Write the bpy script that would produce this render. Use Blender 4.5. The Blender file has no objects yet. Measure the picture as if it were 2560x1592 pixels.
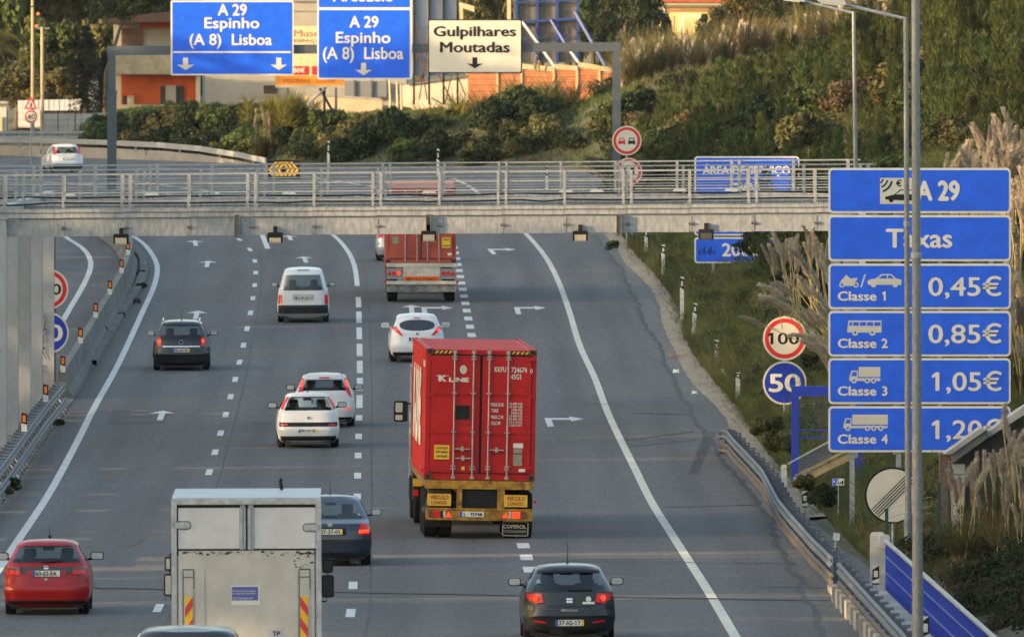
import bpy, bmesh, math, random
import numpy as np
from mathutils import Vector, Matrix
random.seed(11); rng = np.random.default_rng(5)
SC = bpy.context.scene
COL = SC.collection
# ------------------------------------------------------------------ camera, world, sun
F = 36000.0; H = 11.0; YH = 101.0; CX = 1280.0      # focal length in photograph pixels, eye height, horizon row
cam = bpy.data.cameras.new('camera'); co = bpy.data.objects.new('camera', cam); COL.objects.link(co)
co.location = (0, 0, H); co.rotation_euler = (math.radians(90) - math.atan((796 - YH) / F), 0, 0)
cam.sensor_width = 36; cam.lens = 36 * F / 2560; cam.clip_start = 1; cam.clip_end = 6000
cam.dof.use_dof = True; cam.dof.focus_distance = 345; cam.dof.aperture_fstop = 8
SC.camera = co
HAZE = .00002
SUN_EL, SUN_AZ = math.radians(11), math.radians(252)   # azimuth from +Y, clockwise: sun to the left, a little behind
sd = Vector((math.sin(SUN_AZ) * math.cos(SUN_EL), math.cos(SUN_AZ) * math.cos(SUN_EL), math.sin(SUN_EL)))
world = bpy.data.worlds.new('World'); SC.world = world; world.use_nodes = True
wn = world.node_tree; bg = wn.nodes['Background']
sky = wn.nodes.new('ShaderNodeTexSky'); sky.sky_type = 'NISHITA'; sky.sun_disc = False
sky.sun_elevation = SUN_EL; sky.sun_rotation = SUN_AZ; sky.dust_density = 3.0; sky.air_density = 1.0; sky.ozone_density = 1.0
wn.links.new(sky.outputs[0], bg.inputs[0]); bg.inputs[1].default_value = 0.15
sl = bpy.data.lights.new('sun', 'SUN'); so = bpy.data.objects.new('sun', sl); COL.objects.link(so)
sl.energy = 3.0; sl.angle = math.radians(0.6); sl.color = (1.0, 0.70, 0.42)
so.rotation_euler = (-sd).to_track_quat('-Z', 'Y').to_euler(); so.location = (-60, 200, 60)
vs = SC.view_settings
vs.view_transform = 'Standard'; vs.look = 'None'; vs.gamma = 1; vs.exposure = 1.95; vs.use_curve_mapping = False
vs.use_white_balance = True; vs.white_balance_temperature = 7250; vs.white_balance_tint = 8

# ------------------------------------------------------------------ geometry of the place
ZT = [(100, 0), (346, 0), (361, .10), (375, .20), (391, .33), (405, .47), (419, .63), (433, .80), (447, 1.0), (461, 1.235), (475, 1.48),
      (489, 1.75), (503, 1.995), (517, 2.21), (531, 2.43), (545, 2.64), (559, 2.88), (573, 3.09), (620, 3.55), (690, 3.85), (760, 4.05),
      (830, 4.2), (1000, 4.6), (1500, 5.5), (6000, 6)]
ZX = np.array([a for a, b in ZT], float); ZY = np.array([b for a, b in ZT], float)
def zrn(d):
    d = np.asarray(d, float)
    return (np.interp(d - 8, ZX, ZY) + np.interp(d - 3, ZX, ZY) + np.interp(d + 3, ZX, ZY) + np.interp(d + 8, ZX, ZY)) / 4
def zr(d): return float(zrn(d))
def gnd(px, py, h=0.0):
    """point of the road surface (h above it) seen at photograph pixel px, py"""
    lo, hi = 120.0, 2500.0
    for _ in range(50):
        m = (lo + hi) / 2
        if YH + F * (H - zr(m) - h) / m > py: lo = m
        else: hi = m
    return Vector(((px - CX) * lo / F, lo, zr(lo) + h))
def at(px, py, d): return Vector(((px - CX) * d / F, d, H - (py - YH) * d / F))

def pxs(lst, h=0.0): return [gnd(x, y, h) for x, y in lst]
REF = pxs([(881, 1527), (882, 1464), (893, 1239), (895, 1139), (900, 949), (898, 822), (896, 745), (890, 682), (884, 653), (866, 621), (845, 598), (821, 578)])
# second lane line; carried on round the left-hand bend
def extend(pts, n=14, step=15, k=0.00105):
    pts = list(pts); a, b = pts[-2], pts[-1]
    s = (b.x - a.x) / (b.y - a.y)
    for i in range(n):
        s -= k * step
        p = pts[-1]; ny = p.y + step
        pts.append(Vector((p.x + s * step, ny, zr(ny))))
    return pts
REF = extend(REF)
LEFT = pxs([(-160, 1665), (0, 1417), (153, 1180), (235, 1018), (291, 920), (356, 780), (385, 720), (396, 671), (393, 655), (381, 637), (360, 607), (325, 586)])
LEFT = extend(LEFT)
DL = extend(pxs([(399, 1520), (523, 1180), (537, 1131), (551, 1084), (564, 1037), (576, 992), (588, 949), (598, 907), (609, 863), (617, 822), (627, 782), (632, 746), (637, 713), (640, 682), (639, 653), (628, 624), (599, 598)]))
DR = pxs([(1430, 1700), (1325, 1436), (1322, 1409), (1312, 1380), (1306, 1356), (1180, 842), (1176, 820), (1170, 796), (1166, 773), (1162, 749), (1158, 729), (1154, 709), (1148, 676), (1120, 560)])
RIGHT = pxs([(1905, 1700), (1838, 1592), (1781, 1493), (1634, 1265), (1592, 1180), (1518, 1030), (1486, 939), (1449, 867), (1425, 783), (1394, 697), (1367, 645), (1338, 610), (1306, 576)])
RIGHT += [Vector((x, y, zr(y))) for y, x in ((640, -0.9), (700, -2.0), (740, -3.2))]
CRACK = pxs([(2010, 1500), (1920, 1297), (1893, 1262), (1839, 1187), (1798, 1137), (1764, 1084), (1730, 1034), (1701, 986), (1677, 928), (1642, 873), (1605, 780), (1566, 697), (1529, 639), (1470, 576)])
OTHER = pxs([(-60, 1130), (60, 955), (110, 880), (161, 796), (169, 780), (196, 737), (222, 687), (230, 660), (225, 639), (201, 613), (143, 586)])
EDGE = pxs([(1888, 1111), (1849, 1045), (1804, 992), (1735, 907), (1703, 849), (1687, 772), (1637, 697), (1584, 645), (1531, 576)])
FOOT = [(10.3, 120), (9.3, 200), (8.2, 240), (7.75, 286), (7.4, 300), (6.95, 344)] + [(p.x, p.y) for p in EDGE] + \
       [(4.4, 650), (4.6, 740), (3.4, 776), (1.5, 780), (-5, 785), (-10, 791), (-13.4, 796.5), (-17.3, 811.5), (-22.7, 827.5), (-30, 849), (-45, 880), (-100, 960)]
FY = np.array([b for a, b in FOOT], float); FX = np.array([a for a, b in FOOT], float)
def footx(Y): return np.interp(Y, FY, FX)
FP = np.array(FOOT, float)
def udist(X, Y):
    """distance outside the foot of the bank (negative on the carriageway side)"""
    X = np.asarray(X, float); Y = np.asarray(Y, float)
    best = np.full(X.shape, 1e9)
    for i in range(len(FP) - 1):
        a, b = FP[i], FP[i + 1]; ab = b - a; L2 = (ab ** 2).sum()
        t = np.clip(((X - a[0]) * ab[0] + (Y - a[1]) * ab[1]) / L2, 0, 1)
        dd = np.hypot(X - a[0] - t * ab[0], Y - a[1] - t * ab[1]); best = np.minimum(best, dd)
    side = np.where(X > footx(Y), 1.0, -1.0)
    return best * side
def terr(X, Y):
    X = np.asarray(X, float); Y = np.asarray(Y, float)
    u = udist(X, Y); z0 = zrn(Y)
    zp = np.interp(X, [-60, -27, -22, -8, 3, 7, 26, 60, 120], [5.3, 5.3, 6.8, 6.7, 6.8, 8.5, 11.7, 13.5, 15])
    zp = zp + np.clip((Y - 850) * 0.004, 0, 1.5)
    up = np.clip(u, 0, None)
    rise = 0.5 * up - 0.35 * (1 - np.exp(-up / 0.9)) * 0.8 + 0.02 * up
    h = z0 + np.clip(rise, 0, None)
    h = -np.log(np.exp(-2.2 * h) + np.exp(-2.2 * zp)) / 2.2
    wob = 0.16 * np.sin(X * .9 + Y * .21) * np.sin(Y * .13 - X * .4) + 0.1 * np.sin(X * 2.3 + 1) * np.sin(Y * .5)
    h = np.where(u > 0, h + wob * np.clip(up / 2, 0, 1), z0 - 0.05)
    # left of the carriageways: a bank outside the picture
    ul = np.clip(-30 - 0.0 * Y - X, 0, 60)
    h = np.where((Y < 800) & (X < -30), z0 - .05 + np.clip(ul * .3, 0, 4), h)
    return h
def tz(x, y): return float(terr(np.array([x]), np.array([y]))[0])
def onhill(px, d, dz=0.0):
    x = (px - CX) * d / F
    return Vector((x, d, tz(x, d) + dz))

# ------------------------------------------------------------------ helpers
MATS = {}
def M(name, col, rough=.6, metal=0.0, var=0.0, scale=3.0, var2=None, bump=0.0, bscale=30.0, coat=0.0, spec=.5, stretch=None, trans=0.0, emit=0.0, rnd=0.0):
    """procedural material: base colour varied by noise; var2 = second colour; rnd = variation from object to object"""
    if name in MATS: return MATS[name]
    m = bpy.data.materials.new(name); m.use_nodes = True; nt = m.node_tree; n = nt.nodes; l = nt.links
    b = n['Principled BSDF']; b.inputs['Roughness'].default_value = rough; b.inputs['Metallic'].default_value = metal
    b.inputs['Specular IOR Level'].default_value = spec; b.inputs['Coat Weight'].default_value = coat; b.inputs['Coat Roughness'].default_value = .06
    col4 = (*col, 1); spec = spec * .5; b.inputs['Base Color'].default_value = col4; last = None
    if var or var2 or bump or stretch:
        tc = n.new('ShaderNodeTexCoord'); mp = n.new('ShaderNodeMapping'); l.new(tc.outputs['Object'], mp.inputs[0])
        if stretch: mp.inputs['Scale'].default_value = stretch
    if var or var2:
        t = n.new('ShaderNodeTexNoise'); t.inputs['Scale'].default_value = scale; t.inputs['Detail'].default_value = 5; t.inputs['Roughness'].default_value = .65
        l.new(mp.outputs[0], t.inputs[0])
        r = n.new('ShaderNodeValToRGB'); l.new(t.outputs[0], r.inputs[0])
        c1 = var2 if var2 else tuple(min(1, c * (1 - var)) for c in col); c2 = col if var2 else tuple(min(1, c * (1 + var)) for c in col)
        r.color_ramp.elements[0].position = .36; r.color_ramp.elements[1].position = .64
        r.color_ramp.elements[0].color = (*c1, 1); r.color_ramp.elements[1].color = (*c2, 1); last = r.outputs[0]
    if rnd:
        oi = n.new('ShaderNodeObjectInfo'); hs = n.new('ShaderNodeHueSaturation')
        mr = n.new('ShaderNodeMapRange'); mr.inputs[3].default_value = 1 - rnd; mr.inputs[4].default_value = 1 + rnd
        l.new(oi.outputs['Random'], mr.inputs[0]); l.new(mr.outputs[0], hs.inputs['Value'])
        mh = n.new('ShaderNodeMapRange'); mh.inputs[3].default_value = .5 - rnd * .07; mh.inputs[4].default_value = .5 + rnd * .05
        l.new(oi.outputs['Random'], mh.inputs[0]); l.new(mh.outputs[0], hs.inputs['Hue'])
        if last: l.new(last, hs.inputs['Color'])
        else: hs.inputs['Color'].default_value = col4
        last = hs.outputs[0]
    if last: l.new(last, b.inputs['Base Color'])
    if bump:
        t2 = n.new('ShaderNodeTexNoise'); t2.inputs['Scale'].default_value = bscale; t2.inputs['Detail'].default_value = 4; l.new(mp.outputs[0], t2.inputs[0])
        bp = n.new('ShaderNodeBump'); bp.inputs['Strength'].default_value = bump; bp.inputs['Distance'].default_value = .05
        l.new(t2.outputs[0], bp.inputs['Height']); l.new(bp.outputs[0], b.inputs['Normal'])
    if trans:
        tr = n.new('ShaderNodeBsdfTranslucent'); mx = n.new('ShaderNodeMixShader'); mx.inputs[0].default_value = trans
        if last: l.new(last, tr.inputs[0])
        else: tr.inputs[0].default_value = col4
        l.new(b.outputs[0], mx.inputs[1]); l.new(tr.outputs[0], mx.inputs[2]); l.new(mx.outputs[0], n['Material Output'].inputs[0])
    if emit:
        b.inputs['Emission Color'].default_value = col4; b.inputs['Emission Strength'].default_value = emit
    MATS[name] = m
    return m
def glassmat(name='car_glass', tint=(.42, .5, .5), gl=.22):
    if name in MATS: return MATS[name]
    m = bpy.data.materials.new(name); m.use_nodes = True; n = m.node_tree.nodes; l = m.node_tree.links; n.remove(n['Principled BSDF'])
    t = n.new('ShaderNodeBsdfTransparent'); t.inputs[0].default_value = (*tint, 1); g = n.new('ShaderNodeBsdfGlossy'); g.inputs['Roughness'].default_value = .04
    g.inputs[0].default_value = (.85, .9, .95, 1)
    lw = n.new('ShaderNodeLayerWeight'); lw.inputs[0].default_value = .5
    pw = n.new('ShaderNodeMath'); pw.operation = 'POWER'; l.new(lw.outputs['Facing'], pw.inputs[0]); pw.inputs[1].default_value = 2.5
    ml = n.new('ShaderNodeMath'); ml.operation = 'MULTIPLY_ADD'; l.new(pw.outputs[0], ml.inputs[0]); ml.inputs[1].default_value = .35; ml.inputs[2].default_value = .05
    x = n.new('ShaderNodeMixShader'); l.new(ml.outputs[0], x.inputs[0]); l.new(t.outputs[0], x.inputs[1]); l.new(g.outputs[0], x.inputs[2]); l.new(x.outputs[0], n['Material Output'].inputs[0])
    MATS[name] = m; return m

class MB:
    def __init__(s): s.v = []; s.f = []; s.m = []
    def add(s, vs, fs, mi=0):
        o = len(s.v); s.v += [tuple(p) for p in vs]; s.f += [tuple(i + o for i in f) for f in fs]; s.m += [mi] * len(fs); return s
    def box(s, x0, x1, y0, y1, z0, z1, mi=0):
        return s.add([(x0, y0, z0), (x1, y0, z0), (x1, y1, z0), (x0, y1, z0), (x0, y0, z1), (x1, y0, z1), (x1, y1, z1), (x0, y1, z1)],
                     [(0, 3, 2, 1), (4, 5, 6, 7), (0, 1, 5, 4), (1, 2, 6, 5), (2, 3, 7, 6), (3, 0, 4, 7)], mi)
    def bar(s, a, b, w, h=None, mi=0):
        """square bar between two points"""
        h = h or w; a = Vector(a); b = Vector(b); d = (b - a).normalized()
        up = Vector((0, 0, 1)) if abs(d.z) < .95 else Vector((0, 1, 0))
        x = d.cross(up).normalized() * w / 2; y = x.cross(d).normalized() * h / 2
        vs = [p + q for p in (a, b) for q in (-x - y, x - y, x + y, -x + y)]
        return s.add(vs, [(0, 1, 2, 3), (7, 6, 5, 4), (0, 4, 5, 1), (1, 5, 6, 2), (2, 6, 7, 3), (3, 7, 4, 0)], mi)
    def tube(s, pts, r, n=8, mi=0, r1=None):
        pts = [Vector(p) for p in pts]; rings = []; N = len(pts); vs = []
        for i, p in enumerate(pts):
            d = (pts[min(i + 1, N - 1)] - pts[max(i - 1, 0)]).normalized()
            up = Vector((0, 0, 1)) if abs(d.z) < .95 else Vector((0, 1, 0))
            x = d.cross(up).normalized(); y = x.cross(d).normalized()
            rr = r if r1 is None else r + (r1 - r) * i / (N - 1)
            vs += [p + (x * math.cos(2 * math.pi * k / n) + y * math.sin(2 * math.pi * k / n)) * rr for k in range(n)]
        fs = [(i * n + k, i * n + (k + 1) % n, (i + 1) * n + (k + 1) % n, (i + 1) * n + k) for i in range(N - 1) for k in range(n)]
        fs += [tuple(range(n)), tuple(range(N * n - 1, N * n - n - 1, -1))]
        return s.add(vs, fs, mi)
    def prism(s, pts, y0, y1, mi=0):
        """outline in x,z extruded from y0 to y1"""
        n = len(pts); vs = [(x, y0, z) for x, z in pts] + [(x, y1, z) for x, z in pts]
        fs = [tuple(range(n)), tuple(range(2 * n - 1, n - 1, -1))] + [(i, i + n, (i + 1) % n + n, (i + 1) % n) for i in range(n)]
        return s.add(vs, fs, mi)
    def lathex(s, prof, c, n=20, mi=0):
        """profile (x, r) turned about the x axis through c"""
        vs = [(c[0] + x, c[1] + r * math.cos(2 * math.pi * k / n), c[2] + r * math.sin(2 * math.pi * k / n)) for x, r in prof for k in range(n)]
        N = len(prof); fs = [(i * n + k, i * n + (k + 1) % n, (i + 1) * n + (k + 1) % n, (i + 1) * n + k) for i in range(N - 1) for k in range(n)]
        fs += [tuple(range(n)), tuple(range(N * n - 1, N * n - n - 1, -1))]
        return s.add(vs, fs, mi)
    def build(s, name, mats, parent=None, smooth=False, ang=35):
        me = bpy.data.meshes.new(name); me.from_pydata(s.v, [], s.f)
        if not isinstance(mats, (list, tuple)): mats = [mats]
        for m in mats: me.materials.append(m)
        if len(mats) > 1: me.polygons.foreach_set('material_index', s.m)
        bm = bmesh.new(); bm.from_mesh(me); bmesh.ops.recalc_face_normals(bm, faces=bm.faces); bm.to_mesh(me); bm.free()
        if smooth:
            me.polygons.foreach_set('use_smooth', [True] * len(me.polygons)); me.set_sharp_from_angle(angle=math.radians(ang))
        o = bpy.data.objects.new(name, me); COL.objects.link(o); o.parent = parent
        return o
def npmesh(name, V, Fq, mat, parent=None, k=4):
    """mesh from numpy arrays of vertices and k-sided faces"""
    me = bpy.data.meshes.new(name); nv = len(V); nf = len(Fq)
    me.vertices.add(nv); me.vertices.foreach_set('co', np.asarray(V, np.float32).ravel())
    me.loops.add(nf * k); me.loops.foreach_set('vertex_index', np.asarray(Fq, np.int32).ravel())
    me.polygons.add(nf); me.polygons.foreach_set('loop_start', np.arange(0, nf * k, k, dtype=np.int32)); me.polygons.foreach_set('loop_total', np.full(nf, k, np.int32))
    me.materials.append(mat); me.update(calc_edges=True); me.validate()
    if parent == 'mesh': return me
    o = bpy.data.objects.new(name, me); COL.objects.link(o); o.parent = parent
    return o
def tag(o, label=None, cat=None, group=None, kind=None):
    if label: o['label'] = label
    if cat: o['category'] = cat
    if group: o['group'] = group
    if kind: o['kind'] = kind
    return o
def thing(name, label, cat, loc=(0, 0, 0), rotz=0.0, group=None, roll=0.0):
    o = bpy.data.objects.new(name, None); COL.objects.link(o); o.location = loc; o.rotation_euler = (0, roll, rotz); o.empty_display_size = .3
    return tag(o, label, cat, group)
def copy_of(src, name, parent):
    o = src.copy(); o.name = name; COL.objects.link(o); o.parent = parent; return o
def copy_tree(o, parent=None):
    c = o.copy(); COL.objects.link(c); c.parent = parent
    for ch in list(o.children): copy_tree(ch, c)
    return c
_capH = None
def text(s, parent, mat, x, z, cap, y=0.0, width=None, bold=0.0, align='CENTER', name='lettering', depth=.004, shear=0.0, space=1.0, rot=0.0, back=False):
    """flat lettering facing -y; z = baseline, cap = height of a capital"""
    global _capH
    def mk(t, b):
        cu = bpy.data.curves.new('t', 'FONT'); cu.body = t; cu.size = 1; cu.offset = b; cu.extrude = 0; cu.shear = shear; cu.space_character = space; cu.resolution_u = 3
        ob = bpy.data.objects.new('t', cu); COL.objects.link(ob); dg = bpy.context.evaluated_depsgraph_get(); dg.update()
        me = bpy.data.meshes.new_from_object(ob.evaluated_get(dg)); COL.objects.unlink(ob); bpy.data.objects.remove(ob); bpy.data.curves.remove(cu); return me
    if _capH is None:
        me = mk('H', 0); _capH = max(v.co.y for v in me.vertices)
    me = mk(s, 0); n = len(me.vertices)
    if n == 0: return None
    a = np.zeros(n * 3); me.vertices.foreach_get('co', a); a = a.reshape(-1, 3); k = cap / _capH
    x0, x1 = a[:, 0].min(), a[:, 0].max(); w = (x1 - x0) * k; sx = k if width is None else k * width / w; w = (x1 - x0) * sx
    off = {'CENTER': -w / 2, 'LEFT': 0, 'RIGHT': -w}[align]
    flags = []
    if '1' in s:      # the built-in face draws 1 as a bare bar: give it its flag
        bm = bmesh.new(); bm.from_mesh(me); seen = set(); isl = []
        for v in bm.verts:
            if v.index in seen: continue
            st = [v]; seen.add(v.index); grp = []
            while st:
                q = st.pop(); grp.append(q)
                for e in q.link_edges:
                    o_ = e.other_vert(q)
                    if o_.index not in seen: seen.add(o_.index); st.append(o_)
            xs = [q.co.x for q in grp]; ys = [q.co.y for q in grp]
            if len(grp) <= 8 and max(ys) - min(ys) > .9 * _capH and max(xs) - min(xs) < .3 * _capH: isl.append((min(xs), max(xs)))
        bm.free(); isl.sort(); names = [c_ for c_ in s if c_ in 'Il1|']
        if len(isl) == len(names): flags = [q for q, c_ in zip(isl, names) if c_ == '1']
    X = (a[:, 0] - x0) * sx + off; Z = a[:, 1] * k
    cr, sr = math.cos(rot), math.sin(rot); X, Z = X * cr - Z * sr, X * sr + Z * cr
    out = np.stack([X + x, np.full(n, y), Z + z], 1); me.vertices.foreach_set('co', out.ravel()); me.update()
    me.materials.clear(); me.materials.append(mat); me.name = name
    bm = bmesh.new(); bm.from_mesh(me)
    for fa, fb in flags:
        q = [(fa + .02, _capH), (fa - .17 * _capH, .86 * _capH), (fa - .17 * _capH, .72 * _capH), (fa + .02, .80 * _capH)]
        bm.faces.new([bm.verts.new(((u - x0) * sx + off + x, y + depth * .3, v_ * k + z)) for u, v_ in q])
    if bold > 0:   # a heavier stroke: the outline repeated a hair to each side and up and down, each copy a little behind
        base = bm.faces[:]
        for q, (ux, uz) in enumerate(((1, 0), (-1, 0), (0, .8), (0, -.8))):
            g = bmesh.ops.duplicate(bm, geom=base)['geom']; bmesh.ops.translate(bm, verts=[v for v in g if isinstance(v, bmesh.types.BMVert)], vec=(ux * bold * sx * 1.3, depth * .06 * (q + 1), uz * bold * k * 1.3))
    r = bmesh.ops.extrude_face_region(bm, geom=bm.faces[:]); bmesh.ops.translate(bm, verts=[g for g in r['geom'] if isinstance(g, bmesh.types.BMVert)], vec=(0, -depth, 0))
    bmesh.ops.recalc_face_normals(bm, faces=bm.faces); bm.to_mesh(me); bm.free()
    o = bpy.data.objects.new(name, me); COL.objects.link(o); o.parent = parent; return o
def rrect(x0, x1, z0, z1, r, n=5):
    out = []
    for cx, cz, a0 in ((x1 - r, z0 + r, -90), (x1 - r, z1 - r, 0), (x0 + r, z1 - r, 90), (x0 + r, z0 + r, 180)):
        out += [(cx + r * math.cos(math.radians(a0 + 90 * i / n)), cz + r * math.sin(math.radians(a0 + 90 * i / n))) for i in range(n + 1)]
    return out
def disc(cx, cz, r, n=40): return [(cx + r * math.cos(2 * math.pi * i / n), cz + r * math.sin(2 * math.pi * i / n)) for i in range(n)]

# ------------------------------------------------------------------ materials used in several places
galv = M('galvanised_steel', (.31, .325, .335), .5, .35, var=.22, scale=14, bump=.15, bscale=40)
galv_pole = M('galvanised_pole', (.20, .205, .20), .65, .1, var=.22, scale=30, stretch=(1, 1, .3))
steelgrey = M('grey_painted_steel', (.075, .092, .11), .5, .2, var=.08, scale=6)
concrete = M('concrete', (.34, .33, .31), .9, 0, var=.28, scale=1.4, bump=.3, bscale=12)
conc_dark = M('weathered_concrete', (.20, .195, .18), .95, 0, var2=(.10, .10, .09), scale=1.0, bump=.4, bscale=10)
signblue = M('sign_blue', (.003, .112, .80), .35, 0, var=.10, scale=2, spec=.5)
signblue_d = M('sign_blue_dark', (.003, .035, .40), .4, 0, var=.08, scale=2)
signwhite = M('sign_white', (.72, .69, .61), .45, 0, var=.04, scale=4)
signcream = M('sign_cream', (.60, .57, .48), .5, 0, var=.05, scale=2)
signred = M('sign_red', (.58, .018, .02), .4, 0, var=.06, scale=4)
black = M('black_paint', (.008, .008, .010), .6, spec=.3)
rubber = M('tyre_rubber', (.012, .012, .014), .95, 0, var=.3, scale=20, spec=.15)
darkplastic = M('dark_plastic', (.014, .015, .018), .6, 0, var=.15, scale=6, spec=.3)
white_paint = M('road_paint_white', (.56, .55, .52), .7, 0, var=.22, scale=3.5)
cream_paint = M('road_paint_cream', (.54, .52, .43), .7, 0, var=.2, scale=3)
# ------------------------------------------------------------------ terrain, roads
def asphalt_mat(name, base, dark=.0):
    m = bpy.data.materials.new(name); m.use_nodes = True; n = m.node_tree.nodes; l = m.node_tree.links; b = n['Principled BSDF']
    b.inputs['Roughness'].default_value = .82; b.inputs['Specular IOR Level'].default_value = .35
    tc = n.new('ShaderNodeTexCoord')
    def noise(scale, det, sc3=(1, 1, 1)):
        mp = n.new('ShaderNodeMapping'); mp.inputs['Scale'].default_value = sc3; l.new(tc.outputs['Object'], mp.inputs[0])
        t = n.new('ShaderNodeTexNoise'); t.inputs['Scale'].default_value = scale; t.inputs['Detail'].default_value = det; l.new(mp.outputs[0], t.inputs[0]); return t.outputs[0]
    def mr(src, a, c, lo, hi):
        r = n.new('ShaderNodeMapRange'); r.inputs[1].default_value = a; r.inputs[2].default_value = c; r.inputs[3].default_value = lo; r.inputs[4].default_value = hi; l.new(src, r.inputs[0]); return r.outputs[0]
    def mul(a, c):
        x = n.new('ShaderNodeMath'); x.operation = 'MULTIPLY'; l.new(a, x.inputs[0]); l.new(c, x.inputs[1]); return x.outputs[0]
    fine = mr(noise(9, 3, (1, .12, 1)), .3, .7, .82, 1.18)       # coarse chippings
    grain = mr(noise(26, 2, (1, .25, 1)), .25, .75, .86, 1.14)
    patch = mr(noise(.12, 4, (1, .25, 1)), .3, .7, .84, 1.12)
    streak = mr(noise(1.1, 3, (1, .012, 1)), .3, .7, .80, 1.12)   # wheel tracks along the road
    cross = mr(noise(.5, 3, (.06, 1.6, 1)), .58, .72, 1.0, .90)  # faint lines across it
    v = mul(mul(mul(fine, grain), mul(patch, streak)), cross)
    at_ = n.new('ShaderNodeAttribute'); at_.attribute_name = 'lateral'          # metres from the lane line: two worn wheel tracks in every lane
    m1 = n.new('ShaderNodeMath'); m1.operation = 'MULTIPLY'; m1.inputs[1].default_value = math.pi / 1.825; l.new(at_.outputs['Fac'], m1.inputs[0])
    m2 = n.new('ShaderNodeMath'); m2.operation = 'SINE'; l.new(m1.outputs[0], m2.inputs[0]); m3 = n.new('ShaderNodeMath'); m3.operation = 'POWER'; l.new(mul(m2.outputs[0], m2.outputs[0]), m3.inputs[0]); m3.inputs[1].default_value = 2
    tr_ = mul(m3.outputs[0], mr(noise(.05, 2, (1, .3, 1)), .3, .7, .5, 1.0)); v = mul(v, mr(tr_, 0, 1, 1.06, .86))
    rgb = n.new('ShaderNodeMix'); rgb.data_type = 'RGBA'; rgb.blend_type = 'MULTIPLY'; rgb.inputs[0].default_value = 1
    rgb.inputs[6].default_value = (*base, 1); l.new(v, rgb.inputs[7]); l.new(rgb.outputs[2], b.inputs['Base Color'])
    bp = n.new('ShaderNodeBump'); bp.inputs['Strength'].default_value = .25; bp.inputs['Distance'].default_value = .02
    l.new(noise(22, 3), bp.inputs['Height']); l.new(bp.outputs[0], b.inputs['Normal'])
    return m
asphalt = asphalt_mat('asphalt', (.098, .094, .093))
shoulder_mat = asphalt_mat('worn_shoulder_surface', (.118, .113, .106))
soil = M('hillside_soil', (.085, .075, .045), .95, 0, var2=(.035, .045, .018), scale=.7, bump=.5, bscale=3)
gx = np.concatenate([np.linspace(-150, -40, 14)[:-1], np.linspace(-40, 34, 90), np.linspace(34, 150, 14)[1:]])
gy = np.concatenate([np.linspace(110, 260, 24)[:-1], np.linspace(260, 640, 170), np.linspace(640, 900, 130)[1:], np.linspace(900, 1500, 24)[1:]])
GX, GY = np.meshgrid(gx, gy); GZ = terr(GX, GY)
nx, ny = len(gx), len(gy); idx = np.arange(nx * ny).reshape(ny, nx)
quads = np.stack([idx[:-1, :-1], idx[:-1, 1:], idx[1:, 1:], idx[1:, :-1]], -1).reshape(-1, 4)
ter = npmesh('ground', np.stack([GX, GY, GZ], -1).reshape(-1, 3), quads, soil); tag(ter, 'earth verge and hillside beside the motorway', kind='structure')
ter.data.polygons.foreach_set('use_smooth', [True] * len(ter.data.polygons))
big = MB().add([(-900, -100, -4), (900, -100, -4), (900, 2300, -2), (-900, 2300, -2)], [(0, 1, 2, 3)]).build('far_ground', soil)
tag(big, kind='structure')

def xat(pts, y):
    ys = [p.y for p in pts]; xs = [p.x for p in pts]
    return float(np.interp(y, ys, xs))
def dsort(p): return sorted(p, key=lambda q: q.y)
REF, LEFT, DL, DR, RIGHT, CRACK, OTHER, EDGE = map(dsort, (REF, LEFT, DL, DR, RIGHT, CRACK, OTHER, EDGE))
def strip(name, fl, fr, y0, y1, step, dz, mat, cols=1):
    mb = MB(); ys = np.arange(y0, y1 + .01, step); V = []; Fc = []
    for y in ys:
        a, b = fl(y), fr(y)
        for c in range(cols + 1): V.append((a + (b - a) * c / cols, y, zr(y) + dz))
    for i in range(len(ys) - 1):
        for c in range(cols): k = i * (cols + 1) + c; Fc.append((k, k + 1, k + cols + 2, k + cols + 1))
    mb.add(V, Fc); o = mb.build(name, mat); a_ = o.data.attributes.new('lateral', 'FLOAT', 'POINT')
    a_.data.foreach_set('value', [p_[0] - xat(REF, min(p_[1], 560)) if cols > 1 else 0.0 for p_ in V]); return tag(o, kind='structure')
crackx = lambda y: (xat(CRACK, y) if y < 585 else xat(CRACK, 585) + (footx(y) - .6 - xat(CRACK, 585)) * min(1, (y - 585) / 60)) + 0.0
leftx = lambda y: -12.95 if y < 600 else -12.95 - min(1, (y - 600) / 60) * 60
BT = [(156, 920), (200, 850), (239, 785), (275, 725), (304, 675), (320, 630), (327, 600), (312, 575)]
BPB = dsort(pxs(BT, .9)); BPB = [Vector((p.x, p.y, 0)) for p in BPB]; BPB = extend(BPB, 10, 12, .0011)
leftx = lambda y: (-12.95 if y < 410 else xat(BPB, y) + .35) if y < 640 else xat(BPB, 640) - min(1, (y - 640) / 60) * 60
strip('road', leftx, lambda y: crackx(y) if y < 775 else footx(y) - .3, 120, 876, 4, 0, asphalt, 8)
strip('shoulder', crackx, lambda y: float(footx(y)) + .05, 120, 774, 3, .004, shoulder_mat)
strip('opposite_road', lambda y: -28.5, lambda y: -14.3 if y < 410 else xat(BPB, y) - .35, 120, 660, 5, -.002, asphalt)
strip('median', lambda y: -14.3 if y < 410 else xat(BPB, y) - .36, lambda y: -12.95 if y < 410 else xat(BPB, y) + .36, 120, 640, 5, .03, conc_dark)

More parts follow.
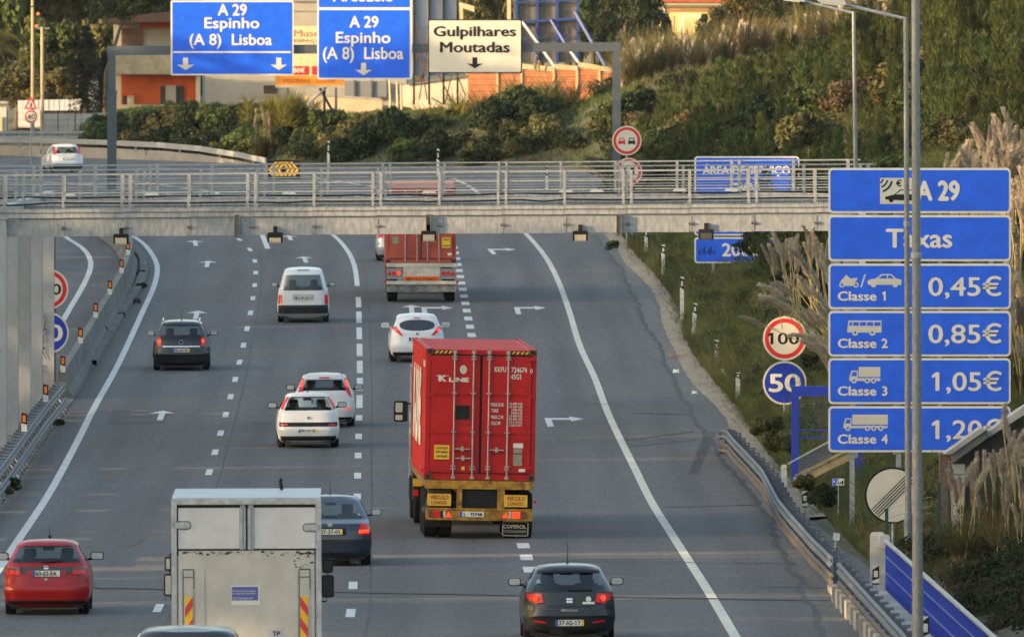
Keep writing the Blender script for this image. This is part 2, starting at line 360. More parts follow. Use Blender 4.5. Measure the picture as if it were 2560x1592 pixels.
def ribbon(name, pts, w, mat, dz=.008, parent=None, step=3.0):
    """painted line of width w along a polyline"""
    P = []
    for a, b in zip(pts[:-1], pts[1:]):
        n = max(1, int((b - a).length / step)); P += [a.lerp(b, i / n) for i in range(n)]
    P.append(pts[-1]); V = []
    for i, p in enumerate(P):
        d = P[min(i + 1, len(P) - 1)] - P[max(i - 1, 0)]; d.z = 0; d.normalize(); nrm = Vector((d.y, -d.x, 0)) * w / 2
        for q in (p - nrm, p + nrm): V.append((q.x, q.y, zr(q.y) + dz))
    o = MB().add(V, [(2 * i, 2 * i + 1, 2 * i + 3, 2 * i + 2) for i in range(len(P) - 1)]).build(name, mat, parent); return o
def seg(pts, y0, y1):
    ys = [y0] + [p.y for p in pts if y0 < p.y < y1] + [y1]
    return [Vector((xat(pts, y), y, 0)) for y in ys]
def smoothpts(pts, y0, y1, step=6):
    ys = np.arange(y0, y1 + .1, step); xs = np.array([np.mean([xat(pts, y + k) for k in (-9, -4, 0, 4, 9)]) for y in ys])
    return [Vector((x, y, 0)) for x, y in zip(xs, ys)]
marks = [ribbon('edge_line', smoothpts(LEFT, 240, 760), .19, white_paint), ribbon('edge_line', smoothpts(RIGHT, 240, 735), .20, cream_paint),
         ribbon('edge_line', smoothpts(OTHER, 345, 590), .20, white_paint), ribbon('lane_line', smoothpts(REF, 516, 760), .18, white_paint),
         ribbon('edge_line', [Vector((-9.5, 560, 0)), Vector((-11.2, 620, 0)), Vector((-14, 680, 0)), Vector((-20, 730, 0)), Vector((-32, 780, 0))], .2, white_paint, dz=.012),
         ribbon('edge_line', [Vector((-4.2, 650, 0)), Vector((-6.8, 700, 0)), Vector((-10.6, 740, 0)), Vector((-18, 775, 0)), Vector((-30, 800, 0))], .2, white_paint, dz=.012)]
SDL = smoothpts(DL, 230, 740, 4); SREF = smoothpts(REF, 230, 740, 4); SDR = smoothpts(DR, 240, 600, 4)
for i in range(-8, 30):
    y = 377 + 14 * i - 2; marks.append(ribbon('lane_dash', seg(SDL, y, y + 4), .165, white_paint))
y = 250
for i in range(-9, 40):
    y = 374.6 + 14 * i - 2
    if y > 508: break
    long_ = 402 < y < 508
    if y > 240: marks.append(ribbon('lane_dash', seg(SREF, y - (4.5 if long_ else 0), y + (5.6 if long_ else 4)), .18, white_paint))
y = 255.0
while y < 640:
    marks.append(ribbon('lane_dash', seg(SDR, y, y + 3.3), .27, white_paint)); y += 7.1
for o in marks: tag(o, kind='structure')
def arrow(px, py, kind='up', L=7.5):
    p = gnd(px, py); hx = -.011 if p.y < 540 else -.03
    def tr(q): return (p.x + q[0] + hx * q[1], p.y + q[1], zr(p.y + q[1]) + .009)
    if kind == 'up': polys = [[(-.085, 0), (.085, 0), (.085, 5.3), (-.085, 5.3)], [(-.36, 5.3), (.36, 5.3), (0, L)]]
    else: polys = [[(-.09, 0), (.09, 0), (.09, 5.2), (-.09, 5.2)], [(-.09, 5.2), (.62, 5.2), (.62, 6.6), (-.09, 6.6)], [(.62, 4.0), (1.0, 5.9), (.62, 7.8)]]
    mb = MB()
    for q in polys: mb.add([tr(a) for a in q], [tuple(range(len(q)))])
    tag(mb.build('lane_arrow', white_paint), kind='structure')
for a in ((399, 1051), (488, 798), (516, 668), (490, 615), (766, 657), (728, 601), (762, 796), (1030, 783), (1045, 592)): arrow(*a)
for a in ((1377, 1067), (1297, 786), (1236, 636), (1062, 786)): arrow(*a, kind='right')
# road joints and the long crack between shoulder and carriageway
jm = M('joint_tar', (.02, .02, .021), .7, var=.3, scale=4)
def across(pts, w=.45, name='expansion_joint'):
    P = [gnd(*p) for p in pts]; V = []
    for i, p in enumerate(P):
        ww = w * (.7 + .6 * random.random()); V += [(p.x, p.y - ww / 2, zr(p.y) + .0125), (p.x, p.y + ww / 2, zr(p.y) + .0125)]
    return tag(MB().add(V, [(2 * i, 2 * i + 2, 2 * i + 3, 2 * i + 1) for i in range(len(P) - 1)]).build(name, jm), kind='structure')
def wline(x0, y0, x1, y1, n, j=.8): return [(x0 + (x1 - x0) * i / n, y0 + (y1 - y0) * i / n + random.uniform(-j, j)) for i in range(n + 1)]
across(wline(-60, 1465, 2075, 1502, 60, .6), .45)
across(wline(1577, 1032, 1728, 1037, 8, .4), .3, 'road_crack'); across(wline(1565, 1101, 1735, 1078, 10, .4), .3, 'road_crack')
across(wline(1575, 1117, 1745, 1098, 10, .4), .2, 'road_crack'); across(wline(1454, 1011, 1560, 1010, 5, .4), .2, 'road_crack')
across(wline(1660, 1268, 1900, 1262, 12, .4), .22, 'road_crack'); across(wline(1390, 1403, 1990, 1409, 20, .4), .16, 'road_crack')
across(wline(1885, 1467, 2075, 1470, 6, .4), .2, 'road_crack')
cp = []
for y in np.arange(255, 580, 1.6): cp.append((crackx(y) + random.uniform(-.05, .05), y))
V = []
wob_ = 0
for x, y in cp:
    wob_ = .8 * wob_ + random.uniform(-.05, .05); x += wob_; w = .035 + .06 * random.random(); V += [(x - w, y, zr(y) + .011), (x + w, y, zr(y) + .011)]
tag(MB().add(V, [(2 * i, 2 * i + 1, 2 * i + 3, 2 * i + 2) for i in range(len(cp) - 1)]).build('pavement_crack', jm), kind='structure')
# patch repairs and a drip line
pm_ = asphalt_mat('patched_asphalt', (.074, .072, .073))
for x0, x1, y0, y1 in ((-7.6, -4.9, 322, 341), (-2.2, .2, 402, 425), (-11.2, -9.6, 398, 409), (1.3, 3.6, 296, 306)):
    pth = [Vector(((x0 + x1) / 2 - .0105 * (y - y0), y, 0)) for y in (y0, (y0 + y1) / 2, y1)]; tag(ribbon('asphalt_patch', pth, x1 - x0, pm_, dz=.004), kind='structure')
for k in (0.35, -3.45):
    tag(ribbon('paving_seam', [p + Vector((k, 0, 0)) for p in smoothpts(REF, 245, 560, 12)], .035, jm, dz=.005), kind='structure')
# tyre marks on the right shoulder
skid = M('tyre_mark', (.045, .044, .045), .85, var=.35, scale=5)
for k in range(4):
    a = gnd(1765 + k * 7, 1080); b = gnd(1722 + k * 6, 1185)
    tag(ribbon('tyre_mark', [a, a.lerp(b, .5), b], .04, skid, dz=.013), kind='structure')
# oil stain on the second lane
om = M('oil_stain_surface', (.045, .043, .043), .7, var=.25, scale=3)
oc = gnd(333, 1352); mb = MB(); ring = []
for k in range(28):
    a = 2 * math.pi * k / 28; r = 1 + .18 * math.sin(3 * a) + random.uniform(-.12, .12); ring.append((oc.x + .2 * r * math.cos(a), oc.y + 3.0 * r * math.sin(a), zr(oc.y) + .0075))
tag(MB().add(ring, [tuple(range(28))]).build('oil_stain', om), kind='structure')
# crumbling concrete edge beyond the shoulder
edge_m = M('crumbled_edge', (.30, .245, .175), .95, var2=(.20, .17, .125), scale=2.2, bump=.6, bscale=8, stretch=(1, .4, 1))
V = []; ys = np.arange(330, 582, 1.3)
for y in ys:
    f = float(footx(y)); w0 = .46 + .07 * math.sin(y * .12) + random.uniform(-.03, .03); w1 = .12 + random.uniform(-.08, .12)
    V += [(f - w0, y, zr(y) + .012), (f - w0 * .4, y, zr(y) + .05 + random.uniform(0, .04)), (f + w1, y, zr(y) + .07 + random.uniform(0, .05))]
tag(MB().add(V, [q for i in range(len(ys) - 1) for q in ((3 * i, 3 * i + 1, 3 * i + 4, 3 * i + 3), (3 * i + 1, 3 * i + 2, 3 * i + 5, 3 * i + 4))]).build('verge_edge', edge_m), kind='structure')

# ------------------------------------------------------------------ guardrails and barriers
galv_old = None
def wbeam(path, ztop, name='rail', parent=None, face=-1, mat=None, two=False):
    """W-profile rail along a path; face = side (x sign) its waves look to"""
    prof = [(0, 0), (.06, -.03), (.06, -.07), (.015, -.105), (.015, -.135), (.06, -.17), (.06, -.21), (0, -.24)]
    V = []; n = len(prof)
    for p in path:
        for a, b in prof: V.append((p.x + face * a, p.y, p.z + ztop + b))
    Fc = [(i * n + k, i * n + k + 1, (i + 1) * n + k + 1, (i + 1) * n + k) for i in range(len(path) - 1) for k in range(n - 1)]
    return MB().add(V, Fc).build(name, mat or galv_old, parent, smooth=True, ang=60)
def gpath(lst, h, step): 
    P = [gnd(x, y, h) for x, y in lst]; P = dsort([Vector((p.x, p.y, 0)) for p in P]); out = []
    y = P[0].y
    while y <= P[-1].y: out.append(Vector((xat(P, y), y, zr(y)))); y += step
    return out
rail_shaded = M('guardrail_shaded_brown', (.085, .08, .078), .8, .1, var2=(.14, .11, .085), scale=4)  # shade on the lower rails painted in as a dark mottled brown
galv_old = M('guardrail_zinc_weathered', (.105, .12, .145), .6, .2, var=.25, scale=9, bump=.15, bscale=30)
RP = gpath([(1793, 1047), (1812, 1071), (1836, 1100), (1862, 1127), (1884, 1150), (1908, 1176), (1926, 1210), (1948, 1251), (1976, 1285), (2004, 1316), (2032, 1348), (2059, 1373), (2084, 1398)], .75, 3.6)
g1 = thing('guardrail', 'bent galvanised guardrail on close-set steel posts along the right shoulder, beside the grass slope', 'guardrail', RP[0])
def rel(path, o): return [p - Vector(o) for p in path]
loc = rel(RP, RP[0])
loc[-1].z -= .25; loc[-2].z -= .1
wbeam(loc, .78, 'rail', g1); wbeam([p + Vector((.02, 0, 0)) for p in loc], .42, 'lower_rail', g1, mat=rail_shaded)
post0 = MB().box(.12, .22, -.06, .06, -.1, .80).box(.0, .36, -.03, .03, .70, .73).box(.30, .36, -.05, .05, -.1, .72).build('post', galv_old, g1); post0.location = loc[0]
for p in loc[1:]:
    c = copy_of(post0, 'post', g1); c.location = p
NP = gpath([(2090, 1402), (2260, 1588), (2340, 1690)], .75, 2.6)
g2 = thing('guardrail', 'straight galvanised guardrail over short concrete blocks beside the blue bridge railing', 'guardrail', NP[0])
loc = rel(NP, NP[0]); wbeam(loc, .80, 'rail', g2); wbeam([p + Vector((.0, 0, 0)) for p in loc], .44, 'lower_rail', g2, mat=rail_shaded)
post0 = MB().box(.04, .14, -.05, .05, 0, .82).box(.0, .3, -.03, .03, .68, .74).build('post', galv_old, g2); post0.location = loc[0]
blk0 = MB().box(-.14, .2, -.62, .62, 0, .34).box(-.1, .16, -.66, .66, .0, .06).build('kerb_block', concrete, g2); blk0.location = loc[0]
for i, p in enumerate(loc[1:]):
    c = copy_of(post0, 'post', g2); c.location = p
    c = copy_of(blk0, 'kerb_block', g2); c.location = p + Vector((0, .2, 0)); c.rotation_euler[2] = random.uniform(-.02, .02)
# the far end of the right guardrail, seen under the toll gantry
FP2 = [Vector((x, y, zr(y))) for x, y in ((4.75, 560), (4.6, 575), (4.3, 590), (4.3, 606), (4.4, 622))]
g3 = thing('guardrail', 'short low guardrail seen under the toll gantry where the grass slope starts', 'guardrail', FP2[0])
loc = rel(FP2, FP2[0]); wbeam(loc, .7, 'rail', g3); post0 = MB().box(.03, .12, -.05, .05, -.1, .72).build('post', galv_old, g3); post0.location = loc[0]
for p in loc[1:]: copy_of(post0, 'post', g3).location = p
# left guardrail beside the gantry columns
LP = gpath([(-140, 1330), (0, 1170), (60, 1088), (110, 1020), (160, 960)], .75, 2.2)
g4 = thing('guardrail', 'galvanised guardrail with wide spacers in front of the gantry columns on the left', 'guardrail', LP[0])
loc = rel(LP, LP[0]); wbeam(loc, .80, 'rail', g4, face=1); wbeam([p + Vector((.04, 0, 0)) for p in loc], .40, 'lower_rail', g4, face=1)
sp0 = MB().box(-.2, .02, -.35, .35, .55, .8).box(-.28, -.18, -.06, .06, 0, .82).bar((-.2, 0, .45), (.12, -.4, .0), .06).build('post', galv_old, g4); sp0.location = loc[0]
for p in loc[1:]:
    c = copy_of(sp0, 'post', g4); c.location = p
# concrete median barrier
BP = [Vector((xat(BPB, y), y, zr(y))) for y in np.arange(BPB[0].y, 680, 6)]
bar = thing('median_barrier', 'grey concrete median barrier of low segments winding between the two carriageways', 'barrier', BP[0])
bprof = [(-.3, 0), (-.3, .08), (-.16, .3), (-.1, .88), (.1, .88), (.16, .3), (.3, .08), (.3, 0)]
for a, b in zip(BP[:-1], BP[1:]):
    a2 = a - BP[0]; b2 = b - BP[0]; b3 = a2.lerp(b2, .985)
    V = [(q.x + u, q.y, q.z + w) for q in (a2, b3) for u, w in bprof]; n = 8
    MB().add(V, [(k, (k + 1) % n, n + (k + 1) % n, n + k) for k in range(n)] + [tuple(range(n)), tuple(range(15, 7, -1))]).build('barrier_segment', conc_dark, bar)
KP = gpath([(230, 905), (262, 850), (300, 785), (325, 750), (349, 711), (361, 676), (358, 645), (331, 613)], .1, 5)
kb = MB()
for a, b in zip(KP[:-1], KP[1:]): kb.add([(q.x + u, q.y, q.z + w) for q in (a, b) for u, w in ((-.16, 0), (-.16, .16), (.14, .16), (.14, 0))], [(0, 4, 5, 1), (1, 5, 6, 2), (2, 6, 7, 3)])
tag(kb.build('kerb', conc_dark), kind='structure')
orange_r = M('orange_reflector', (.70, .17, .01), .4, emit=.03)  # faint glow put into the reflectors, which are no lamps
whitepost = M('post_white', (.66, .65, .60), .5, var=.15, scale=10)
def delineator(p, label, face='orange', h=.48, w=.14, grp='orange reflector markers along the median'):
    t = thing('delineator', label, 'road marker', p, group=grp)
    MB().prism([(-w / 2, 0), (w / 2, 0), (w / 2, h * .36), (-w / 2, h * .42)], -.03, .03).build('base', whitepost, t)
    MB().prism([(-w / 2, h * .42), (w / 2, h * .36), (w / 2, h * .94), (-w / 2, h)], -.03, .03).build('band', black, t)
    MB().box(-w * .28, w * .28, -.042, -.03, h * .48, h * .86).build('reflector', orange_r, t)
ords = ['topmost, just under the gantry camera', 'second from the gantry beam', 'third from the gantry beam', 'fourth from the gantry beam', 'beside the hidden blue 50 sign', 'just right of the blue sign post', 'against the last gantry column', 'lowest, between two gantry columns']
for (x, y), o_ in zip(((320, 637), (304, 682), (275, 736), (239, 794), (201, 858), (157, 930), (114, 1004), (60, 1078)), ords):
    p = gnd(x, y, .88); delineator(p, 'orange reflector post on the median barrier, ' + o_)
# weeds strip on the median is with the plants further down

# ------------------------------------------------------------------ toll gantry
YG = 380.0; SG = F / YG
def gx_(px, d=YG): return (px - CX) * d / F
XL_, XR_ = -17.0, 9.9
tg = thing('toll_gantry', 'long galvanised toll gantry with three railed walkways spanning the whole road', 'gantry', (0, YG, 0))
def tilt(x): return (x + 4) * .0075
gal_beam = M('gantry_beam_zinc', (.30, .315, .325), .5, .25, var=.24, scale=9, stretch=(1, 1, .35), bump=.2, bscale=60)
holes_m = M('perforation_shadow', (.06, .06, .06), .9)
def gantry_row(y, main):
    # box beam in panels, a kick plate above, deck, two railings
    mods = [gx_(-0.5 + 156.75 * k) for k in range(-2, 15)]
    for k in range(0, len(mods) - 1):
        x0, x1 = mods[k], mods[k + 1]
        if x0 > XR_: break
        a = (x0 - 0) ; z0 = 5.88 + tilt((x0 + x1) / 2)
        MB().box(x0 + .006, x1 - .006, y, y + .22, z0, z0 + .44).box(x0 + .02, x0 + .05, y - .012, y, z0 + .02, z0 + .42).build('beam_panel', gal_beam, tg)
        MB().box(x0 + .004, x1 - .004, y - .07, y - .02, z0 + .49, z0 + .72).box(x0, x1, y - .02, y + 1.4, z0 + .46, z0 + .49).build('kick_plate', gal_beam, tg)
        hb = MB()
        for j in range(26):
            xx = x0 + (j + .5) * (x1 - x0) / 26; hb.box(xx - .02, xx + .02, y - .073, y - .069, z0 + .60, z0 + .64)
        tag(hb.build('perforation', holes_m, tg), kind='stuff')
        if main:
            bo = MB().lathex([(-.06, .03), (.06, .03)], (x0 + .03, y - .03, z0 + .22), 6).box(x0 - .01, x0 + .07, y - .04, y - .012, z0 + .18, z0 + .26); bo.build('bolt', conc_dark, tg)
    for side, yy in ((0, y - .03), (1, y + 1.35)):
        px_posts = []
        for k in range(-1, 8):
            c = -0.5 + 313.5 * k; px_posts += [c - 8.5, c + 11.5, c + 158]
        first = None
        for pxx in px_posts:
            x = gx_(pxx)
            if not XL_ < x < XR_: continue
            if first is None:
                first = MB().box(-.032, .032, -.035, .035, 6.62, 7.52).build('railing_post', galv, tg); first.location = (x, yy, tilt(x))
            else: c_ = copy_of(first, 'railing_post', tg); c_.location = (x, yy, tilt(x))
        for zz, w in ((7.50, .038), (7.25, .022), (7.02, .022), (6.80, .022)):
            MB().bar((XL_, yy, zz + tilt(XL_)), (XR_, yy, zz + tilt(XR_)), w, w * .8).build('rail', galv, tg)
    MB().bar((XL_, y + 1.1, 6.42 + tilt(XL_)), (XR_, y + 1.1, 6.42 + tilt(XR_)), .05).build('cable_tray', black, tg)
for o in list(range(3)): gantry_row(YG - YG + [0, 14.5, 29][o], o == 0)
for ch in tg.children: pass
# cables clipped to the walkway
random.seed(3)
for yy, zz in ((.25, 6.72), (14.75, 6.74)):
    pts = []; x = XL_ + .5
    while x < XR_: pts.append((x, yy, zz + tilt(x) + random.uniform(-.02, .05))); x += random.uniform(.5, 1.3)
    MB().tube(pts, .022, 5).build('cable', black, tg)
colm = M('column_zinc', (.33, .35, .365), .6, .15, var=.10, scale=3, stretch=(1, 1, .4))
# columns: H sections in a row on the median, and a pair on the right bank
for i, y in enumerate((0, 9.5, 19.5, 29.5, 40)):
    x = -13.5 - (.02 if i else .0)
    (lambda q: q)(MB()).box(-.012, .012, -.14, .14, 0, 6.0).box(-.165, .165, -.165, -.14, 0, 6.0).box(-.165, .165, .14, .165, 0, 6.0).box(-.2, .2, -.2, .2, 5.98, 6.03).box(-.25, .25, -.25, .25, -.1, .06).build('column', colm, tg).location = (x, y, .3)
gf = MB(); kc = F / (YG + 39.8)
for st in ([(100, 812), (104, 796), (112, 788), (113, 805), (110, 822)], [(100, 826), (116, 822), (114, 836)], [(101, 842), (110, 838), (107, 858)], [(103, 868), (112, 869)], [(112, 869), (104, 878)], [(105, 876), (116, 898)]):
    gf.tube([((a - CX) / kc, 39.8, H - (b - YH) / kc) for a, b in st], .011, 4)
for q in ((104, 781), (106, 915), (106, 926)): gf.prism([((q[0] - CX) / kc + .025 * math.cos(t_), H - (q[1] - YH) / kc + .025 * math.sin(t_)) for t_ in np.linspace(0, 6.28, 9)[:-1]], 39.79, 39.83)
tag(gf.build('graffiti', black, tg), kind='stuff')
MB().box(-13.66, -13.36, .25, 41, 6.34, 6.6).build('cross_beam', galv, tg)
for y in (0, 14.5, 29): MB().box(-.13, .13, -.15, .15, -.5, 5.95).build('column', galv, tg).location = (9.2, y, .5)
MB().box(9.05, 9.35, .25, 29, 6.43, 6.6).build('cross_beam', galv, tg)
for pxx in (592, 1071, 1547):
    x = gx_(pxx); MB().box(x - .04, x + .04, -.10, -.08, 5.80 + tilt(x), 6.42).box(x - .07, x + .07, -.12, -.105, 5.80 + tilt(x), 5.88).box(x + .05, x + .07, -.14, 0, 5.83, 6.40).box(x - .07, x - .05, -.14, 0, 5.83, 6.40).build('splice_bracket', conc_dark, tg)
camf = M('sensor_window', (.50, .43, .30), .45, var=.1, scale=8); cams_d = M('sensor_window_dark', (.05, .055, .05), .5)
for j, (pxx, pyy) in enumerate(((303, 598), (688, 594), (1072, 590), (1450.6, 590), (1765, 586))):
    x = gx_(pxx); z = H - (pyy - YH) / SG
    c = MB().prism(rrect(x - .2, x + .2, z - .14, z + .14, .04), -.35, .1).box(x - .05, x + .05, -.1, .0, z + .1, z + .3).build('toll_camera', black, tg)
    MB().box(x - .15, x + .15, -.362, -.352, z - .11, z + .04 if j != 1 else z).box(x - .165, x + .165, -.37, -.35, z - .135, z - .12).build('lens_window', cams_d if j == 4 else camf, c)
for pxx in (130, 345, 702, 1065, 1420, 1500, 1715, 1850):
    x = gx_(pxx); z = 6.80 + tilt(x); MB().prism([(x - .2, z), (x + .2, z), (x + .15, z + .06), (x - .15, z + .07)], 14.0, 14.3).build('antenna_box', signwhite, tg)
for pxx in (312, 700, 1070, 1440, 1752):
    x = gx_(pxx); z = 6.72 + tilt(x); MB().box(x - .1, x + .02, .3, .5, z, z + .13).box(x + .03, x + .09, .3, .4, z - .05, z + .1).build('junction_box', galv, tg)

# ------------------------------------------------------------------ sign building
class Sign:
    """lays out a sign at distance d from photograph measurements; local x,z in metres, y towards the back"""
    def __init__(s, name, label, cat, d, cx, zb=None, group=None):
        s.d = d; s.k = F / d; s.cx = cx; x = (cx - CX) / s.k; s.zb = zr(d) if zb is None else zb
        s.o = thing(name, label, cat, (x, d, s.zb), group=group)
    def X(s, px): return (px - s.cx) / s.k
    def Z(s, py): return H - (py - YH) / s.k - s.zb
    def rect(s, name, x0, y0, x1, y1, r, a, b, mat, parent=None):
        r = max(r, .001); return MB().prism(rrect(s.X(x0), s.X(x1), s.Z(y1), s.Z(y0), r / s.k), a, b).build(name, mat, parent or s.o)
    def disc(s, name, cx, cy, r, a, b, mat, parent=None): return MB().prism(disc(s.X(cx), s.Z(cy), r / s.k), a, b).build(name, mat, parent or s.o)
    def poly(s, name, pts, a, b, mat, parent=None): return MB().prism([(s.X(x), s.Z(y)) for x, y in pts], a, b).build(name, mat, parent or s.o)
    def polys(s, name, lst, a, b, mat, parent=None):
        mb = MB()
        for i, pts in enumerate(lst): mb.prism([(s.X(x), s.Z(y)) for x, y in pts], a - .0004 * i, b)
        return mb.build(name, mat, parent or s.o)
    def text(s, t, cx, base, cap, mat, width=None, y=-.02, bold=.02, parent=None, align='CENTER', rot=0):
        return text(t, parent or s.o, mat, s.X(cx), s.Z(base), cap / s.k, y, None if width is None else width / s.k, bold, align, rot=rot)
def cpts(cx, cy, r, n=16): return [(cx + r * math.cos(2 * math.pi * i / n), cy + r * math.sin(2 * math.pi * i / n)) for i in range(n)]

# toll tariff sign
S = Sign('toll_tariff_sign', 'large blue toll tariff sign of six stacked panels beside the lamp post', 'sign', 320, 2299, .45)
ZB = 0
film_m = M('film_joint_blue', (.02, .12, .85), .4)
panels = [(420, 533), (538, 653), (659, 773), (777, 891), (895, 1010), (1015, 1130)]
for a, b in panels:
    pn = S.rect('panel', 2071, a, 2527, b, 11, 0, .03, signwhite)
    S.rect('blue_field', 2076, a + 5.5, 2522, b - 5.5, 7, -.008, 0, signblue, pn)
    for q in (.22, .45, .68): S.rect('film_joint', 2077, a + 6 + 102 * q, 2521, a + 6.7 + 102 * q, .01, -.0086, -.008, film_m, pn)
    for x in (2131, 2238, 2350, 2478): S.rect('bracket', x - 5, b - 1, x + 5, b + 6, .5, .03, .06, galv, pn)
S.text('A 29', 2345, 500, 46, signwhite, 104, bold=.035)
S.text('Taxas', 2298, 618, 45, signwhite, 163, bold=.02)
for i, (t, n) in enumerate((('0,45€', '1'), ('0,85€', '2'), ('1,05€', '3'), ('1,20€', '4'))):
    b0 = panels[i + 2][1]; S.text('Classe', 2143, b0 - 22, 22, signwhite, 95, bold=.025); S.text(n, 2212, b0 - 22, 22, signwhite, bold=.025)
    S.text(t, 2503 if i < 2 else 2504, b0 - 34, 45, signwhite, 181 if i < 2 else 164, bold=.012, align='RIGHT')
# etc pictogram
S.rect('pictogram', 2200, 445, 2284, 510, .5, -.012, -.008, signcream)
arc = []
for r0, r1 in ((10, 13.5), (21, 25), (32, 36.5)):
    c0 = (2196, 446); n = 8; a0, a1 = .2, 1.25
    arc.append([(c0[0] + r1 * math.cos(a0 + (a1 - a0) * i / n), c0[1] + r1 * math.sin(a0 + (a1 - a0) * i / n)) for i in range(n + 1)] + [(c0[0] + r0 * math.cos(a0 + (a1 - a0) * i / n), c0[1] + r0 * math.sin(a0 + (a1 - a0) * i / n)) for i in range(n, -1, -1)])
S.polys('radio_waves', arc, -.016, -.012, black)
S.text('€', 2247, 466, 15, black, y=-.012, bold=.03)
S.polys('car_symbol', [[(2213, 492), (2236, 486), (2250, 474), (2278, 474), (2284, 486), (2284, 502), (2213, 499)], cpts(2228, 500, 6)], -.016, -.012, black)
S.polys('car_symbol_window', [[(2239, 486), (2252, 476.5), (2284, 476.5), (2284, 486)]], -.0185, -.016, signcream)
# vehicle symbols, drawn as outlines
def P(dx, dy, pts): return [(x + dx, y + dy) for x, y in pts]
S.polys('motorcycle_symbol', [cpts(2105, 712, 7), cpts(2140, 712, 7), [(2100, 704), (2107, 697), (2113, 690), (2116, 686), (2119, 690), (2126, 696), (2137, 695), (2144, 694), (2143, 699), (2136, 706), (2131, 715), (2113, 715), (2108, 706)]], -.014, -.008, signcream)
S.polys('slash_symbol', [[(2151, 718), (2155, 718), (2165, 686), (2161, 686)]], -.013, -.008, signcream)
S.polys('wheel_hole', [cpts(2105, 712, 3.4), cpts(2140, 712, 3.4)], -.018, -.014, signblue)
S.polys('car_symbol', [[(2168, 703), (2176, 698), (2190, 696), (2204, 685), (2229, 685), (2240, 696), (2254, 699), (2253, 712), (2171, 712)], cpts(2184, 712, 6.5), cpts(2238, 712, 6.5)], -.014, -.008, signcream)
S.polys('car_symbol_window', [[(2196, 696), (2207, 688), (2217, 688), (2217, 696)], [(2220, 696), (2220, 688), (2228, 688), (2235, 696)]], -.018, -.014, signblue)
S.polys('bus_symbol', [[(2118, 830), (2121, 801), (2204, 801), (2204, 831), (2118, 831)], cpts(2138, 831, 8), cpts(2181, 831, 8)], -.014, -.008, signcream)
S.polys('bus_symbol_window', [[(2123, 814), (2125, 805), (2130, 805), (2130, 814)], [(2133, 814), (2133, 805), (2147, 805), (2147, 814)], [(2150, 814), (2150, 805), (2165, 805), (2165, 814)], [(2168, 814), (2168, 805), (2183, 805), (2183, 814)], [(2186, 814), (2186, 805), (2201, 805), (2201, 814)], cpts(2138, 831, 3.2), cpts(2181, 831, 3.2)], -.018, -.014, signblue)
S.polys('lorry_symbol', [[(2147, 917), (2201, 917), (2201, 942), (2147, 942)], [(2123, 952), (2124, 942), (2129, 926), (2145, 926), (2145, 945), (2201, 945), (2201, 952), (2135, 952)], cpts(2135, 951, 7), cpts(2168, 951, 7), cpts(2184, 951, 7)], -.014, -.008, signcream)
S.polys('lorry_symbol_window', [[(2128, 940), (2132, 929), (2142, 929), (2142, 940)], cpts(2135, 951, 3), cpts(2168, 951, 3), cpts(2184, 951, 3)], -.018, -.014, signblue)
S.polys('long_lorry_symbol', [[(2131, 1036), (2220, 1036), (2220, 1061), (2131, 1061)], [(2108, 1070), (2109, 1060), (2114, 1045), (2129, 1045), (2129, 1064), (2219, 1064), (2219, 1070), (2120, 1070)], cpts(2120, 1070, 7), cpts(2169, 1070, 7), cpts(2185, 1070, 7), cpts(2202, 1070, 7)], -.014, -.008, signcream)
S.polys('long_lorry_symbol_window', [[(2113, 1058), (2117, 1048), (2126, 1048), (2126, 1058)], cpts(2120, 1070, 3), cpts(2169, 1070, 3), cpts(2185, 1070, 3), cpts(2202, 1070, 3)], -.018, -.014, signblue)
for x in (2131, 2247, 2350, 2478):
    if x in (2131, 2247): MB().box(S.X(x) - .055, S.X(x) + .055, .06, .2, -.6, S.Z(425)).build('post', galv, S.o)
    else: MB().box(S.X(x) - .05, S.X(x) + .05, .06, .2, S.Z(1128), S.Z(425)).build('post', galv, S.o)
MB().bar((S.X(2131), .24, S.Z(1050)), (S.X(2478), .24, S.Z(1050)), .08).bar((S.X(2131), .24, S.Z(600)), (S.X(2478), .24, S.Z(600)), .08).build('cross_bar', galv, S.o)

# round signs
def round_sign(name, label, d, cx, cy, r, kind, txt=None, tcap=0, tw=None, two=None, group=None):
    s = Sign(name, label, 'sign', d, cx, tz((cx - CX) * d / F, d))
    def one(cx, cy, r, kind, txt, tcap, tw):
        a = s.disc('disc', cx, cy, r, 0, .02, signcream if kind != 'end' else black)
        if kind == 'red':
            s.disc('red_ring', cx, cy, r * .91, -.004, 0, signred, a); s.disc('white_field', cx, cy, r * .72, -.008, -.004, signcream, a)
        if kind == 'blue': s.disc('blue_field', cx, cy, r * .91, -.004, 0, signblue_d, a)
        if kind == 'end': s.disc('white_field', cx, cy, r * .93, -.004, 0, signcream, a)
        if txt: s.text(txt, cx, cy + tcap / 2, tcap, black if kind == 'red' else signwhite, tw, y=-.009, bold=.012 if kind == 'red' else .02)
    one(cx, cy, r, kind, txt, tcap, tw)
    if two: one(*two)
    return s
s = round_sign('speed_sign', 'red ringed 100 above a blue 50, on the grass slope left of the toll tariffs', 390, 1962, 846, 55, 'red', '100', 28, 70, two=(1962, 957, 55, 'blue', '50', 43, 76))
MB().tube([(0, .06, -.5), (0, .06, s.Z(790))], .04).build('post', galv, s.o)
s = round_sign('speed_sign', 'red ringed 100 above a blue 50, half hidden by the left gantry columns', 423, 120, 723, 51, 'red', '100', 26, 64, two=(120, 832, 52, 'blue', '50', 40, 70))
MB().box(s.X(120), s.X(139), .06, .2, -.2, s.Z(560)).build('post', steelgrey, s.o)
s = round_sign('end_of_limits_sign', 'round white sign with black rim and diagonal black stripes, behind the lamp post', 300, 2233, 1238, 71, 'end')
lines = []
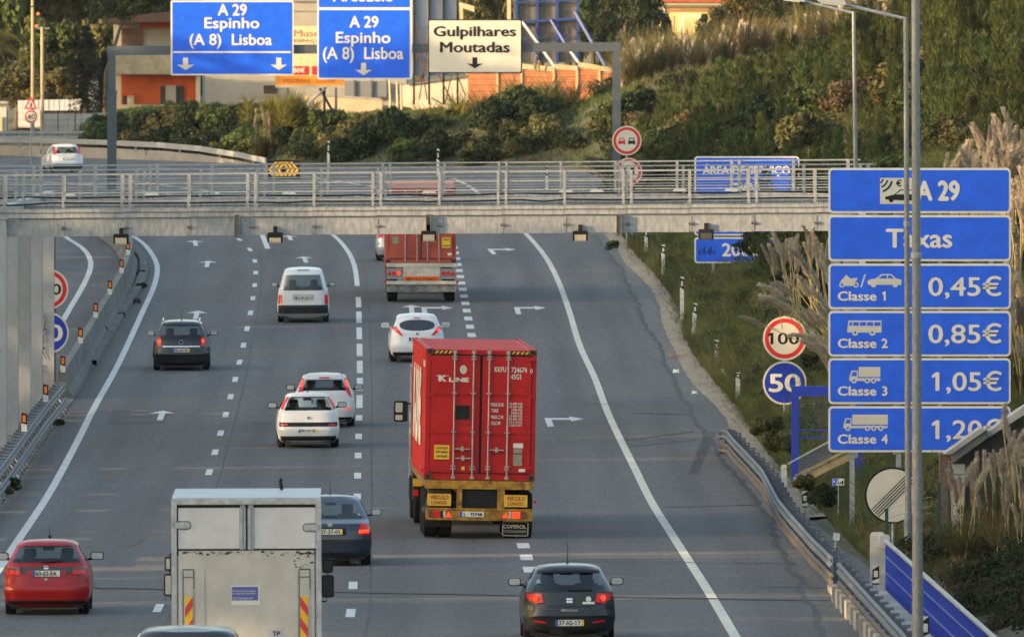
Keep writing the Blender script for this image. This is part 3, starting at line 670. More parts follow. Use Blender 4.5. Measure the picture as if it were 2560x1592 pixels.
for k in range(5):
    o_ = -12 + k * 6; ca, sa = math.cos(math.radians(-45)), math.sin(math.radians(-45)); L_ = 64
    c0 = (2233 + o_ * .72, 1238 + o_ * .72); lines.append([(c0[0] - L_ * .707 - .9, c0[1] + L_ * .707 - .9), (c0[0] + L_ * .707 - .9, c0[1] - L_ * .707 - .9), (c0[0] + L_ * .707 + .9, c0[1] - L_ * .707 + .9), (c0[0] - L_ * .707 + .9, c0[1] + L_ * .707 + .9)])
s.polys('stripes', lines, -.008, -.004, black)
MB().tube([(0, .06, -.5), (0, .06, s.Z(1175))], .035).build('post', galv, s.o)
# no overtaking + second disc
s = round_sign('no_overtaking_sign', 'round no overtaking sign with a red and a black car above a second round sign', 553, 1567, 352, 37, 'red', two=(1571, 430, 35, 'red', None, 0, None))
for x0, mt in ((1545, signred), (1569.5, black)):
    s.polys('car_symbol', [[(x0 + 1, 354), (x0 + 4, 345), (x0 + 15, 345), (x0 + 18, 354), (x0 + 18.5, 360), (x0 + .5, 360)], [(x0 + 1, 359), (x0 + 4.5, 359), (x0 + 4.5, 362), (x0 + 1, 362)], [(x0 + 14.5, 359), (x0 + 18, 359), (x0 + 18, 362), (x0 + 14.5, 362)]], -.012, -.008, mt)
    s.polys('car_symbol_window', [[(x0 + 4, 352), (x0 + 5.6, 347.5), (x0 + 13.4, 347.5), (x0 + 15, 352)]], -.015, -.012, signcream)
s.polys('lorry_symbol', [[(1556, 419), (1566, 419), (1566, 436), (1556, 436)], [(1576, 419), (1586, 419), (1586, 436), (1576, 436)]], -.012, -.008, black)
s.text('3,5 t', 1571, 450, 9, black, 26, y=-.009)
MB().tube([(0, .06, -.5), (0, .06, s.Z(320))], .04).build('post', galv, s.o)
# far left warning signs
s = round_sign('speed_sign', 'small red ringed 40 sign under a red warning triangle far away on the left', 800, 78, 292, 17, 'red', '40', 12, 20)
s.poly('triangle', [(60, 273), (94, 273), (77, 241)], 0, .02, signred); s.poly('triangle_field', [(66, 269.5), (88, 269.5), (77, 249)], -.006, 0, signcream)
s.polys('person_symbol', [[(75, 268), (80, 268), (79, 257), (76, 257)]], -.01, -.006, black)
MB().tube([(0, .06, -1), (0, .06, s.Z(250))], .05).build('post', galv, s.o)
# service area sign
S = Sign('service_area_sign', 'blue service area sign partly hidden by the toll gantry and plumes, on the grass slope', 'sign', 500, 1866, tz((1866 - CX) * 500 / F, 500))
for a, b in ((391, 589), (593, 658)):
    pn = S.rect('panel', 1736, a, 1998, b, 8, 0, .04, signwhite); S.rect('blue_field', 1740, a + 4, 1994, b - 4, 5, -.006, 0, signblue, pn)
S.text('ÁREA DE SERVIÇO', 1866, 436, 20, signwhite, 218, y=-.006, bold=.03); S.text('OVAR', 1866, 480, 22, signwhite, 76, y=-.006, bold=.03)
S.text('2000 m', 1877, 640, 31, signwhite, 142, y=-.006, bold=.02)
S.rect('pictogram', 1752, 530, 1815, 580, 1, -.012, -.006, signcream); S.rect('pictogram', 1838, 530, 1898, 580, 1, -.012, -.006, signcream)
S.polys('scrawl', [[(1746 + i * 4, 634 + 6 * math.sin(i * 2.1)), (1749 + i * 4, 633 + 6 * math.sin(i * 2.1 + .4)), (1752 + i * 4, 622 + 8 * math.sin(i * 1.7)), (1750 + i * 4, 623 + 8 * math.sin(i * 1.7))] for i in range(10)], -.010, -.006, black)
for x in (1783, 1950): MB().box(S.X(x) - .05, S.X(x) + .05, .04, .16, -1, S.Z(395)).build('post', galv, S.o)

# far sign gantry
S = Sign('sign_gantry', 'tall grey portal gantry carrying the overhead direction signs', 'gantry', 690, 910, 3.8)
def gpost(x0, x1, y0, yc):
    MB().box(S.X(x0), S.X(x1), 0, .42, -.6, S.Z(yc) - .02).build('post', steelgrey, S.o); MB().box(S.X(x0 + 2), S.X(x1 - 2), .04, .38, S.Z(yc), S.Z(y0)).build('upper_post', steelgrey, S.o)
    MB().box(S.X(x0 - 2), S.X(x1 + 2), -.04, .46, S.Z(yc) - .02, S.Z(yc) + .06).build('flange', steelgrey, S.o)
gpost(268, 291, 138, 233); gpost(1531, 1552, 128, 171)
MB().prism([(S.X(268), S.Z(139)), (S.X(1551), S.Z(129)), (S.X(1551), S.Z(106)), (S.X(268), S.Z(116))], .02, .40).build('beam', steelgrey, S.o)
for x in (470, 690, 830, 990, 1100, 1275): MB().box(S.X(x) - .06, S.X(x) + .06, -.06, .02, S.Z(180 if x > 1050 else 185), S.Z(70 if x > 1050 else 30)).build('hanger', galv, S.o)
gantry = S.o
def down_arrow(S, cx, y0, y1, w, mat):
    m_ = y0 + (y1 - y0) * .58; q = w / 2
    S.polys('arrow', [[(cx - w * .15, y0), (cx + w * .15, y0), (cx + w * .15, m_), (cx - w * .15, m_)], [(cx - w * .15, m_), (cx - q, m_ - 1), (cx, y1), (cx + q, m_ - 1), (cx + w * .15, m_)]], -.02, -.012, mat)
S = Sign('overhead_sign', 'wide blue overhead sign to Espinho and Lisboa with two down arrows, leftmost on the portal', 'sign', 689.85, 580, 3.8, group='blue overhead direction signs')
pn = S.rect('panel', 427, 2, 734, 189, 4, 0, .05, signwhite); S.rect('blue_field', 431, 6, 730, 185, 2, -.012, 0, signblue, pn)
S.text('A 29', 581, 39, 27, signwhite, 71, bold=.02); S.text('Espinho', 580, 71, 26, signwhite, 136, bold=.015); S.text('(A 8)  Lisboa', 577, 113, 27, signwhite, 205, bold=.015)
S.rect('divider', 433, 129, 727, 133, .5, -.018, -.012, signwhite); down_arrow(S, 464, 145, 176, 43, signcream); down_arrow(S, 697, 145, 176, 43, signcream)
S = Sign('overhead_sign', 'blue overhead sign to Espinho and Lisboa with one down arrow, under an Arcozelo panel', 'sign', 689.85, 911, 3.8, group='blue overhead direction signs')
pn = S.rect('panel', 793, -62, 1030, 199, 5, 0, .05, signwhite); S.rect('blue_field', 797, 26, 1024, 195, 2, -.012, 0, signblue, pn); S.rect('blue_field', 797, -58, 1024, 19, 2, -.012, 0, signblue, pn)
S.text('Arcozelo', 908, 4, 26, signwhite, 150, bold=.015)
S.text('A 29', 910, 69, 27, signwhite, 71, bold=.02); S.text('Espinho', 908, 108, 27, signwhite, 135, bold=.015); S.text('(A 8)  Lisboa', 908, 148, 29, signwhite, 200, bold=.015); down_arrow(S, 909, 158, 189, 43, signcream)
S = Sign('overhead_sign', 'cream overhead sign with black rim reading Gulpilhares and Moutadas above a down arrow', 'sign', 689.85, 1187, 3.8)
pn = S.rect('panel', 1070, 49, 1305, 184, 3, 0, .05, black); S.rect('white_field', 1073, 52, 1302, 181, 3, -.012, 0, signcream, pn)
S.text('Gulpilhares', 1187, 91, 24, black, 204, bold=.022); S.text('Moutadas', 1187, 131, 25, black, 172, bold=.022); down_arrow(S, 1187, 144, 172, 40, black)

# gore nose sign with black and yellow chevrons
yel = M('retro_yellow', (.75, .42, .01), .5, var=.15, scale=6)
S = Sign('crash_cushion', 'black board with yellow chevrons on the nose of the gore', 'crash cushion', 722, 708, zr(722))
S.rect('board', 668, 400, 750, 447, .5, -.1, .9, black)
for k in range(3):
    x = 676 + 8 + k * 11
    S.polys('chevron', [[(x - 12 + 8 - k * 1, 440), (x - 5 + 8, 440), (x - 9 + 3, 424), (x + 2 + 8, 405), (x - 5 + 8, 405), (x - 16 + 3, 424)]], -.11, -.1, yel)
    x = 742 - 8 - k * 11
    S.polys('chevron', [[(x + 12 - 8, 440), (x + 5 - 8, 440), (x + 9 - 3, 424), (x - 2 - 8, 405), (x + 5 - 8, 405), (x + 16 - 3, 424)]], -.11, -.1, yel)

# curved wall with a steel rail on the outside of the bend
WP = [(-60, 350, 850), (0, 350, 846), (100, 351, 838), (280, 357, 826), (400, 363, 818), (500, 372, 810), (600, 388, 801), (665, 402, 795)]
wt = thing('parapet_wall', 'long pale concrete wall with a steel rail on top round the far left bend', 'wall', at(0, 400, 846))
Wd = []
for x, y, d in WP: Wd.append(((x - CX) * d / F, d, H - (y - YH) * d / F))
wo = wt.location
n = len(Wd)
for (x0, y0, z0), (x1, y1, z1) in zip(Wd[:-1], Wd[1:]):
    V = [(x - wo.x, y + t - wo.y, z - wo.z) for x, y, zt in ((x0, y0, z0), (x1, y1, z1)) for t in (0, .3) for z in (zr(y) - .3, zt - .32)]
    MB().add(V, [(0, 4, 5, 1), (1, 5, 7, 3), (2, 3, 7, 6), (0, 1, 3, 2), (4, 6, 7, 5)]).build('wall_section', M('wall_render', (.24, .23, .21), .9, var=.15, scale=.8), wt)
    a = Vector((x0, y0 - .2, z0)) - wo; b = Vector((x1, y1 - .2, z1)) - wo
    MB().bar(a, b, .06, .30).build('rail', galv, wt)
    m_ = a.lerp(b, .5); MB().box(m_.x - .05, m_.x + .05, m_.y + .05, m_.y + .15, m_.z - .45, m_.z + .1).build('post', galv, wt)
# ------------------------------------------------------------------ vehicles
glass = glassmat(tint=(.72, .80, .80), gl=.12)
darkglass = M('dark_window', (.012, .016, .022), .06, 0, spec=.9, coat=.6)
interior = M('car_interior', (.03, .031, .034), .9)
mirror_g = M('mirror_glass', (.50, .52, .52), .45, .5)
rim_m = M('wheel_rim', (.30, .31, .32), .35, .8)
lamp_red = M('lamp_red', (.48, .006, .005), .25, 0, coat=.2, emit=.06)
lamp_lit = M('lamp_lit', (.90, .06, .015), .35, 0, coat=.1, emit=.28)
lamp_amber = M('lamp_amber', (.85, .25, .02), .25, 0, coat=.6, emit=.15)
lamp_white = M('lamp_clear', (.5, .5, .5), .25, 0, coat=.6)
chrome = M('chrome_trim', (.62, .63, .64), .2, .9)
plate_w = M('plate_white', (.70, .69, .62), .45); plate_b = M('plate_blue', (.02, .10, .42), .45); plate_y = M('plate_yellow', (.80, .48, .03), .45)
def paint(name, c, m=0.0, r=.28): return M(name, c, r, m, var=.05, scale=2, coat=.35)
def ip(tab, z): return float(np.interp(z, [a for a, b in tab], [b for a, b in tab]))
def prof(W, Hh, L, kind='hatch', belt=.92, top=.45):
    hw = W / 2
    w = [(.15, hw * .84), (.24, hw * .95), (.45, hw), (.72, hw * .985), (belt, hw * .945), (belt + .09, hw * .905), (Hh - .2, hw * .765), (Hh - .1, hw * .71), (Hh - .045, hw * .62), (Hh - .015, hw * .44), (Hh, hw * .12)]
    f = [(.15, L - .2), (.3, L), (.6, L - .02), (.72, L - .18), (.85, L - .7), (belt, L - 1.05), (Hh - .15, L - 1.75), (Hh - .045, L - 2.0), (Hh, L - 2.4)]
    if kind == 'sedan': b = [(.15, .2), (.28, .03), (.5, 0), (.75, .03), (belt - .04, .1), (belt, .22), (belt + .04, .62), (Hh - .13, 1.25), (Hh - .03, 1.5), (Hh, 1.9)]
    elif kind == 'van': b = [(.15, .2), (.28, .03), (.52, 0), (.56, .05), (belt, .09), (Hh - .2, .20), (Hh - .06, .34), (Hh, .7)]
    else: b = [(.15, .2), (.26, .03), (.5, 0), (.6, .03), (belt, .10), (Hh - .12, .10 + top), (Hh - .04, .22 + top), (Hh, .6 + top)]
    return dict(W=W, H=Hh, L=L, w=w, b=b, f=f, belt=belt)
class Car:
    def __init__(s, name, label, cat, px, py, pr, body, heading=None, group=None, win=None, tw=.86, side=True, cr=.22, pw=6.0, wr=.3, plate=None, mirz=None, mirmat=None, mirs=.11, heads=2, roll=-.006):
        p = gnd(px, py); s.pr = pr
        if heading is None: heading = -(xat(SREF, p.y + 8) - xat(SREF, p.y - 8)) / 16
        slope = (zr(p.y + 3) - zr(p.y)) / 3
        s.root = thing(name, label, cat, (p.x, p.y - .75, zr(p.y)), heading, group, roll); s.root.rotation_euler[0] = slope
        s.cr, s.pw = cr, pw; W, Hh, L = pr['W'], pr['H'], pr['L']; hw = W / 2; s.body = body
        belt = pr['belt']
        zs = sorted(set([a for t in ('w', 'b', 'f') for a, _ in pr[t]] + list(np.arange(.2, Hh - .1, .09)) + (list(win) if win else [])))
        zs = [z for i, z in enumerate(zs) if i == 0 or z - zs[i - 1] > .008]
        tv = sorted(set([-1, -.97, -.92, -.8, -.6, -.4, -.2, 0, .2, .4, .6, .8, .92, .97, 1] + ([-tw, tw] if win else [])))
        sv = [.06, .16, .3, .45, .48, .62, .75, .88]
        V = []; n = 2 * len(tv) + 2 * len(sv)
        for z in zs:
            w = ip(pr['w'], z); yb = ip(pr['b'], z); yf = ip(pr['f'], z); c = min(cr, (yf - yb) / 3)
            for t in tv: V.append((t * w, yb + c * abs(t) ** pw, z))
            for q in sv: V.append((w, (yb + c) + (yf - yb - 2 * c) * q, z))
            for t in reversed(tv): V.append((t * w, yf - c * abs(t) ** pw, z))
            for q in reversed(sv): V.append((-w, (yb + c) + (yf - yb - 2 * c) * q, z))
        Fc = []; mi = []; nt, ns = len(tv), len(sv)
        for i in range(len(zs) - 1):
            z0, z1 = zs[i], zs[i + 1]; inwin = win and z0 >= win[0] - .004 and z1 <= win[1] + .004
            sidew = side and z0 >= belt + .02 and z1 <= Hh - .11
            for k in range(n):
                Fc.append((i * n + k, i * n + (k + 1) % n, (i + 1) * n + (k + 1) % n, (i + 1) * n + k)); g = 0
                if k < nt - 1:
                    if inwin and abs(tv[k]) <= tw + .001 and abs(tv[k + 1]) <= tw + .001: g = 1
                elif nt <= k < nt + ns - 1 or 2 * nt + ns <= k < n - 1:
                    if sidew: g = 2 if (k - nt) % (nt + ns) in (3,) else 1
                elif nt + ns <= k < 2 * nt + ns - 1:
                    j = k - nt - ns
                    if sidew and 0 < j < nt - 2: g = 1
                mi.append(g)
        Fc += [tuple(range(n - 1, -1, -1)), tuple(range((len(zs) - 1) * n, len(zs) * n))]; mi += [2, 0]
        mb = MB(); mb.add(V, Fc); mb.m = mi
        bo = mb.build('body', [body, glass, darkplastic], s.root, smooth=True, ang=28)
        mb = MB().box(-hw * .84, hw * .84, .2, L - .3, .13, .3); mb.build('underbody', darkplastic, s.root)
        if win:
            mb = MB().box(-hw * .86, hw * .86, .45 + pr['b'][4][1], L - 1.2, .25, belt - .1); 
            mb.build('interior', interior, s.root)
            yb = .8 + ip(pr['b'], belt + .1)
            for yy, zt in ((yb + .1, belt + .06), (yb + 1.0, belt + .14)):
                for x in (-.36, .36):
                    MB().prism(rrect(x - .24, x + .24, belt - .35, zt - .04, .08), yy, yy + .12).prism(rrect(x - .12, x + .12, zt - .02, zt + .16, .05), yy + .02, yy + .12).build('seat', interior, s.root)
            MB().box(-.11, .11, L - 1.95, L - 1.93, Hh - .24, Hh - .18).build('rear_view_mirror', black, s.root)
        s.wheels(wr, L, hw)
        mz = mirz or belt + .08; my = L - 1.45; mx = hw + .1
        for sgn in (-1, 1):
            a = mirs
            m = MB().prism(rrect(sgn * mx - a, sgn * mx + a, mz - .075, mz + .075, .05), my, my + .14).bar((sgn * (hw * .9), my + .08, mz - .07), (sgn * mx, my + .08, mz - .03), .05).build('wing_mirror', mirmat or darkplastic, s.root, smooth=True)
            MB().prism(rrect(sgn * mx - a + .018, sgn * mx + a - .018, mz - .058, mz + .058, .04), my - .006, my).build('mirror_glass', mirror_g, m)
        if plate: s.plate(*plate)
    def wheels(s, wr, L, hw):
        prf = [(-.1, wr * .62), (-.1, wr * .93), (-.08, wr), (.08, wr), (.1, wr * .93), (.1, wr * .62)]
        w0 = MB().lathex(prf, (0, 0, 0), 24).build('wheel', rubber, s.root, smooth=True, ang=50); w0.location = (-(hw - .12), .75, wr)
        r0 = MB().lathex([(-.085, wr * .64), (-.095, wr * .5), (-.06, wr * .1), (.06, wr * .1), (.095, wr * .5), (.085, wr * .64)], (0, 0, 0), 14).build('rim', rim_m, w0, smooth=True)
        for x, y in ((hw - .12, .75), (-(hw - .12), L - .8), (hw - .12, L - .8)):
            c = copy_of(w0, 'wheel', s.root); c.location = (x, y, wr); copy_of(r0, 'rim', c)
    def yr(s, x, z):
        w = ip(s.pr['w'], z); t = min(1.0, abs(x) / w); return ip(s.pr['b'], z) + s.cr * t ** s.pw
    def panel(s, name, poly, mat, off=.014, parent=None, n=9, cols=8, mirror=False, depth=.03):
        """plate following the rear of the body; poly = convex outline in x,z"""
        out = []
        for sg in ((1, -1) if mirror else (1,)):
            pts = [(sg * x, z) for x, z in poly]; z0 = min(z for _, z in pts); z1 = max(z for _, z in pts)
            zz = sorted(set([z0 + 1e-4, z1 - 1e-4] + [min(max(z, z0 + 1e-4), z1 - 1e-4) for _, z in pts] + list(np.linspace(z0 + 1e-4, z1 - 1e-4, n))))
            rows = []
            for z in zz:
                xs = []
                for i in range(len(pts)):
                    (xa, za), (xb, zb) = pts[i], pts[(i + 1) % len(pts)]
                    if (za - z) * (zb - z) <= 0 and abs(za - zb) > 1e-9: xs.append(xa + (xb - xa) * (z - za) / (zb - za))
                if len(xs) >= 2: rows.append((z, min(xs), max(xs)))
            V = []; 
            for z, xa, xb in rows:
                for c in range(cols + 1):
                    x = xa + (xb - xa) * c / cols; V.append((x, s.yr(x, z) - off, z))
            R, Cc = len(rows), cols + 1; Fc = [(r * Cc + c, r * Cc + c + 1, (r + 1) * Cc + c + 1, (r + 1) * Cc + c) for r in range(R - 1) for c in range(cols)]
            ring = [c for c in range(Cc)] + [r * Cc + cols for r in range(1, R)] + [(R - 1) * Cc + c for c in range(cols - 1, -1, -1)] + [r * Cc for r in range(R - 2, 0, -1)]
            o0 = len(V); V += [(V[i][0], V[i][1] + depth, V[i][2]) for i in ring]; m = len(ring)
            Fc += [(ring[i], ring[(i + 1) % m], o0 + (i + 1) % m, o0 + i) for i in range(m)]
            out.append(MB().add(V, Fc).build(name, mat, parent or s.root, smooth=True, ang=40))
        return out
    def plate(s, cx, cz, txt, yellow=True, w=.52, h=.11, cols=None):
        y = min(s.yr(cx + dx, cz) for dx in (-w / 2, 0, w / 2)) - .045
        p = MB().box(cx - w / 2, cx + w / 2, y, y + .05, cz - h / 2, cz + h / 2).build('number_plate', plate_w, s.root)
        MB().box(cx - w / 2, cx - w / 2 + .05, y - .003, y, cz - h / 2, cz + h / 2).build('blue_band', plate_b, p)
        if yellow: MB().box(cx + w / 2 - .05, cx + w / 2, y - .003, y, cz - h / 2, cz + h / 2).build('yellow_band', plate_y, p)
        text(txt, p, black, cx, cz - .038, .076, y - .001, w * .76, .02)
    def disc(s, name, cx, cz, r, mat, off=.03, d=.03, rz=None):
        y = s.yr(cx, cz) - off; return MB().prism([(cx + r * math.cos(a), cz + (rz or r) * math.sin(a)) for a in np.linspace(0, 2 * math.pi, 20)[:-1]], y, y + d).build(name, mat, s.root)
    def bumper(s, z0, z1, mat, off=.035, t=.99):
        w = min(ip(s.pr['w'], z0), ip(s.pr['w'], z1)) * t
        s.panel('bumper', [(-w, z0), (w, z0), (w, z1), (-w, z1)], mat, off, cols=24, n=5, depth=.08)
    def antenna(s, y=.7, h=.35, x=0):
        z = s.pr['H'] - .02; MB().tube([(x, y + .4, z), (x, y + .2, z + h)], .009, 5, r1=.004).box(x - .03, x + .03, y + .35, y + .45, z - .04, z + .03).build('aerial', black, s.root)
def oval(cx, cz, rx, rz, n=22, e=2.4):
    return [(cx + rx * math.copysign(abs(math.cos(a)) ** (2 / e), math.cos(a)), cz + rz * math.copysign(abs(math.sin(a)) ** (2 / e), math.sin(a))) for a in np.linspace(0, 2 * math.pi, n)[:-1]]

# red hatchback, bottom left
red = M('paint_red', (.36, .004, .007), .3, 0, var=.05, scale=2, coat=.12, spec=.4)
c = Car('hatchback', 'red hatchback with a dark grey strip between its tail lights, at the lower left edge', 'car', 118.5, 1534, prof(1.64, 1.42, 3.83, top=.40), red, win=(1.0, 1.30), tw=.88, plate=(0, .80, '60-62-EA', False), mirz=1.05, mirs=.13)
c.bumper(.29, .56, red); c.panel('lower_trim', [(-.74, .22), (.74, .22), (.76, .29), (-.76, .29)], darkplastic, .02, cols=20)
c.panel('tail_light', [(.50, .78), (.77, .78), (.76, .935), (.50, .935)], lamp_red, .03, mirror=True); c.panel('indicator', [(.50, .87), (.74, .87), (.735, .93), (.50, .93)], M('lamp_smoked', (.07, .05, .045), .3, coat=.5), .036, mirror=True)
c.panel('trim_strip', [(-.49, .80), (.49, .80), (.49, .935), (-.49, .935)], M('grey_trim', (.055, .055, .058), .6), .016); c.panel('plate_recess', [(-.34, .74), (.34, .74), (.40, .86), (-.40, .86)], red, .024)
c.panel('emblem', [(-.045, .885), (.045, .885), (.05, .905), (-.045, .915)], chrome, .034); c.panel('emblem', [(-.045, .925), (.045, .925), (.05, .945), (-.05, .95)], chrome, .034)
c.disc('lock', 0, .69, .03, chrome); c.panel('wiper', [(-.05, 1.0), (.3, 1.035), (.3, 1.05), (-.08, 1.02)], black, .03); c.antenna(2.4, .2)
c.panel('window_frame', [(-.56, 1.29), (.56, 1.29), (.55, 1.315), (-.55, 1.315)], black, .008)
# dark hatchback, bottom right
anth = paint('paint_anthracite', (.012, .013, .016), .2)
pr = prof(1.69, 1.41, 4.03, top=.48); c = Car('hatchback', 'anthracite hatchback with two people seated inside, lowest car on the right', 'car', 1424, 1603, pr, anth, heading=.022, win=(.95, 1.25), tw=.84, plate=(0, .37, '37-IG-17', True), mirz=1.03, mirs=.12, mirmat=anth, cr=.3, pw=5)
c.bumper(.24, .46, darkplastic, .03); c.bumper(.50, .62, anth, .04)
lo = [(.47, .74), (.50, .90), (.79, .90), (.76, .80), (.62, .72)]
for o in c.panel('tail_light', lo, lamp_red, .034, mirror=True): pass
for sg in (1, -1): c.disc('lamp_bulb', sg * .62, .82, .05, lamp_lit, .09, .05)
c.panel('crease', [(-.40, .66), (.40, .66), (.45, .675), (-.45, .675)], black, .006); c.panel('fog_reflector', [(.42, .36), (.64, .39), (.64, .42), (.42, .385)], lamp_red, .05, mirror=True)
c.panel('emblem', [(-.055, .735), (.055, .735), (.055, .77), (-.055, .77)], chrome, .03); c.panel('emblem', [(-.055, .785), (.055, .785), (.055, .82), (-.055, .82)], chrome, .03)
text('ibiza', c.root, chrome, 0, .585, .04, c.yr(0, .59) - .045, .3, .03); c.panel('sticker', [(.24, .71), (.46, .71), (.46, .75), (.24, .75)], plate_w, .02); c.disc('sticker', .35, .80, .05, plate_w, .02, .02)
c.panel('wiper', [(-.02, .955), (.42, .965), (.42, .985), (-.02, .985)], black, .03); c.antenna(.95, .42)
c.panel('spoiler', [(-.58, 1.27), (.58, 1.27), (.55, 1.31), (-.55, 1.31)], black, .05)
skin = M('skin', (.33, .19, .13), .7); hair = M('dark_hair', (.015, .012, .01), .8)
for x in (-.36, .36):
    h = MB()
    for i in range(9):
        pass
    sp = [(r, z) for r, z in ((.0, .14), (.07, .125), (.1, .06), (.105, 0), (.09, -.07), (.055, -.12), (.05, -.17), (.17, -.22), (.22, -.30), (.22, -.6))]
    V = [(x + r * math.cos(2 * math.pi * k / 14), 2.05 + r * .75 * math.sin(2 * math.pi * k / 14), 1.16 + z) for r, z in sp for k in range(14)]
    N = len(sp); Fc = [(i * 14 + k, i * 14 + (k + 1) % 14, (i + 1) * 14 + (k + 1) % 14, (i + 1) * 14 + k) for i in range(N - 1) for k in range(14)]
    h.add(V, Fc); mw = c.root.location
    o = h.build('person', interior, None, smooth=True, ang=80); o.location = c.root.location; o.rotation_euler = c.root.rotation_euler
    tag(o, 'person with dark hair seated on the %s inside the anthracite hatchback' % ('left' if x < 0 else 'right'), 'person')
# blue grey sedan beside the box lorry
bg_ = paint('paint_blue_grey', (.028, .042, .070), .3)
c = Car('sedan', 'blue grey saloon car half hidden behind the white box lorry', 'car', 826.5, 1412, prof(1.735, 1.44, 4.38, 'sedan'), bg_, win=(.97, 1.29), tw=.85, plate=(0, .72, '07-37-01', True), mirz=1.03, mirmat=bg_)
c.bumper(.22, .50, bg_, .05); c.bumper(.50, .56, darkplastic, .06); c.panel('tail_light', [(.58, .65), (.84, .65), (.84, .80), (.76, .90), (.64, .90)], lamp_red, .025, mirror=True); c.panel('lamp_bulb', [(.60, .69), (.82, .69), (.82, .76), (.60, .76)], lamp_lit, .031, mirror=True)
c.panel('plate_recess', [(-.34, .65), (.34, .65), (.33, .80), (-.33, .80)], black, .006); c.disc('emblem', 0, .88, .055, chrome, .03); c.antenna(1.9, .34)
# white box lorry ----------------------------------------------------------
dB = 240.0; sB = F / dB; xB = (617 - CX) / sB
t = thing('box_lorry', 'white box lorry with a raised beige tail lift, closest lorry at the bottom', 'lorry', (xB, dB, 0), .011, roll=-.004)
bz = lambda py: H - (py - YH) / sB
bx = lambda px: (px - 617) / sB
lw = M('lorry_white', (.60, .60, .60), .45, 0, var=.10, scale=1.2, coat=.1); beige = M('tail_lift_beige', (.50, .485, .43), .55, 0, var=.12, scale=1.6); alu = M('aluminium_edge', (.48, .49, .50), .4, .5, var=.2, scale=8)
alu_roof = M('aluminium_roof', (.40, .43, .48), .45, .3, var=.25, scale=4, stretch=(.3, 6, 1))
MB().box(-1.23, 1.23, .06, 5.0, 1.0, 3.34).build('box', lw, t)
MB().box(-1.24, 1.24, .0, 5.02, 3.345, 3.38).build('roof', alu_roof, t)
MB().box(-1.25, -1.16, -.03, .06, 1.0, 3.36).box(1.16, 1.25, -.03, .06, 1.0, 3.36).box(-1.16, 1.16, -.03, .06, 3.27, 3.36).build('frame', alu, t)
MB().box(-1.155, 1.155, .02, .055, 2.42, 3.265).build('door_seal', black, t)
for a, b in ((447, 600), (637, 790)):
    d_ = MB().prism(rrect(bx(a), bx(b), bz(1371), bz(1269), .01), -.005, .02).build('door', lw, t)
for x in (604, 612.5, 624, 633): 
    MB().box(bx(x) - .022, bx(x) + .022, -.012, .02, bz(1373), bz(1268)).build('door_edge', alu, t)
for x in (608, 629): MB().tube([(bx(x), -.03, bz(1375)), (bx(x), -.03, bz(1262))], .014, 6).box(bx(x) - .04, bx(x) + .04, -.05, 0, bz(1268), bz(1262)).build('lock_rod', galv, t)
for a, b, p in ((433, 477, 1312), (760, 803, 1319)):
    MB().prism(rrect(bx(a), bx(b), bz(p) - .055, bz(p) + .055, .05), -.03, -.012).prism(rrect(bx(a) + .03, bx(b) - .03, bz(p) - .03, bz(p) + .03, .02), -.04, -.03).build('handle', alu, t); MB().prism(rrect(bx(a) - .012, bx(b) + .012, bz(p) - .07, bz(p) + .07, .06), -.0115, -.006).build('handle_outline', black, t)  # dark outline added behind each handle
lift = MB().box(-1.13, 1.13, -.03, .0, .95, bz(1376)).build('tail_lift', beige, t)
for side in (0, 1):
    f_ = (lambda q: bx(q)) if side == 0 else (lambda q: -bx(q) + 0)
    def sx(a, b): x0, x1 = bx(a), bx(b); return (x0, x1) if side == 0 else (-x1, -x0)
    for a, b, c0, c1, dd in ((459, 484.5, 1421, 1760, .014), (447, 456, 1422, 1760, .006), (489, 512, 1423, 1760, .01)):
        x0, x1 = sx(a, b); MB().box(x0, x1, -.03 - dd, -.03, bz(c1), bz(c0)).build('lift_rib', beige, t)
    x0, x1 = sx(460, 483.5); MB().box(x0, x1, -.047, -.044, bz(1443), bz(1441)).box(x0 - .012, x0 - .002, -.047, -.03, bz(1760), bz(1421)).box(x1 + .002, x1 + .012, -.047, -.03, bz(1470), bz(1421)).box(x0, x1, -.05, -.044, bz(1424), bz(1421.5)).build('seam', black, t)
    x0, x1 = sx(463, 483); zt = bz(1490); ch = MB(); cy = MB(); hh = .165
    brd = MB().box(x0, x1, -.05, -.045, .95, zt).build('chevron_board', plate_y, t)
    rd = MB(); k = 0; z = zt
    while z > .95:
        if side == 0: q = [(x0, z - hh * 1.15), (x1, z - .0), (x1, max(z - hh, .95)), (x0, max(z - hh * 2.1, .95))]
        else: q = [(x0, z), (x1, z - hh * 1.15), (x1, max(z - hh * 2.1, .95)), (x0, max(z - hh, .95))]
        q = [(a, min(b, zt)) for a, b in q]; rd.prism(q, -.053, -.05); z -= hh * 2.1
    rd.build('red_stripe', M('reflective_red', (.62, .045, .06), .5), brd)
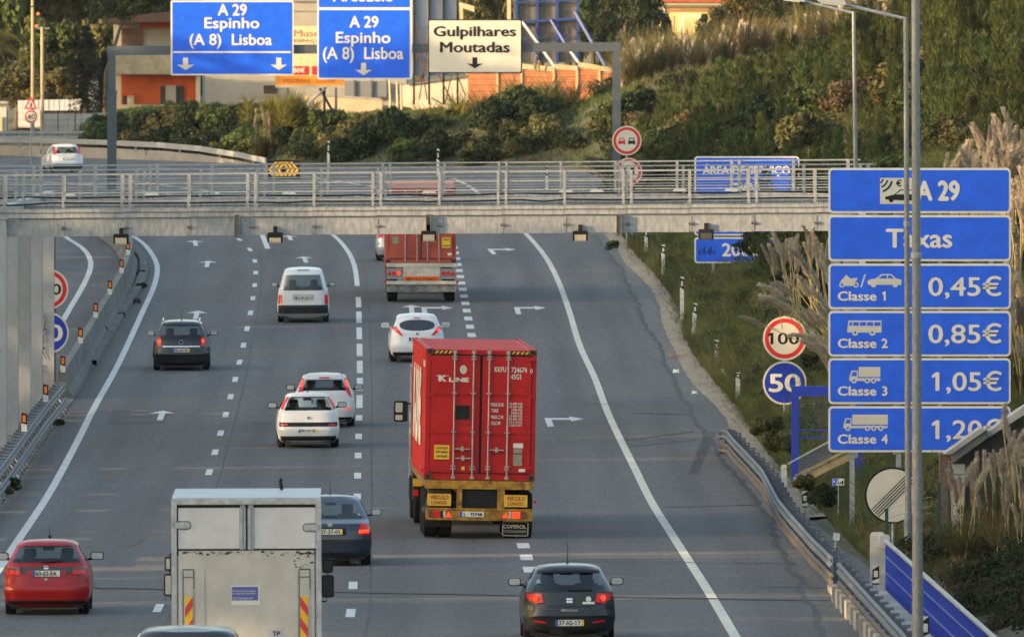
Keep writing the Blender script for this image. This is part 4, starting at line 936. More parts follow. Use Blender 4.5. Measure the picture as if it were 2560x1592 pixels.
# worn paint along the top of the tail lift
random.seed(5); wn_ = MB()
for i in range(70):
    x = random.uniform(-1.1, 1.1) if i < 45 else random.uniform(.8, 1.12) * 1; z = bz(1376) - abs(random.gauss(0, .035)) - .015 if i < 45 else bz(1376) - random.uniform(.02, .3); r = random.uniform(.006, .022)
    wn_.prism([(x + r * random.uniform(.8, 2.5) * math.cos(a), z + r * .7 * math.sin(a)) for a in (0, 1.1, 2.2, 3.3, 4.4, 5.4)], -.0345 - i * 5e-5, -.031)
wn_.build('worn_patch', black, t)
st = MB().box(bx(579), bx(651), -.036, -.031, bz(1512), bz(1463)).build('sticker', plate_w, t); MB().box(bx(580), bx(646), -.039, -.036, bz(1500), bz(1466)).build('sticker_field', M('sticker_blue', (.09, .11, .38), .5), st)
for s_, py, cp_, w_ in (('Um dos nossos princípios', 1478, 4.2, 58), ('é a Segurança Rodoviária', 1484.5, 4.2, 58), ('Tel. 918 000 091', 1497.5, 5, 50)):
    text(s_, st, plate_w, bx(582), bz(py), cp_ / sB, -.040, w_ / sB, .01, 'LEFT', depth=.002)
MB().box(bx(668), bx(707), -.038, -.03, bz(1605), bz(1571)).build('tp_plate', M('plate_grey', (.42, .44, .50), .5), t); text('TP', t, black, bx(691), bz(1589), 11 / sB, -.039, 19 / sB, .02)
MB().box(-1.2, 1.2, .4, 4.9, .55, .98).build('chassis', darkplastic, t)
MB().box(-1.02, 1.02, 5.15, 6.9, .5, 2.55).box(-.98, .98, 5.3, 6.7, 2.55, 2.7).build('cab', lw, t)
wh = MB().lathex([(-.14, .25), (-.14, .38), (-.12, .42), (.12, .42), (.14, .38), (.14, .25)], (0, 0, 0), 24).build('wheel', rubber, t); wh.location = (-.95, 1.1, .42)
for x, y in ((.95, 1.1), (-.95, 6.0), (.95, 6.0)): copy_of(wh, 'wheel', t).location = (x, y, .42)
for sg in (-1, 1):
    X0 = sg * 1.345; y = 5.35; k2 = F / (dB + y); mz1, mz2 = H - (1408 - YH) / k2, H - (1461 - YH) / k2
    if sg > 0: mz1, mz2 = H - (1415 - YH) / k2, H - (1466 - YH) / k2
    for mz, hh, ww in ((mz1, .12, .09), (mz2, .19, .105)):
        m = MB().prism(rrect(X0 - ww, X0 + ww, mz - hh, mz + hh, .04), y, y + .12).build('wing_mirror', black, t, smooth=True); MB().prism(rrect(X0 - ww + .025, X0 + ww - (.09 if sg < 0 else .02), mz - hh + .03, mz + hh - .03, .02), y - .005, y).build('mirror_glass', mirror_g if sg < 0 else darkglass, m)
    MB().tube([(sg * 1.0, y + .1, mz2 - .26), (X0 - sg * .03, y + .1, mz2 - .26), (X0, y + .1, mz2 - .15), (X0, y + .1, mz1 + .16), (sg * 1.0, y + .1, mz1 + .2)], .016, 6).build('mirror_arm', black, t)
MB().tube([(.02 + bx(700), 4.2, 3.38), (bx(700), 4.2, 3.52), (bx(703), 4.2, 3.57)], .03, 6).build('vent', black, t)
# grey people carrier at the bottom edge: only its roof is in the picture
gm = paint('paint_grey', (.035, .037, .038), .1)
pz = prof(1.74, 1.93, 4.0, 'van', belt=1.1); pz['w'] = [(a, b * (1.0 if a < 1.6 else 1.16)) for a, b in pz['w']]
c = Car('people_carrier', 'grey people carrier at the bottom edge, only its rounded roof showing behind the box lorry', 'car', 467, 1900, pz, gm, win=(1.18, 1.66), tw=.88, mirz=1.2)
c.root.location = ((467 - CX) * 222 / F, 222, 0)
c.panel('window_seal', [(-.68, 1.70), (.68, 1.70), (.67, 1.725), (-.67, 1.725)], black, .012, cols=20)
# container lorries ---------------------------------------------------------
def container(t, W, Hh, L, z0, mat, y0=0):
    """corrugated box with corner posts, top and bottom rails"""
    hw = W / 2; z1 = z0 + Hh; dark = M('container_frame_dark', (.085, .022, .018), .7, var=.3, scale=4)
    mb = MB(); n = int(L / .28); xs = []
    for sg in (-1, 1):
        for i in range(n):
            ya = y0 + .12 + (L - .24) * i / n; yb = y0 + .12 + (L - .24) * (i + .5) / n; yc = y0 + .12 + (L - .24) * (i + 1) / n
            mb.add([(sg * (hw - .02), ya, z0 + .15), (sg * (hw - .02), yb, z0 + .15), (sg * (hw - .055), yb + .03, z0 + .15), (sg * (hw - .055), yc - .03, z0 + .15), (sg * (hw - .02), yc, z0 + .15)] +
                   [(sg * (hw - .02), ya, z1 - .08), (sg * (hw - .02), yb, z1 - .08), (sg * (hw - .055), yb + .03, z1 - .08), (sg * (hw - .055), yc - .03, z1 - .08), (sg * (hw - .02), yc, z1 - .08)],
                   [(k, k + 1, k + 6, k + 5) for k in range(4)])
    mb.box(-hw + .06, hw - .06, y0 + L - .1, y0 + L - .05, z0 + .15, z1 - .08).build('side_wall', mat, t)
    r = MB().box(-hw + .03, hw - .03, y0 + .05, y0 + L - .05, z1 - .06, z1 - .03)
    m_ = int(L / .5)
    for i in range(m_): ya = y0 + .3 + (L - .6) * i / m_; r.box(-hw + .16, hw - .16, ya, ya + (L - .6) / m_ * .5, z1 - .03, z1 - .012)
    r.build('roof', M(mat.name + '_roof', tuple(min(.5, q * (1.0 if mat is cred else 1.9) + (.03 if mat is cred else .05)) for q in mat['col']), .6, 0, var=.2, scale=1.4, stretch=(.25, 3, 1)), t)
    f = MB()
    for sg in (-1, 1):
        f.box(min(sg * hw, sg * (hw - .1)), max(sg * hw, sg * (hw - .1)), y0, y0 + .12, z0, z1 - .12); f.box(min(sg * hw, sg * (hw - .1)), max(sg * hw, sg * (hw - .1)), y0 + L - .12, y0 + L, z0, z1)
        f.box(min(sg * hw, sg * (hw - .05)), max(sg * hw, sg * (hw - .05)), y0 + .12, y0 + L - .12, z0, z0 + .15); f.box(min(sg * hw, sg * (hw - .05)), max(sg * hw, sg * (hw - .05)), y0 + .12, y0 + L - .12, z1 - .08, z1)
    f.box(-hw + .1, hw - .1, y0 + .01, y0 + .12, z0, z0 + .14).box(-hw + .1, hw - .1, y0 + .01, y0 + .12, z1 - .115, z1 - .01).build('frame', mat, t)
    cc = MB()
    for sg in (-1, 1):
        for zz in (z0, z1 - .118): x0 = sg * hw - (.17 if sg > 0 else 0); cc.box(x0, x0 + .17, y0 - .012, y0 + .17, zz, zz + .122)
    cc.build('corner_casting', M('casting', (.10, .035, .028), .8, var=.3, scale=6), t)
    hl = MB()
    for sg in (-1, 1):
        for zz in (z0 + .06, z1 - .058): hl.prism(rrect(sg * (hw - .085) - .035, sg * (hw - .085) + .035, zz - .038, zz + .038, .03), y0 - .015, y0 - .0125)
    hl.build('casting_hole', black, t)
def cmat(name, col, var=.12):
    m = M(name, col, .55, 0, var=var, scale=.8, spec=.35, bump=.12, bscale=5); m['col'] = col; return m
cred = cmat('container_red', (.44, .006, .007)); cbrown = cmat('container_rust', (.40, .075, .045), .22)
rod_m = M('lock_rod_paint', (.42, .37, .33), .5, .3, var=.15, scale=10)
p = gnd(1198, 1349); dT = p.y + .6; sT = F / dT
t = thing('container_lorry', 'bright red container on a yellow trailer with two long vehicle plates, the largest lorry', 'lorry', ((1196 - CX) / sT + .0, dT, 0), .031, roll=.0175)
Z0, CH, W = 1.30, 2.88, 2.44; container(t, W, CH, 12.19, Z0, cred)
Z1 = Z0 + CH; tx = lambda u: -1.22 + 2.44 * u
kx = lambda zx: (zx - 330) / 1455 * 2.42 - 1.21     # zoomed photograph columns to local metres
kz = lambda zy: Z1 - (zy - 345) / 5.4 / 112.0       # zoomed rows (upper view)
kz2 = lambda zy: Z0 + (648 - zy) / 5.214 / 112.0    # lower view
MB().box(-1.12, 1.12, -.002, .01, Z0 + .14, Z1 - .12).build('door_gasket', black, t)
for a, b in ((-1.105, -.03), (.03, 1.105)):
    d_ = MB().box(a, b, -.03, -.004, Z0 + .16, Z1 - .15)
    d_.build('door', cred, t)
    for zz in (kz(890), kz(1410), kz2(30) if False else Z0 + .72):
        rb = MB().prism([(a + .1, zz - .09), (b - .1, zz - .09), (b - .1, zz + .09), (a + .1, zz + .09)], -.046, -.03)
        rb.box(a + .1, b - .1, -.05, -.03, zz + .10, zz + .115).box(a + .1, b - .1, -.05, -.03, zz - .115, zz - .10); rb.build('door_swage', cred, t)
        pass
seam = M('container_shadow_line', (.14, .01, .009), .7)
for sg in (-1, 1):
    for zz in (kz(470), kz(960), kz(1440), Z0 + .28): MB().box(min(sg * 1.19, sg * 1.02), max(sg * 1.19, sg * 1.02), -.055, -.03, zz - .035, zz + .035).build('hinge', cred, t)
for px_ in (703, 955, 1163, 1415):
    x = kx(px_); r = MB().tube([(x, -.075, Z0 + .06), (x, -.075, Z1 - .04)], .018, 8).box(x - .045, x + .045, -.07, -.03, Z0 + .02, Z0 + .08).box(x - .045, x + .045, -.07, -.0, Z1 - .09, Z1 - .03)
    r.build('lock_rod', rod_m, t)
    for zz in (kz(440), kz(475), kz(930), kz(1450), Z0 + .30, Z0 + .24): MB().box(x - .055, x + .055, -.095, -.05, zz - .014, zz + .014).build('rod_bracket', galv, t)
for a, b, zy in ((675, 865, 250), (685, 880, 370), (1115, 1305, 258)):
    x0, x1 = ((a - 300) / 1400 * 2.42 - 1.21), ((b - 300) / 1400 * 2.42 - 1.21); z = kz2(zy); MB().box(x0, x1, -.11, -.085, z - .012, z + .012).box((x0 + x1) / 2 - .03, (x0 + x1) / 2 + .03, -.12, -.03, z - .05, z + .05).build('door_handle', rod_m, t)
def hatch(x0, x1, z0, z1, n, y=-.0135):
    mb = MB(); w = (x1 - x0) / n
    for i in range(n): a = x0 + i * w; mb.prism([(a, z0), (a + w * .5, z0), (a + w * 1.0, z1), (a + w * .5, z1)], y, -.009 if y > -.02 else y + .006)
    return mb.build('hazard_stripe', plate_y, t)
for a, b in ((kx(435), kx(690)), (kx(1450), kx(1710))):
    MB().box(a - .01, b + .01, -.004, .012, Z1 - .10, Z1 - .035).build('hazard_board', black, t); hatch(a, b - .03, Z1 - .095, Z1 - .04, 4, -.010)
tw_ = M('container_lettering', (.66, .60, .53), .6); YT = -.034
MB().prism([(kx(818) + .075 * math.cos(a), kz(617) + .095 * math.sin(a)) for a in np.linspace(0, 6.28, 25)[:-1]], YT - .003, YT + .004).build('logo', tw_, t)
MB().prism([(kx(818) + .052 * math.cos(a), kz(617) + .072 * math.sin(a)) for a in np.linspace(0, 6.28, 25)[:-1]], YT - .006, YT - .003).build('logo_centre', M('logo_green', (.42, .50, .42), .6), t)
text('K', t, tw_, kx(545), kz(775), .125, YT, .15, .06); text('LINE', t, tw_, kx(762), kz(780), .088, YT, .42, .05); MB().box(kx(455), kx(490), YT - .003, YT, kz(708), kz(700)).build('serif_bar', tw_, t); MB().box(kx(590), kx(628), YT - .003, YT, kz(708), kz(700)).build('serif_bar', tw_, t)
text('KKFU', t, tw_, kx(1310), kz(640), .11, YT, .25, .02); text('724674', t, tw_, kx(1560), kz(645), .11, YT, .34, .02); text('0', t, tw_, kx(1722), kz(653), .10, YT, .05, .02); text('45G1', t, tw_, kx(1518), kz(735), .11, YT, .22, .02)
for s_, zy, w_ in (('MAX.G.W.', 1100, .28), ('TARE', 1180, .16), ('MAX.C.W.', 1265, .28), ('CU.CAP.', 1347, .22)): text(s_, t, tw_, kx(1197), kz(zy), .075, YT - .02, w_, .02, 'LEFT')
for i, s_ in enumerate(('30.480 KGS', '67.200 LBS', '4.000 KGS', '8.820 LBS', '26.480 KGS', '58.380 LBS', '76.4 CU.M.', '2.700 CU.FT.')): text(s_, t, tw_, kx(1612), kz(1075 + i * 41), .046, YT - .02, .29 if i not in (2, 3) else .25, .02, 'RIGHT')
MB().box(kx(722), kx(908), -.052, -.03, kz(1282), kz(1095)).build('blank_panel', black, t)
lx = lambda zx: (zx - 300) / 1400 * 2.42 - 1.21
cb = MB().box(lx(415), lx(608), -.05, -.03, kz2(388), kz2(205)).build('caution_plate', plate_y, t)
for s_, zy in (('CAUTION', 258), ("9'6\" HIGH", 310), ('CONTAINER', 364)): text(s_, cb, black, lx(511), kz2(zy), .05, -.051, .25, .01)
MB().box(lx(1423), lx(1548), -.05, -.03, kz2(228), kz2(168)).build('data_plate', plate_w, t); MB().box(lx(1428), lx(1538), -.05, -.03, kz2(300), kz2(240)).box(lx(1425), lx(1538), -.05, -.03, kz2(458), kz2(310)).build('data_plate', M('data_plate_metal', (.30, .27, .18), .5, .3, var=.3, scale=20), t)
MB().box(lx(1498), lx(1580), -.05, -.03, kz2(535), kz2(497)).build('data_plate', plate_w, t); MB().prism([(lx(765), kz2(480)), (lx(805), kz2(475)), (lx(808), kz2(520)), (lx(768), kz2(525))], -.05, -.03).build('sticker', plate_y, t)
sl_ = text('K-LINE', t, tw_, 0, 0, 1.5, 0, 6.5, .05, 'LEFT'); sl_.rotation_euler = (0, 0, -math.pi / 2); sl_.location = (-1.222, 10.6, Z0 + .75)
s2 = text('KKFU 724674 0', t, tw_, 0, 0, .13, 0, 1.6, .03, 'LEFT'); s2.rotation_euler = (0, 0, -math.pi / 2); s2.location = (-1.224, 2.1, Z1 - .42)
# trailer
ty = M('trailer_yellow', (.50, .27, .012), .6, 0, var2=(.16, .055, .012), scale=5.5, bump=.2, bscale=12)
MB().box(-1.2, 1.2, -.12, .25, 1.10, 1.285).build('rear_beam', ty, t)
MB().box(-.5, -.38, -.1, .1, .62, 1.10).box(.40, .56, -.1, .1, .62, 1.10).build('upright', ty, t); MB().box(-.38, .40, -.03, .4, .68, 1.095).build('rear_opening', black, t)
MB().box(-.46, -.36, .1, 11.5, .95, 1.28).box(.36, .46, .1, 11.5, .95, 1.28).build('chassis_rail', ty, t); MB().box(-1.2, -1.12, .3, 11.8, 1.12, 1.29).box(1.12, 1.2, .3, 11.8, 1.12, 1.29).build('side_rail', M('trailer_rust', (.22, .12, .05), .8, var=.3, scale=4), t)
vm = M('long_vehicle_plate', (.80, .42, .04), .5); vlt = M('plate_dark_red', (.16, .01, .008), .6)
for a, b in ((lx(337), lx(640)), (lx(1317), lx(1615))):
    pl = MB().prism(rrect(a, b, .72, .985, .015), -.13, -.1).build('long_vehicle_plate', vm, t); text('VEÍCULO', pl, vlt, (a + b) / 2, .865, .085, -.131, .40, .012); text('LONGO', pl, vlt, (a + b) / 2, .755, .075, -.131, .34, .012)
MB().box(-1.18, 1.18, -.13, .0, .64, .675).box(-1.18, 1.18, -.11, .0, .44, .64).box(-1.18, 1.18, -.14, .0, .41, .45).build('light_bar', ty, t)
def tri(x, z, r): return [(x - r, z - r * .75), (x + r, z - r * .75), (x, z + r)]
for a, b, m_ in ((355, 405, M('lamp_dim', (.16, .05, .03), .3, coat=.5)), (412, 500, lamp_red), (505, 540, darkplastic), (541, 572, lamp_white), (1380, 1412, lamp_white), (1425, 1525, lamp_lit), (1530, 1610, M('lamp_dim', (.16, .05, .03), .3))):
    MB().prism(rrect(lx(a), lx(b), .465, .615, .015), -.145, -.11).build('tail_light', m_, t)
for x in (610, 1342): MB().prism(tri(lx(x), .525, .07), -.15, -.11).build('reflector', lamp_lit, t)
pl = MB().box(lx(750), lx(1062), -.14, -.11, .485, .60).build('number_plate', plate_w, t); MB().box(lx(750), lx(785), -.143, -.14, .485, .60).build('blue_band', plate_b, pl); text('L · 75748', pl, black, lx(922), .508, .07, -.141, .40, .02)
MB().box(-.86, .86, -.02, .05, .12, .4).build('underrun', darkplastic, t) if False else None
MB().prism(rrect(lx(1300), lx(1638), .07, .395, .04), .1, .12).build('mud_flap', black, t); f_ = rrect(lx(1300), lx(1638), .07, .395, .04)
fr = MB(); g_ = [((x - .88) * .96 + .88, (z - .23) * .95 + .23) for x, z in f_]; nn = len(f_)
fr.tube([(x, .095, z) for x, z in g_ + g_[:1]], .008, 4).build('flap_border', tw_, t); text('COPEROL', t, tw_, lx(1462), .245, .075, .098, .50, .02); MB().box(lx(1318), lx(1610), .094, .098, .185, .192).box(lx(1318), lx(1610), .094, .098, .155, .16).build('flap_line', tw_, t)
MB().prism(rrect(-1.2, -.6, .25, .38, .03), .2, .3).build('mud_flap', black, t)
tr_w = MB().lathex([(-.15, .28), (-.15, .47), (-.12, .51), (.12, .51), (.15, .47), (.15, .28)], (0, 0, 0), 28).build('wheel', rubber, t, smooth=True, ang=50); tr_w.location = (-1.05, 1.0, .51)
for y in (1.0, 2.3, 3.6, 9.9):
    for x in (-1.05, -.73, .73, 1.05):
        if (x, y) == (-1.05, 1.0): continue
        copy_of(tr_w, 'wheel', t).location = (x, y, .51)
for x in (-1.05, 1.05): copy_of(tr_w, 'wheel', t).location = (x, 13.3, .51)
MB().prism([(-1.22, .56), (-1.10, 1.05), (-.62, 1.05), (-.62, .9), (-1.0, .9), (-1.1, .5)], .35, 1.7).build('mudguard', M('mudguard_grey', (.07, .07, .072), .6), t)
MB().tube([(-.9, 1.0, .51), (.9, 1.0, .51)], .09, 8).box(-.6, .6, .9, 3.6, .5, .7).build('axle', darkplastic, t)
cabm = paint('cab_pale', (.28, .28, .27)); MB().box(-1.22, 1.22, 12.9, 14.7, .9, 3.5).box(-1.18, 1.18, 13.1, 14.6, 3.5, 3.72).build('cab', cabm, t); MB().box(-1.2, 1.2, 11.6, 14.9, .45, .9).box(-1.24, -1.1, 11.9, 12.8, .45, 1.0).build('cab_base', darkplastic, t)
MB().box(-1.2, -1.0, 10.6, 12.3, .5, 1.12).build('side_tank', darkplastic, t)
MB().prism([(-1.24, .86), (-1.02, .86), (-1.02, 1.03), (-1.24, 1.03)], 9.2, 9.25).build('side_marker', plate_y, t); MB().box(-1.23, -1.12, 9.18, 9.2, .64, .78).build('tail_light', lamp_red, t)
mm = MB().prism(rrect(-1.60, -1.28, 2.20, 2.68, .05), 13.6, 13.75).bar((-1.2, 13.7, 2.62), (-1.5, 13.7, 2.62), .04).build('wing_mirror', black, t)
MB().prism(rrect(-1.565, -1.40, 2.42, 2.64, .03), 13.594, 13.6).build('mirror_glass', mirror_g, mm); MB().prism(rrect(-1.565, -1.40, 2.24, 2.36, .03), 13.594, 13.6).build('mirror_glass', mirror_g, mm)
for x, z, m_ in ((1.24, .83, lamp_red), (-1.27, 1.5, lamp_red)): MB().prism(disc(x, z, .035, 12), .1, .2).build('side_lamp', m_, t)

# brown container lorry behind the gantry
p = gnd(1052.7, 754); dT = p.y - 1.0; sT = F / dT
t = thing('container_lorry', 'rust brown container on a cream trailer, partly hidden by the toll gantry', 'lorry', ((1052.7 - CX) / sT, dT, zr(dT + 1)), .014); t.rotation_euler[0] = .0155
Z0 = 1.36; container(t, 2.44, 2.59, 12.19, Z0, cbrown); Z1 = Z0 + 2.59
MB().box(-1.1, 1.1, -.012, .01, Z0 + .14, Z1 - .12).build('door_gasket', black, t)
for a, b in ((-1.1, -.02), (.02, 1.1)):
    MB().box(a, b, -.03, -.004, Z0 + .16, Z1 - .14).build('door', cbrown, t)
    for zz in (Z0 + .75, Z0 + 1.5): MB().box(a + .1, b - .1, -.045, -.03, zz - .09, zz + .09).build('door_swage', cbrown, t)
for x in (-.55, -.14, .22, .62): MB().tube([(x, -.07, Z0 + .05), (x, -.07, Z1 - .05)], .02, 6).build('lock_rod', rod_m, t)
MB().box(-1.0, -.78, -.05, -.03, Z0 + .66, Z0 + .90).build('data_plate', M('data_plate_metal', (.30, .27, .18), .5), t); y_ = MB().box(.72, 1.02, -.05, -.03, Z0 + .52, Z0 + .88).build('caution_plate', plate_y, t); MB().box(.92, 1.06, -.05, -.03, Z0 + .26, Z0 + .34).build('data_plate', plate_w, t)
text('CAUTION', y_, black, .87, Z0 + .78, .055, -.051, .22, .02); text('CONTAINER', y_, black, .87, Z0 + .57, .05, -.051, .25, .02)
tc_ = M('trailer_cream', (.64, .61, .51), .6, var2=(.38, .34, .26), scale=2.5)
MB().box(-1.2, 1.25, -.12, .2, 1.22, 1.35).build('rear_beam', tc_, t); MB().box(-.62, .65, -.1, .0, .85, 1.22).build('rear_panel', tc_, t); pl = MB().prism(rrect(-.60, .62, .68, .90, .02), -.14, -.1).build('long_vehicle_plate', M('plate_orange', (.85, .14, .01), .5), t); text('VEICULO LONGO', pl, vlt, .01, .73, .12, -.141, 1.1, .03)
for sg in (-1, 1):
    MB().box(min(sg * .66, sg * 1.2), max(sg * .66, sg * 1.2), -.08, 0, .80, 1.18).build('lamp_board', M('lamp_board_grey', (.25, .25, .24), .6), t)
    for j, m_ in ((.78, lamp_lit if sg < 0 else lamp_red), (.94, lamp_red)): MB().prism(disc(sg * j, 1.0, .07, 14), -.11, -.08).build('tail_light', m_, t)
    MB().prism(tri(sg * 1.10, 1.0, .08), -.11, -.08).build('reflector', lamp_red, t)
MB().box(-1.2, 1.2, -.16, -.04, .62, .74).build('bumper', tc_, t); MB().box(-1.2, 1.2, -.1, -.06, .36, .61).build('mud_flap', M('dirty_flap', (.10, .10, .10), .9, var2=(.28, .28, .27), scale=6), t)
MB().box(-.46, .46, .1, 11, .9, 1.3).build('chassis_rail', darkplastic, t)
tw2 = MB().lathex([(-.18, .28), (-.18, .46), (-.14, .5), (.14, .5), (.18, .46), (.18, .28)], (0, 0, 0), 24).build('wheel', rubber, t); tw2.location = (-.99, 1.0, .5)
for y in (1.0, 2.3, 3.6, 10): 
    for x in (-.99, .99):
        if (x, y) != (-.99, 1.0): copy_of(tw2, 'wheel', t).location = (x, y, .5)
MB().box(-1.2, 1.2, 12.6, 14.5, .6, 3.4).build('cab', M('cab_orange', (.55, .10, .03), .4, coat=.4), t)
for x in (-1.26, 1.27): MB().prism(disc(x, .72, .05, 10), -.1, 0).build('side_lamp', lamp_red, t)

# other cars
whitep = paint('paint_white', (.66, .67, .68)); silver = paint('paint_silver', (.42, .44, .46), .3); blackp = paint('paint_black', (.006, .007, .010), .0, .25)
c = Car('hatchback', 'white hatchback with an oval rear window beside the top of the red container', 'car', 1044, 904, prof(1.70, 1.48, 4.0, top=.42), whitep, heading=.026, win=None, side=True, mirz=1.06, mirmat=whitep, mirs=.12)
c.panel('window', oval(0, 1.14, .55, .165), darkglass, .012, cols=14, n=16); c.panel('tail_light', [(.44, .84), (.50, .82), (.76, 1.02), (.75, 1.08), (.66, 1.10), (.56, .98)], lamp_red, .03, mirror=True); c.panel('lamp_bulb', oval(.66, 1.0, .05, .05), lamp_lit, .036, mirror=True)
c.panel('brake_light', [(-.11, 1.35), (.11, 1.35), (.11, 1.375), (-.11, 1.375)], lamp_red, .03); c.bumper(.32, .62, whitep); c.panel('lower_trim', [(-.74, .2), (.74, .2), (.76, .31), (-.76, .31)], darkplastic, .02, cols=20); c.plate(0, .72, '13-GX-20')
c.disc('emblem', 0, .88, .045, chrome)
c = Car('hatchback', 'white hatchback with tall red lamps beside its rear window, behind another white hatchback', 'car', 812, 1066, prof(1.68, 1.46, 3.92, top=.33), whitep, win=(1.0, 1.30), tw=.80, mirz=1.02, mirs=.12, plate=(-.1, .72, '', True))
c.panel('tail_light', [(.60, .98), (.72, .84), (.76, .84), (.70, 1.05), (.62, 1.33), (.55, 1.33)], lamp_red, .03, mirror=True); c.panel('lamp_bulb', [(.60, 1.10), (.68, 1.10), (.62, 1.30), (.56, 1.30)], lamp_lit, .036, mirror=True); c.bumper(.28, .62, whitep); c.disc('fog_light', .62, .52, .045, lamp_lit, .06)
c.panel('brake_light', [(-.15, 1.335), (.15, 1.335), (.14, 1.365), (-.14, 1.365)], lamp_red, .03); c.panel('lower_trim', [(-.74, .2), (.74, .2), (.76, .28), (-.76, .28)], darkplastic, .02, cols=20); c.panel('handle', [(-.14, .86), (.14, .86), (.14, .885), (-.14, .885)], black, .02)
for sg in (-1, 1): MB().bar((sg * .50, .75, 1.462), (sg * .50, 2.0, 1.47), .035).build('roof_rail', black, c.root)
c = Car('hatchback', 'white hatchback with a black bumper band and plate below it, second lane', 'car', 772, 1118, prof(1.65, 1.44, 3.82, top=.38), whitep, heading=.026, win=(.99, 1.32), tw=.84, mirz=1.06, mirs=.12, plate=(0, .46, '99-19-TA', True))
c.panel('tail_light', [(.66, 1.02), (.72, 1.02), (.69, 1.16), (.56, 1.34), (.53, 1.30), (.64, 1.1)], lamp_red, .03, mirror=True); c.bumper(.32, .56, whitep, .045); c.panel('bumper_band', [(-.76, .58), (.76, .58), (.77, .68), (-.77, .68)], black, .04, cols=20); c.panel('reflector', [(.54, .60), (.72, .60), (.72, .64), (.54, .64)], lamp_red, .05, mirror=True)
c.disc('emblem', 0, .80, .04, chrome); c.antenna(.9, .2); c.panel('lower_trim', [(-.72, .2), (.72, .2), (.74, .32), (-.74, .32)], darkplastic, .02, cols=20); c.panel('window_shade', [(-.55, 1.31), (.55, 1.31), (.54, 1.34), (-.54, 1.34)], black, .012)
pv = prof(1.74, 1.80, 4.11, 'van', belt=1.06); c = Car('small_van', 'white small van with a tall body and black bumper, in the second lane', 'van', 759, 805, pv, whitep, win=(1.10, 1.58), tw=.84, mirz=1.18, mirs=.1, plate=(0, .82, '22-90-XX', True), heads=0)
c.panel('tail_light', [(.72, .60), (.83, .60), (.82, .92), (.72, .92)], lamp_red, .03, mirror=True); c.bumper(.30, .58, darkplastic, .05); c.panel('plate_recess', [(-.36, .76), (.36, .76), (.36, .94), (-.36, .94)], M('recess_grey', (.4, .4, .41), .5), .004); c.panel('brake_light', [(-.2, 1.72), (.2, 1.72), (.2, 1.745), (-.2, 1.745)], black, .02)
c.panel('window_frame', [(-.70, 1.07), (.70, 1.07), (.70, 1.10), (-.70, 1.10)], black, .01)
c = Car('estate_car', 'black estate car with silver roof rails and a chrome strip above its plate, left lane', 'car', 454.5, 925, prof(1.75, 1.50, 4.5, top=.30), blackp, win=(.97, 1.34), tw=.82, mirz=1.04, mirmat=blackp, mirs=.12, plate=(0, .62, '08-GH-95', True))
c.panel('tail_light', [(.60, .74), (.72, .74), (.76, .98), (.66, 1.02), (.60, .98)], lamp_red, .03, mirror=True); c.panel('lamp_bulb', oval(.665, .90, .045, .05), lamp_lit, .036, mirror=True); c.panel('chrome_strip', [(-.57, .72), (.57, .72), (.58, .755), (-.58, .755)], chrome, .035); c.disc('emblem', 0, .87, .07, chrome, .04); c.disc('emblem_centre', 0, .87, .045, black, .045, .01)
c.bumper(.26, .50, blackp, .045); c.antenna(.8, .35)
for sg in (-1, 1): MB().bar((sg * .56, .55, 1.50), (sg * .56, 2.4, 1.52), .03).build('roof_rail', chrome, c.root)
c = Car('hatchback', 'silver car almost hidden by the rust brown container lorry', 'car', 998, 652, prof(1.72, 1.46, 4.1), silver, win=(1.0, 1.3), mirmat=silver, mirs=.13, mirz=1.05)
c.panel('tail_light', [(.60, .88), (.80, .88), (.78, 1.05), (.62, 1.05)], lamp_red, .03, mirror=True); c.bumper(.25, .55, silver)
c = Car('hatchback', 'white car with tall red lamps turning away round the far left bend', 'car', 171, 431, prof(1.68, 1.49, 3.9, top=.3), whitep, heading=.19, win=(1.0, 1.34), tw=.8, mirz=1.05)
c.panel('tail_light', [(.62, .95), (.76, .95), (.70, 1.36), (.58, 1.36)], lamp_red, .03, mirror=True); c.bumper(.24, .42, darkplastic, .05); c.plate(0, .72, '')
# ------------------------------------------------------------------ lamp posts
def lamp(px, ybase_d, label, ztop, arm=True, r=.095, toppx=None):
    d = ybase_d; x = (px - CX) * d / F; zb = tz(x, d) - .1
    t = thing('lamp_post', label, 'street lamp', (x, d, zb), group='tall galvanised lamp posts on the right verge')
    dx = 0 if toppx is None else (toppx - px) * d / F; h = ztop - zb
    MB().tube([(0, 0, 0), (dx * .3, 0, h * .3), (dx, 0, h)], r, 12, r1=r * .62).build('pole', galv_pole, t, smooth=True)
    MB().tube([(dx * .62, 0, h * .62), (dx * .62, 0, h * .62 + .1)], r * .9, 12).build('collar', galv, t); MB().box(-.1, -.02, -r * 1.25, -r * .7, .5, 1.0).build('service_hatch', galv, t)
    a = Vector((dx, 0, h - .04)); b = a + Vector((-1.27, 0, .30)); MB().tube([a, b], .035, 8).build('arm', galv, t, smooth=True)
    MB().prism([(b.x + .04, b.z - .02), (b.x - .55, b.z + .06), (b.x - .62, b.z + .15), (b.x - .5, b.z + .20), (b.x, b.z + .08)], -.13, .13).build('lamp_head', M('lamp_head_grey', (.42, .43, .44), .5, .3), t)
    MB().prism([(b.x - .1, b.z - .03), (b.x - .5, b.z + .02), (b.x - .5, b.z + .055), (b.x - .1, b.z + .0)], -.11, .11).build('diffuser', M('lamp_cover', (.5, .5, .48), .25), t)
lamp(2296, 235, 'nearest and thickest galvanised lamp post, standing in front of the blue toll sign', 12.1, r=.10, toppx=2288)
lamp(2272, 299, 'lamp post just left of the nearest one, its arm crossing the grey house', 11.48, r=.075, toppx=2264)
lamp(2147, 363, 'thinner lamp post left of the other two, rising behind the toll tariff panels', 11.72, r=.075, toppx=2134)
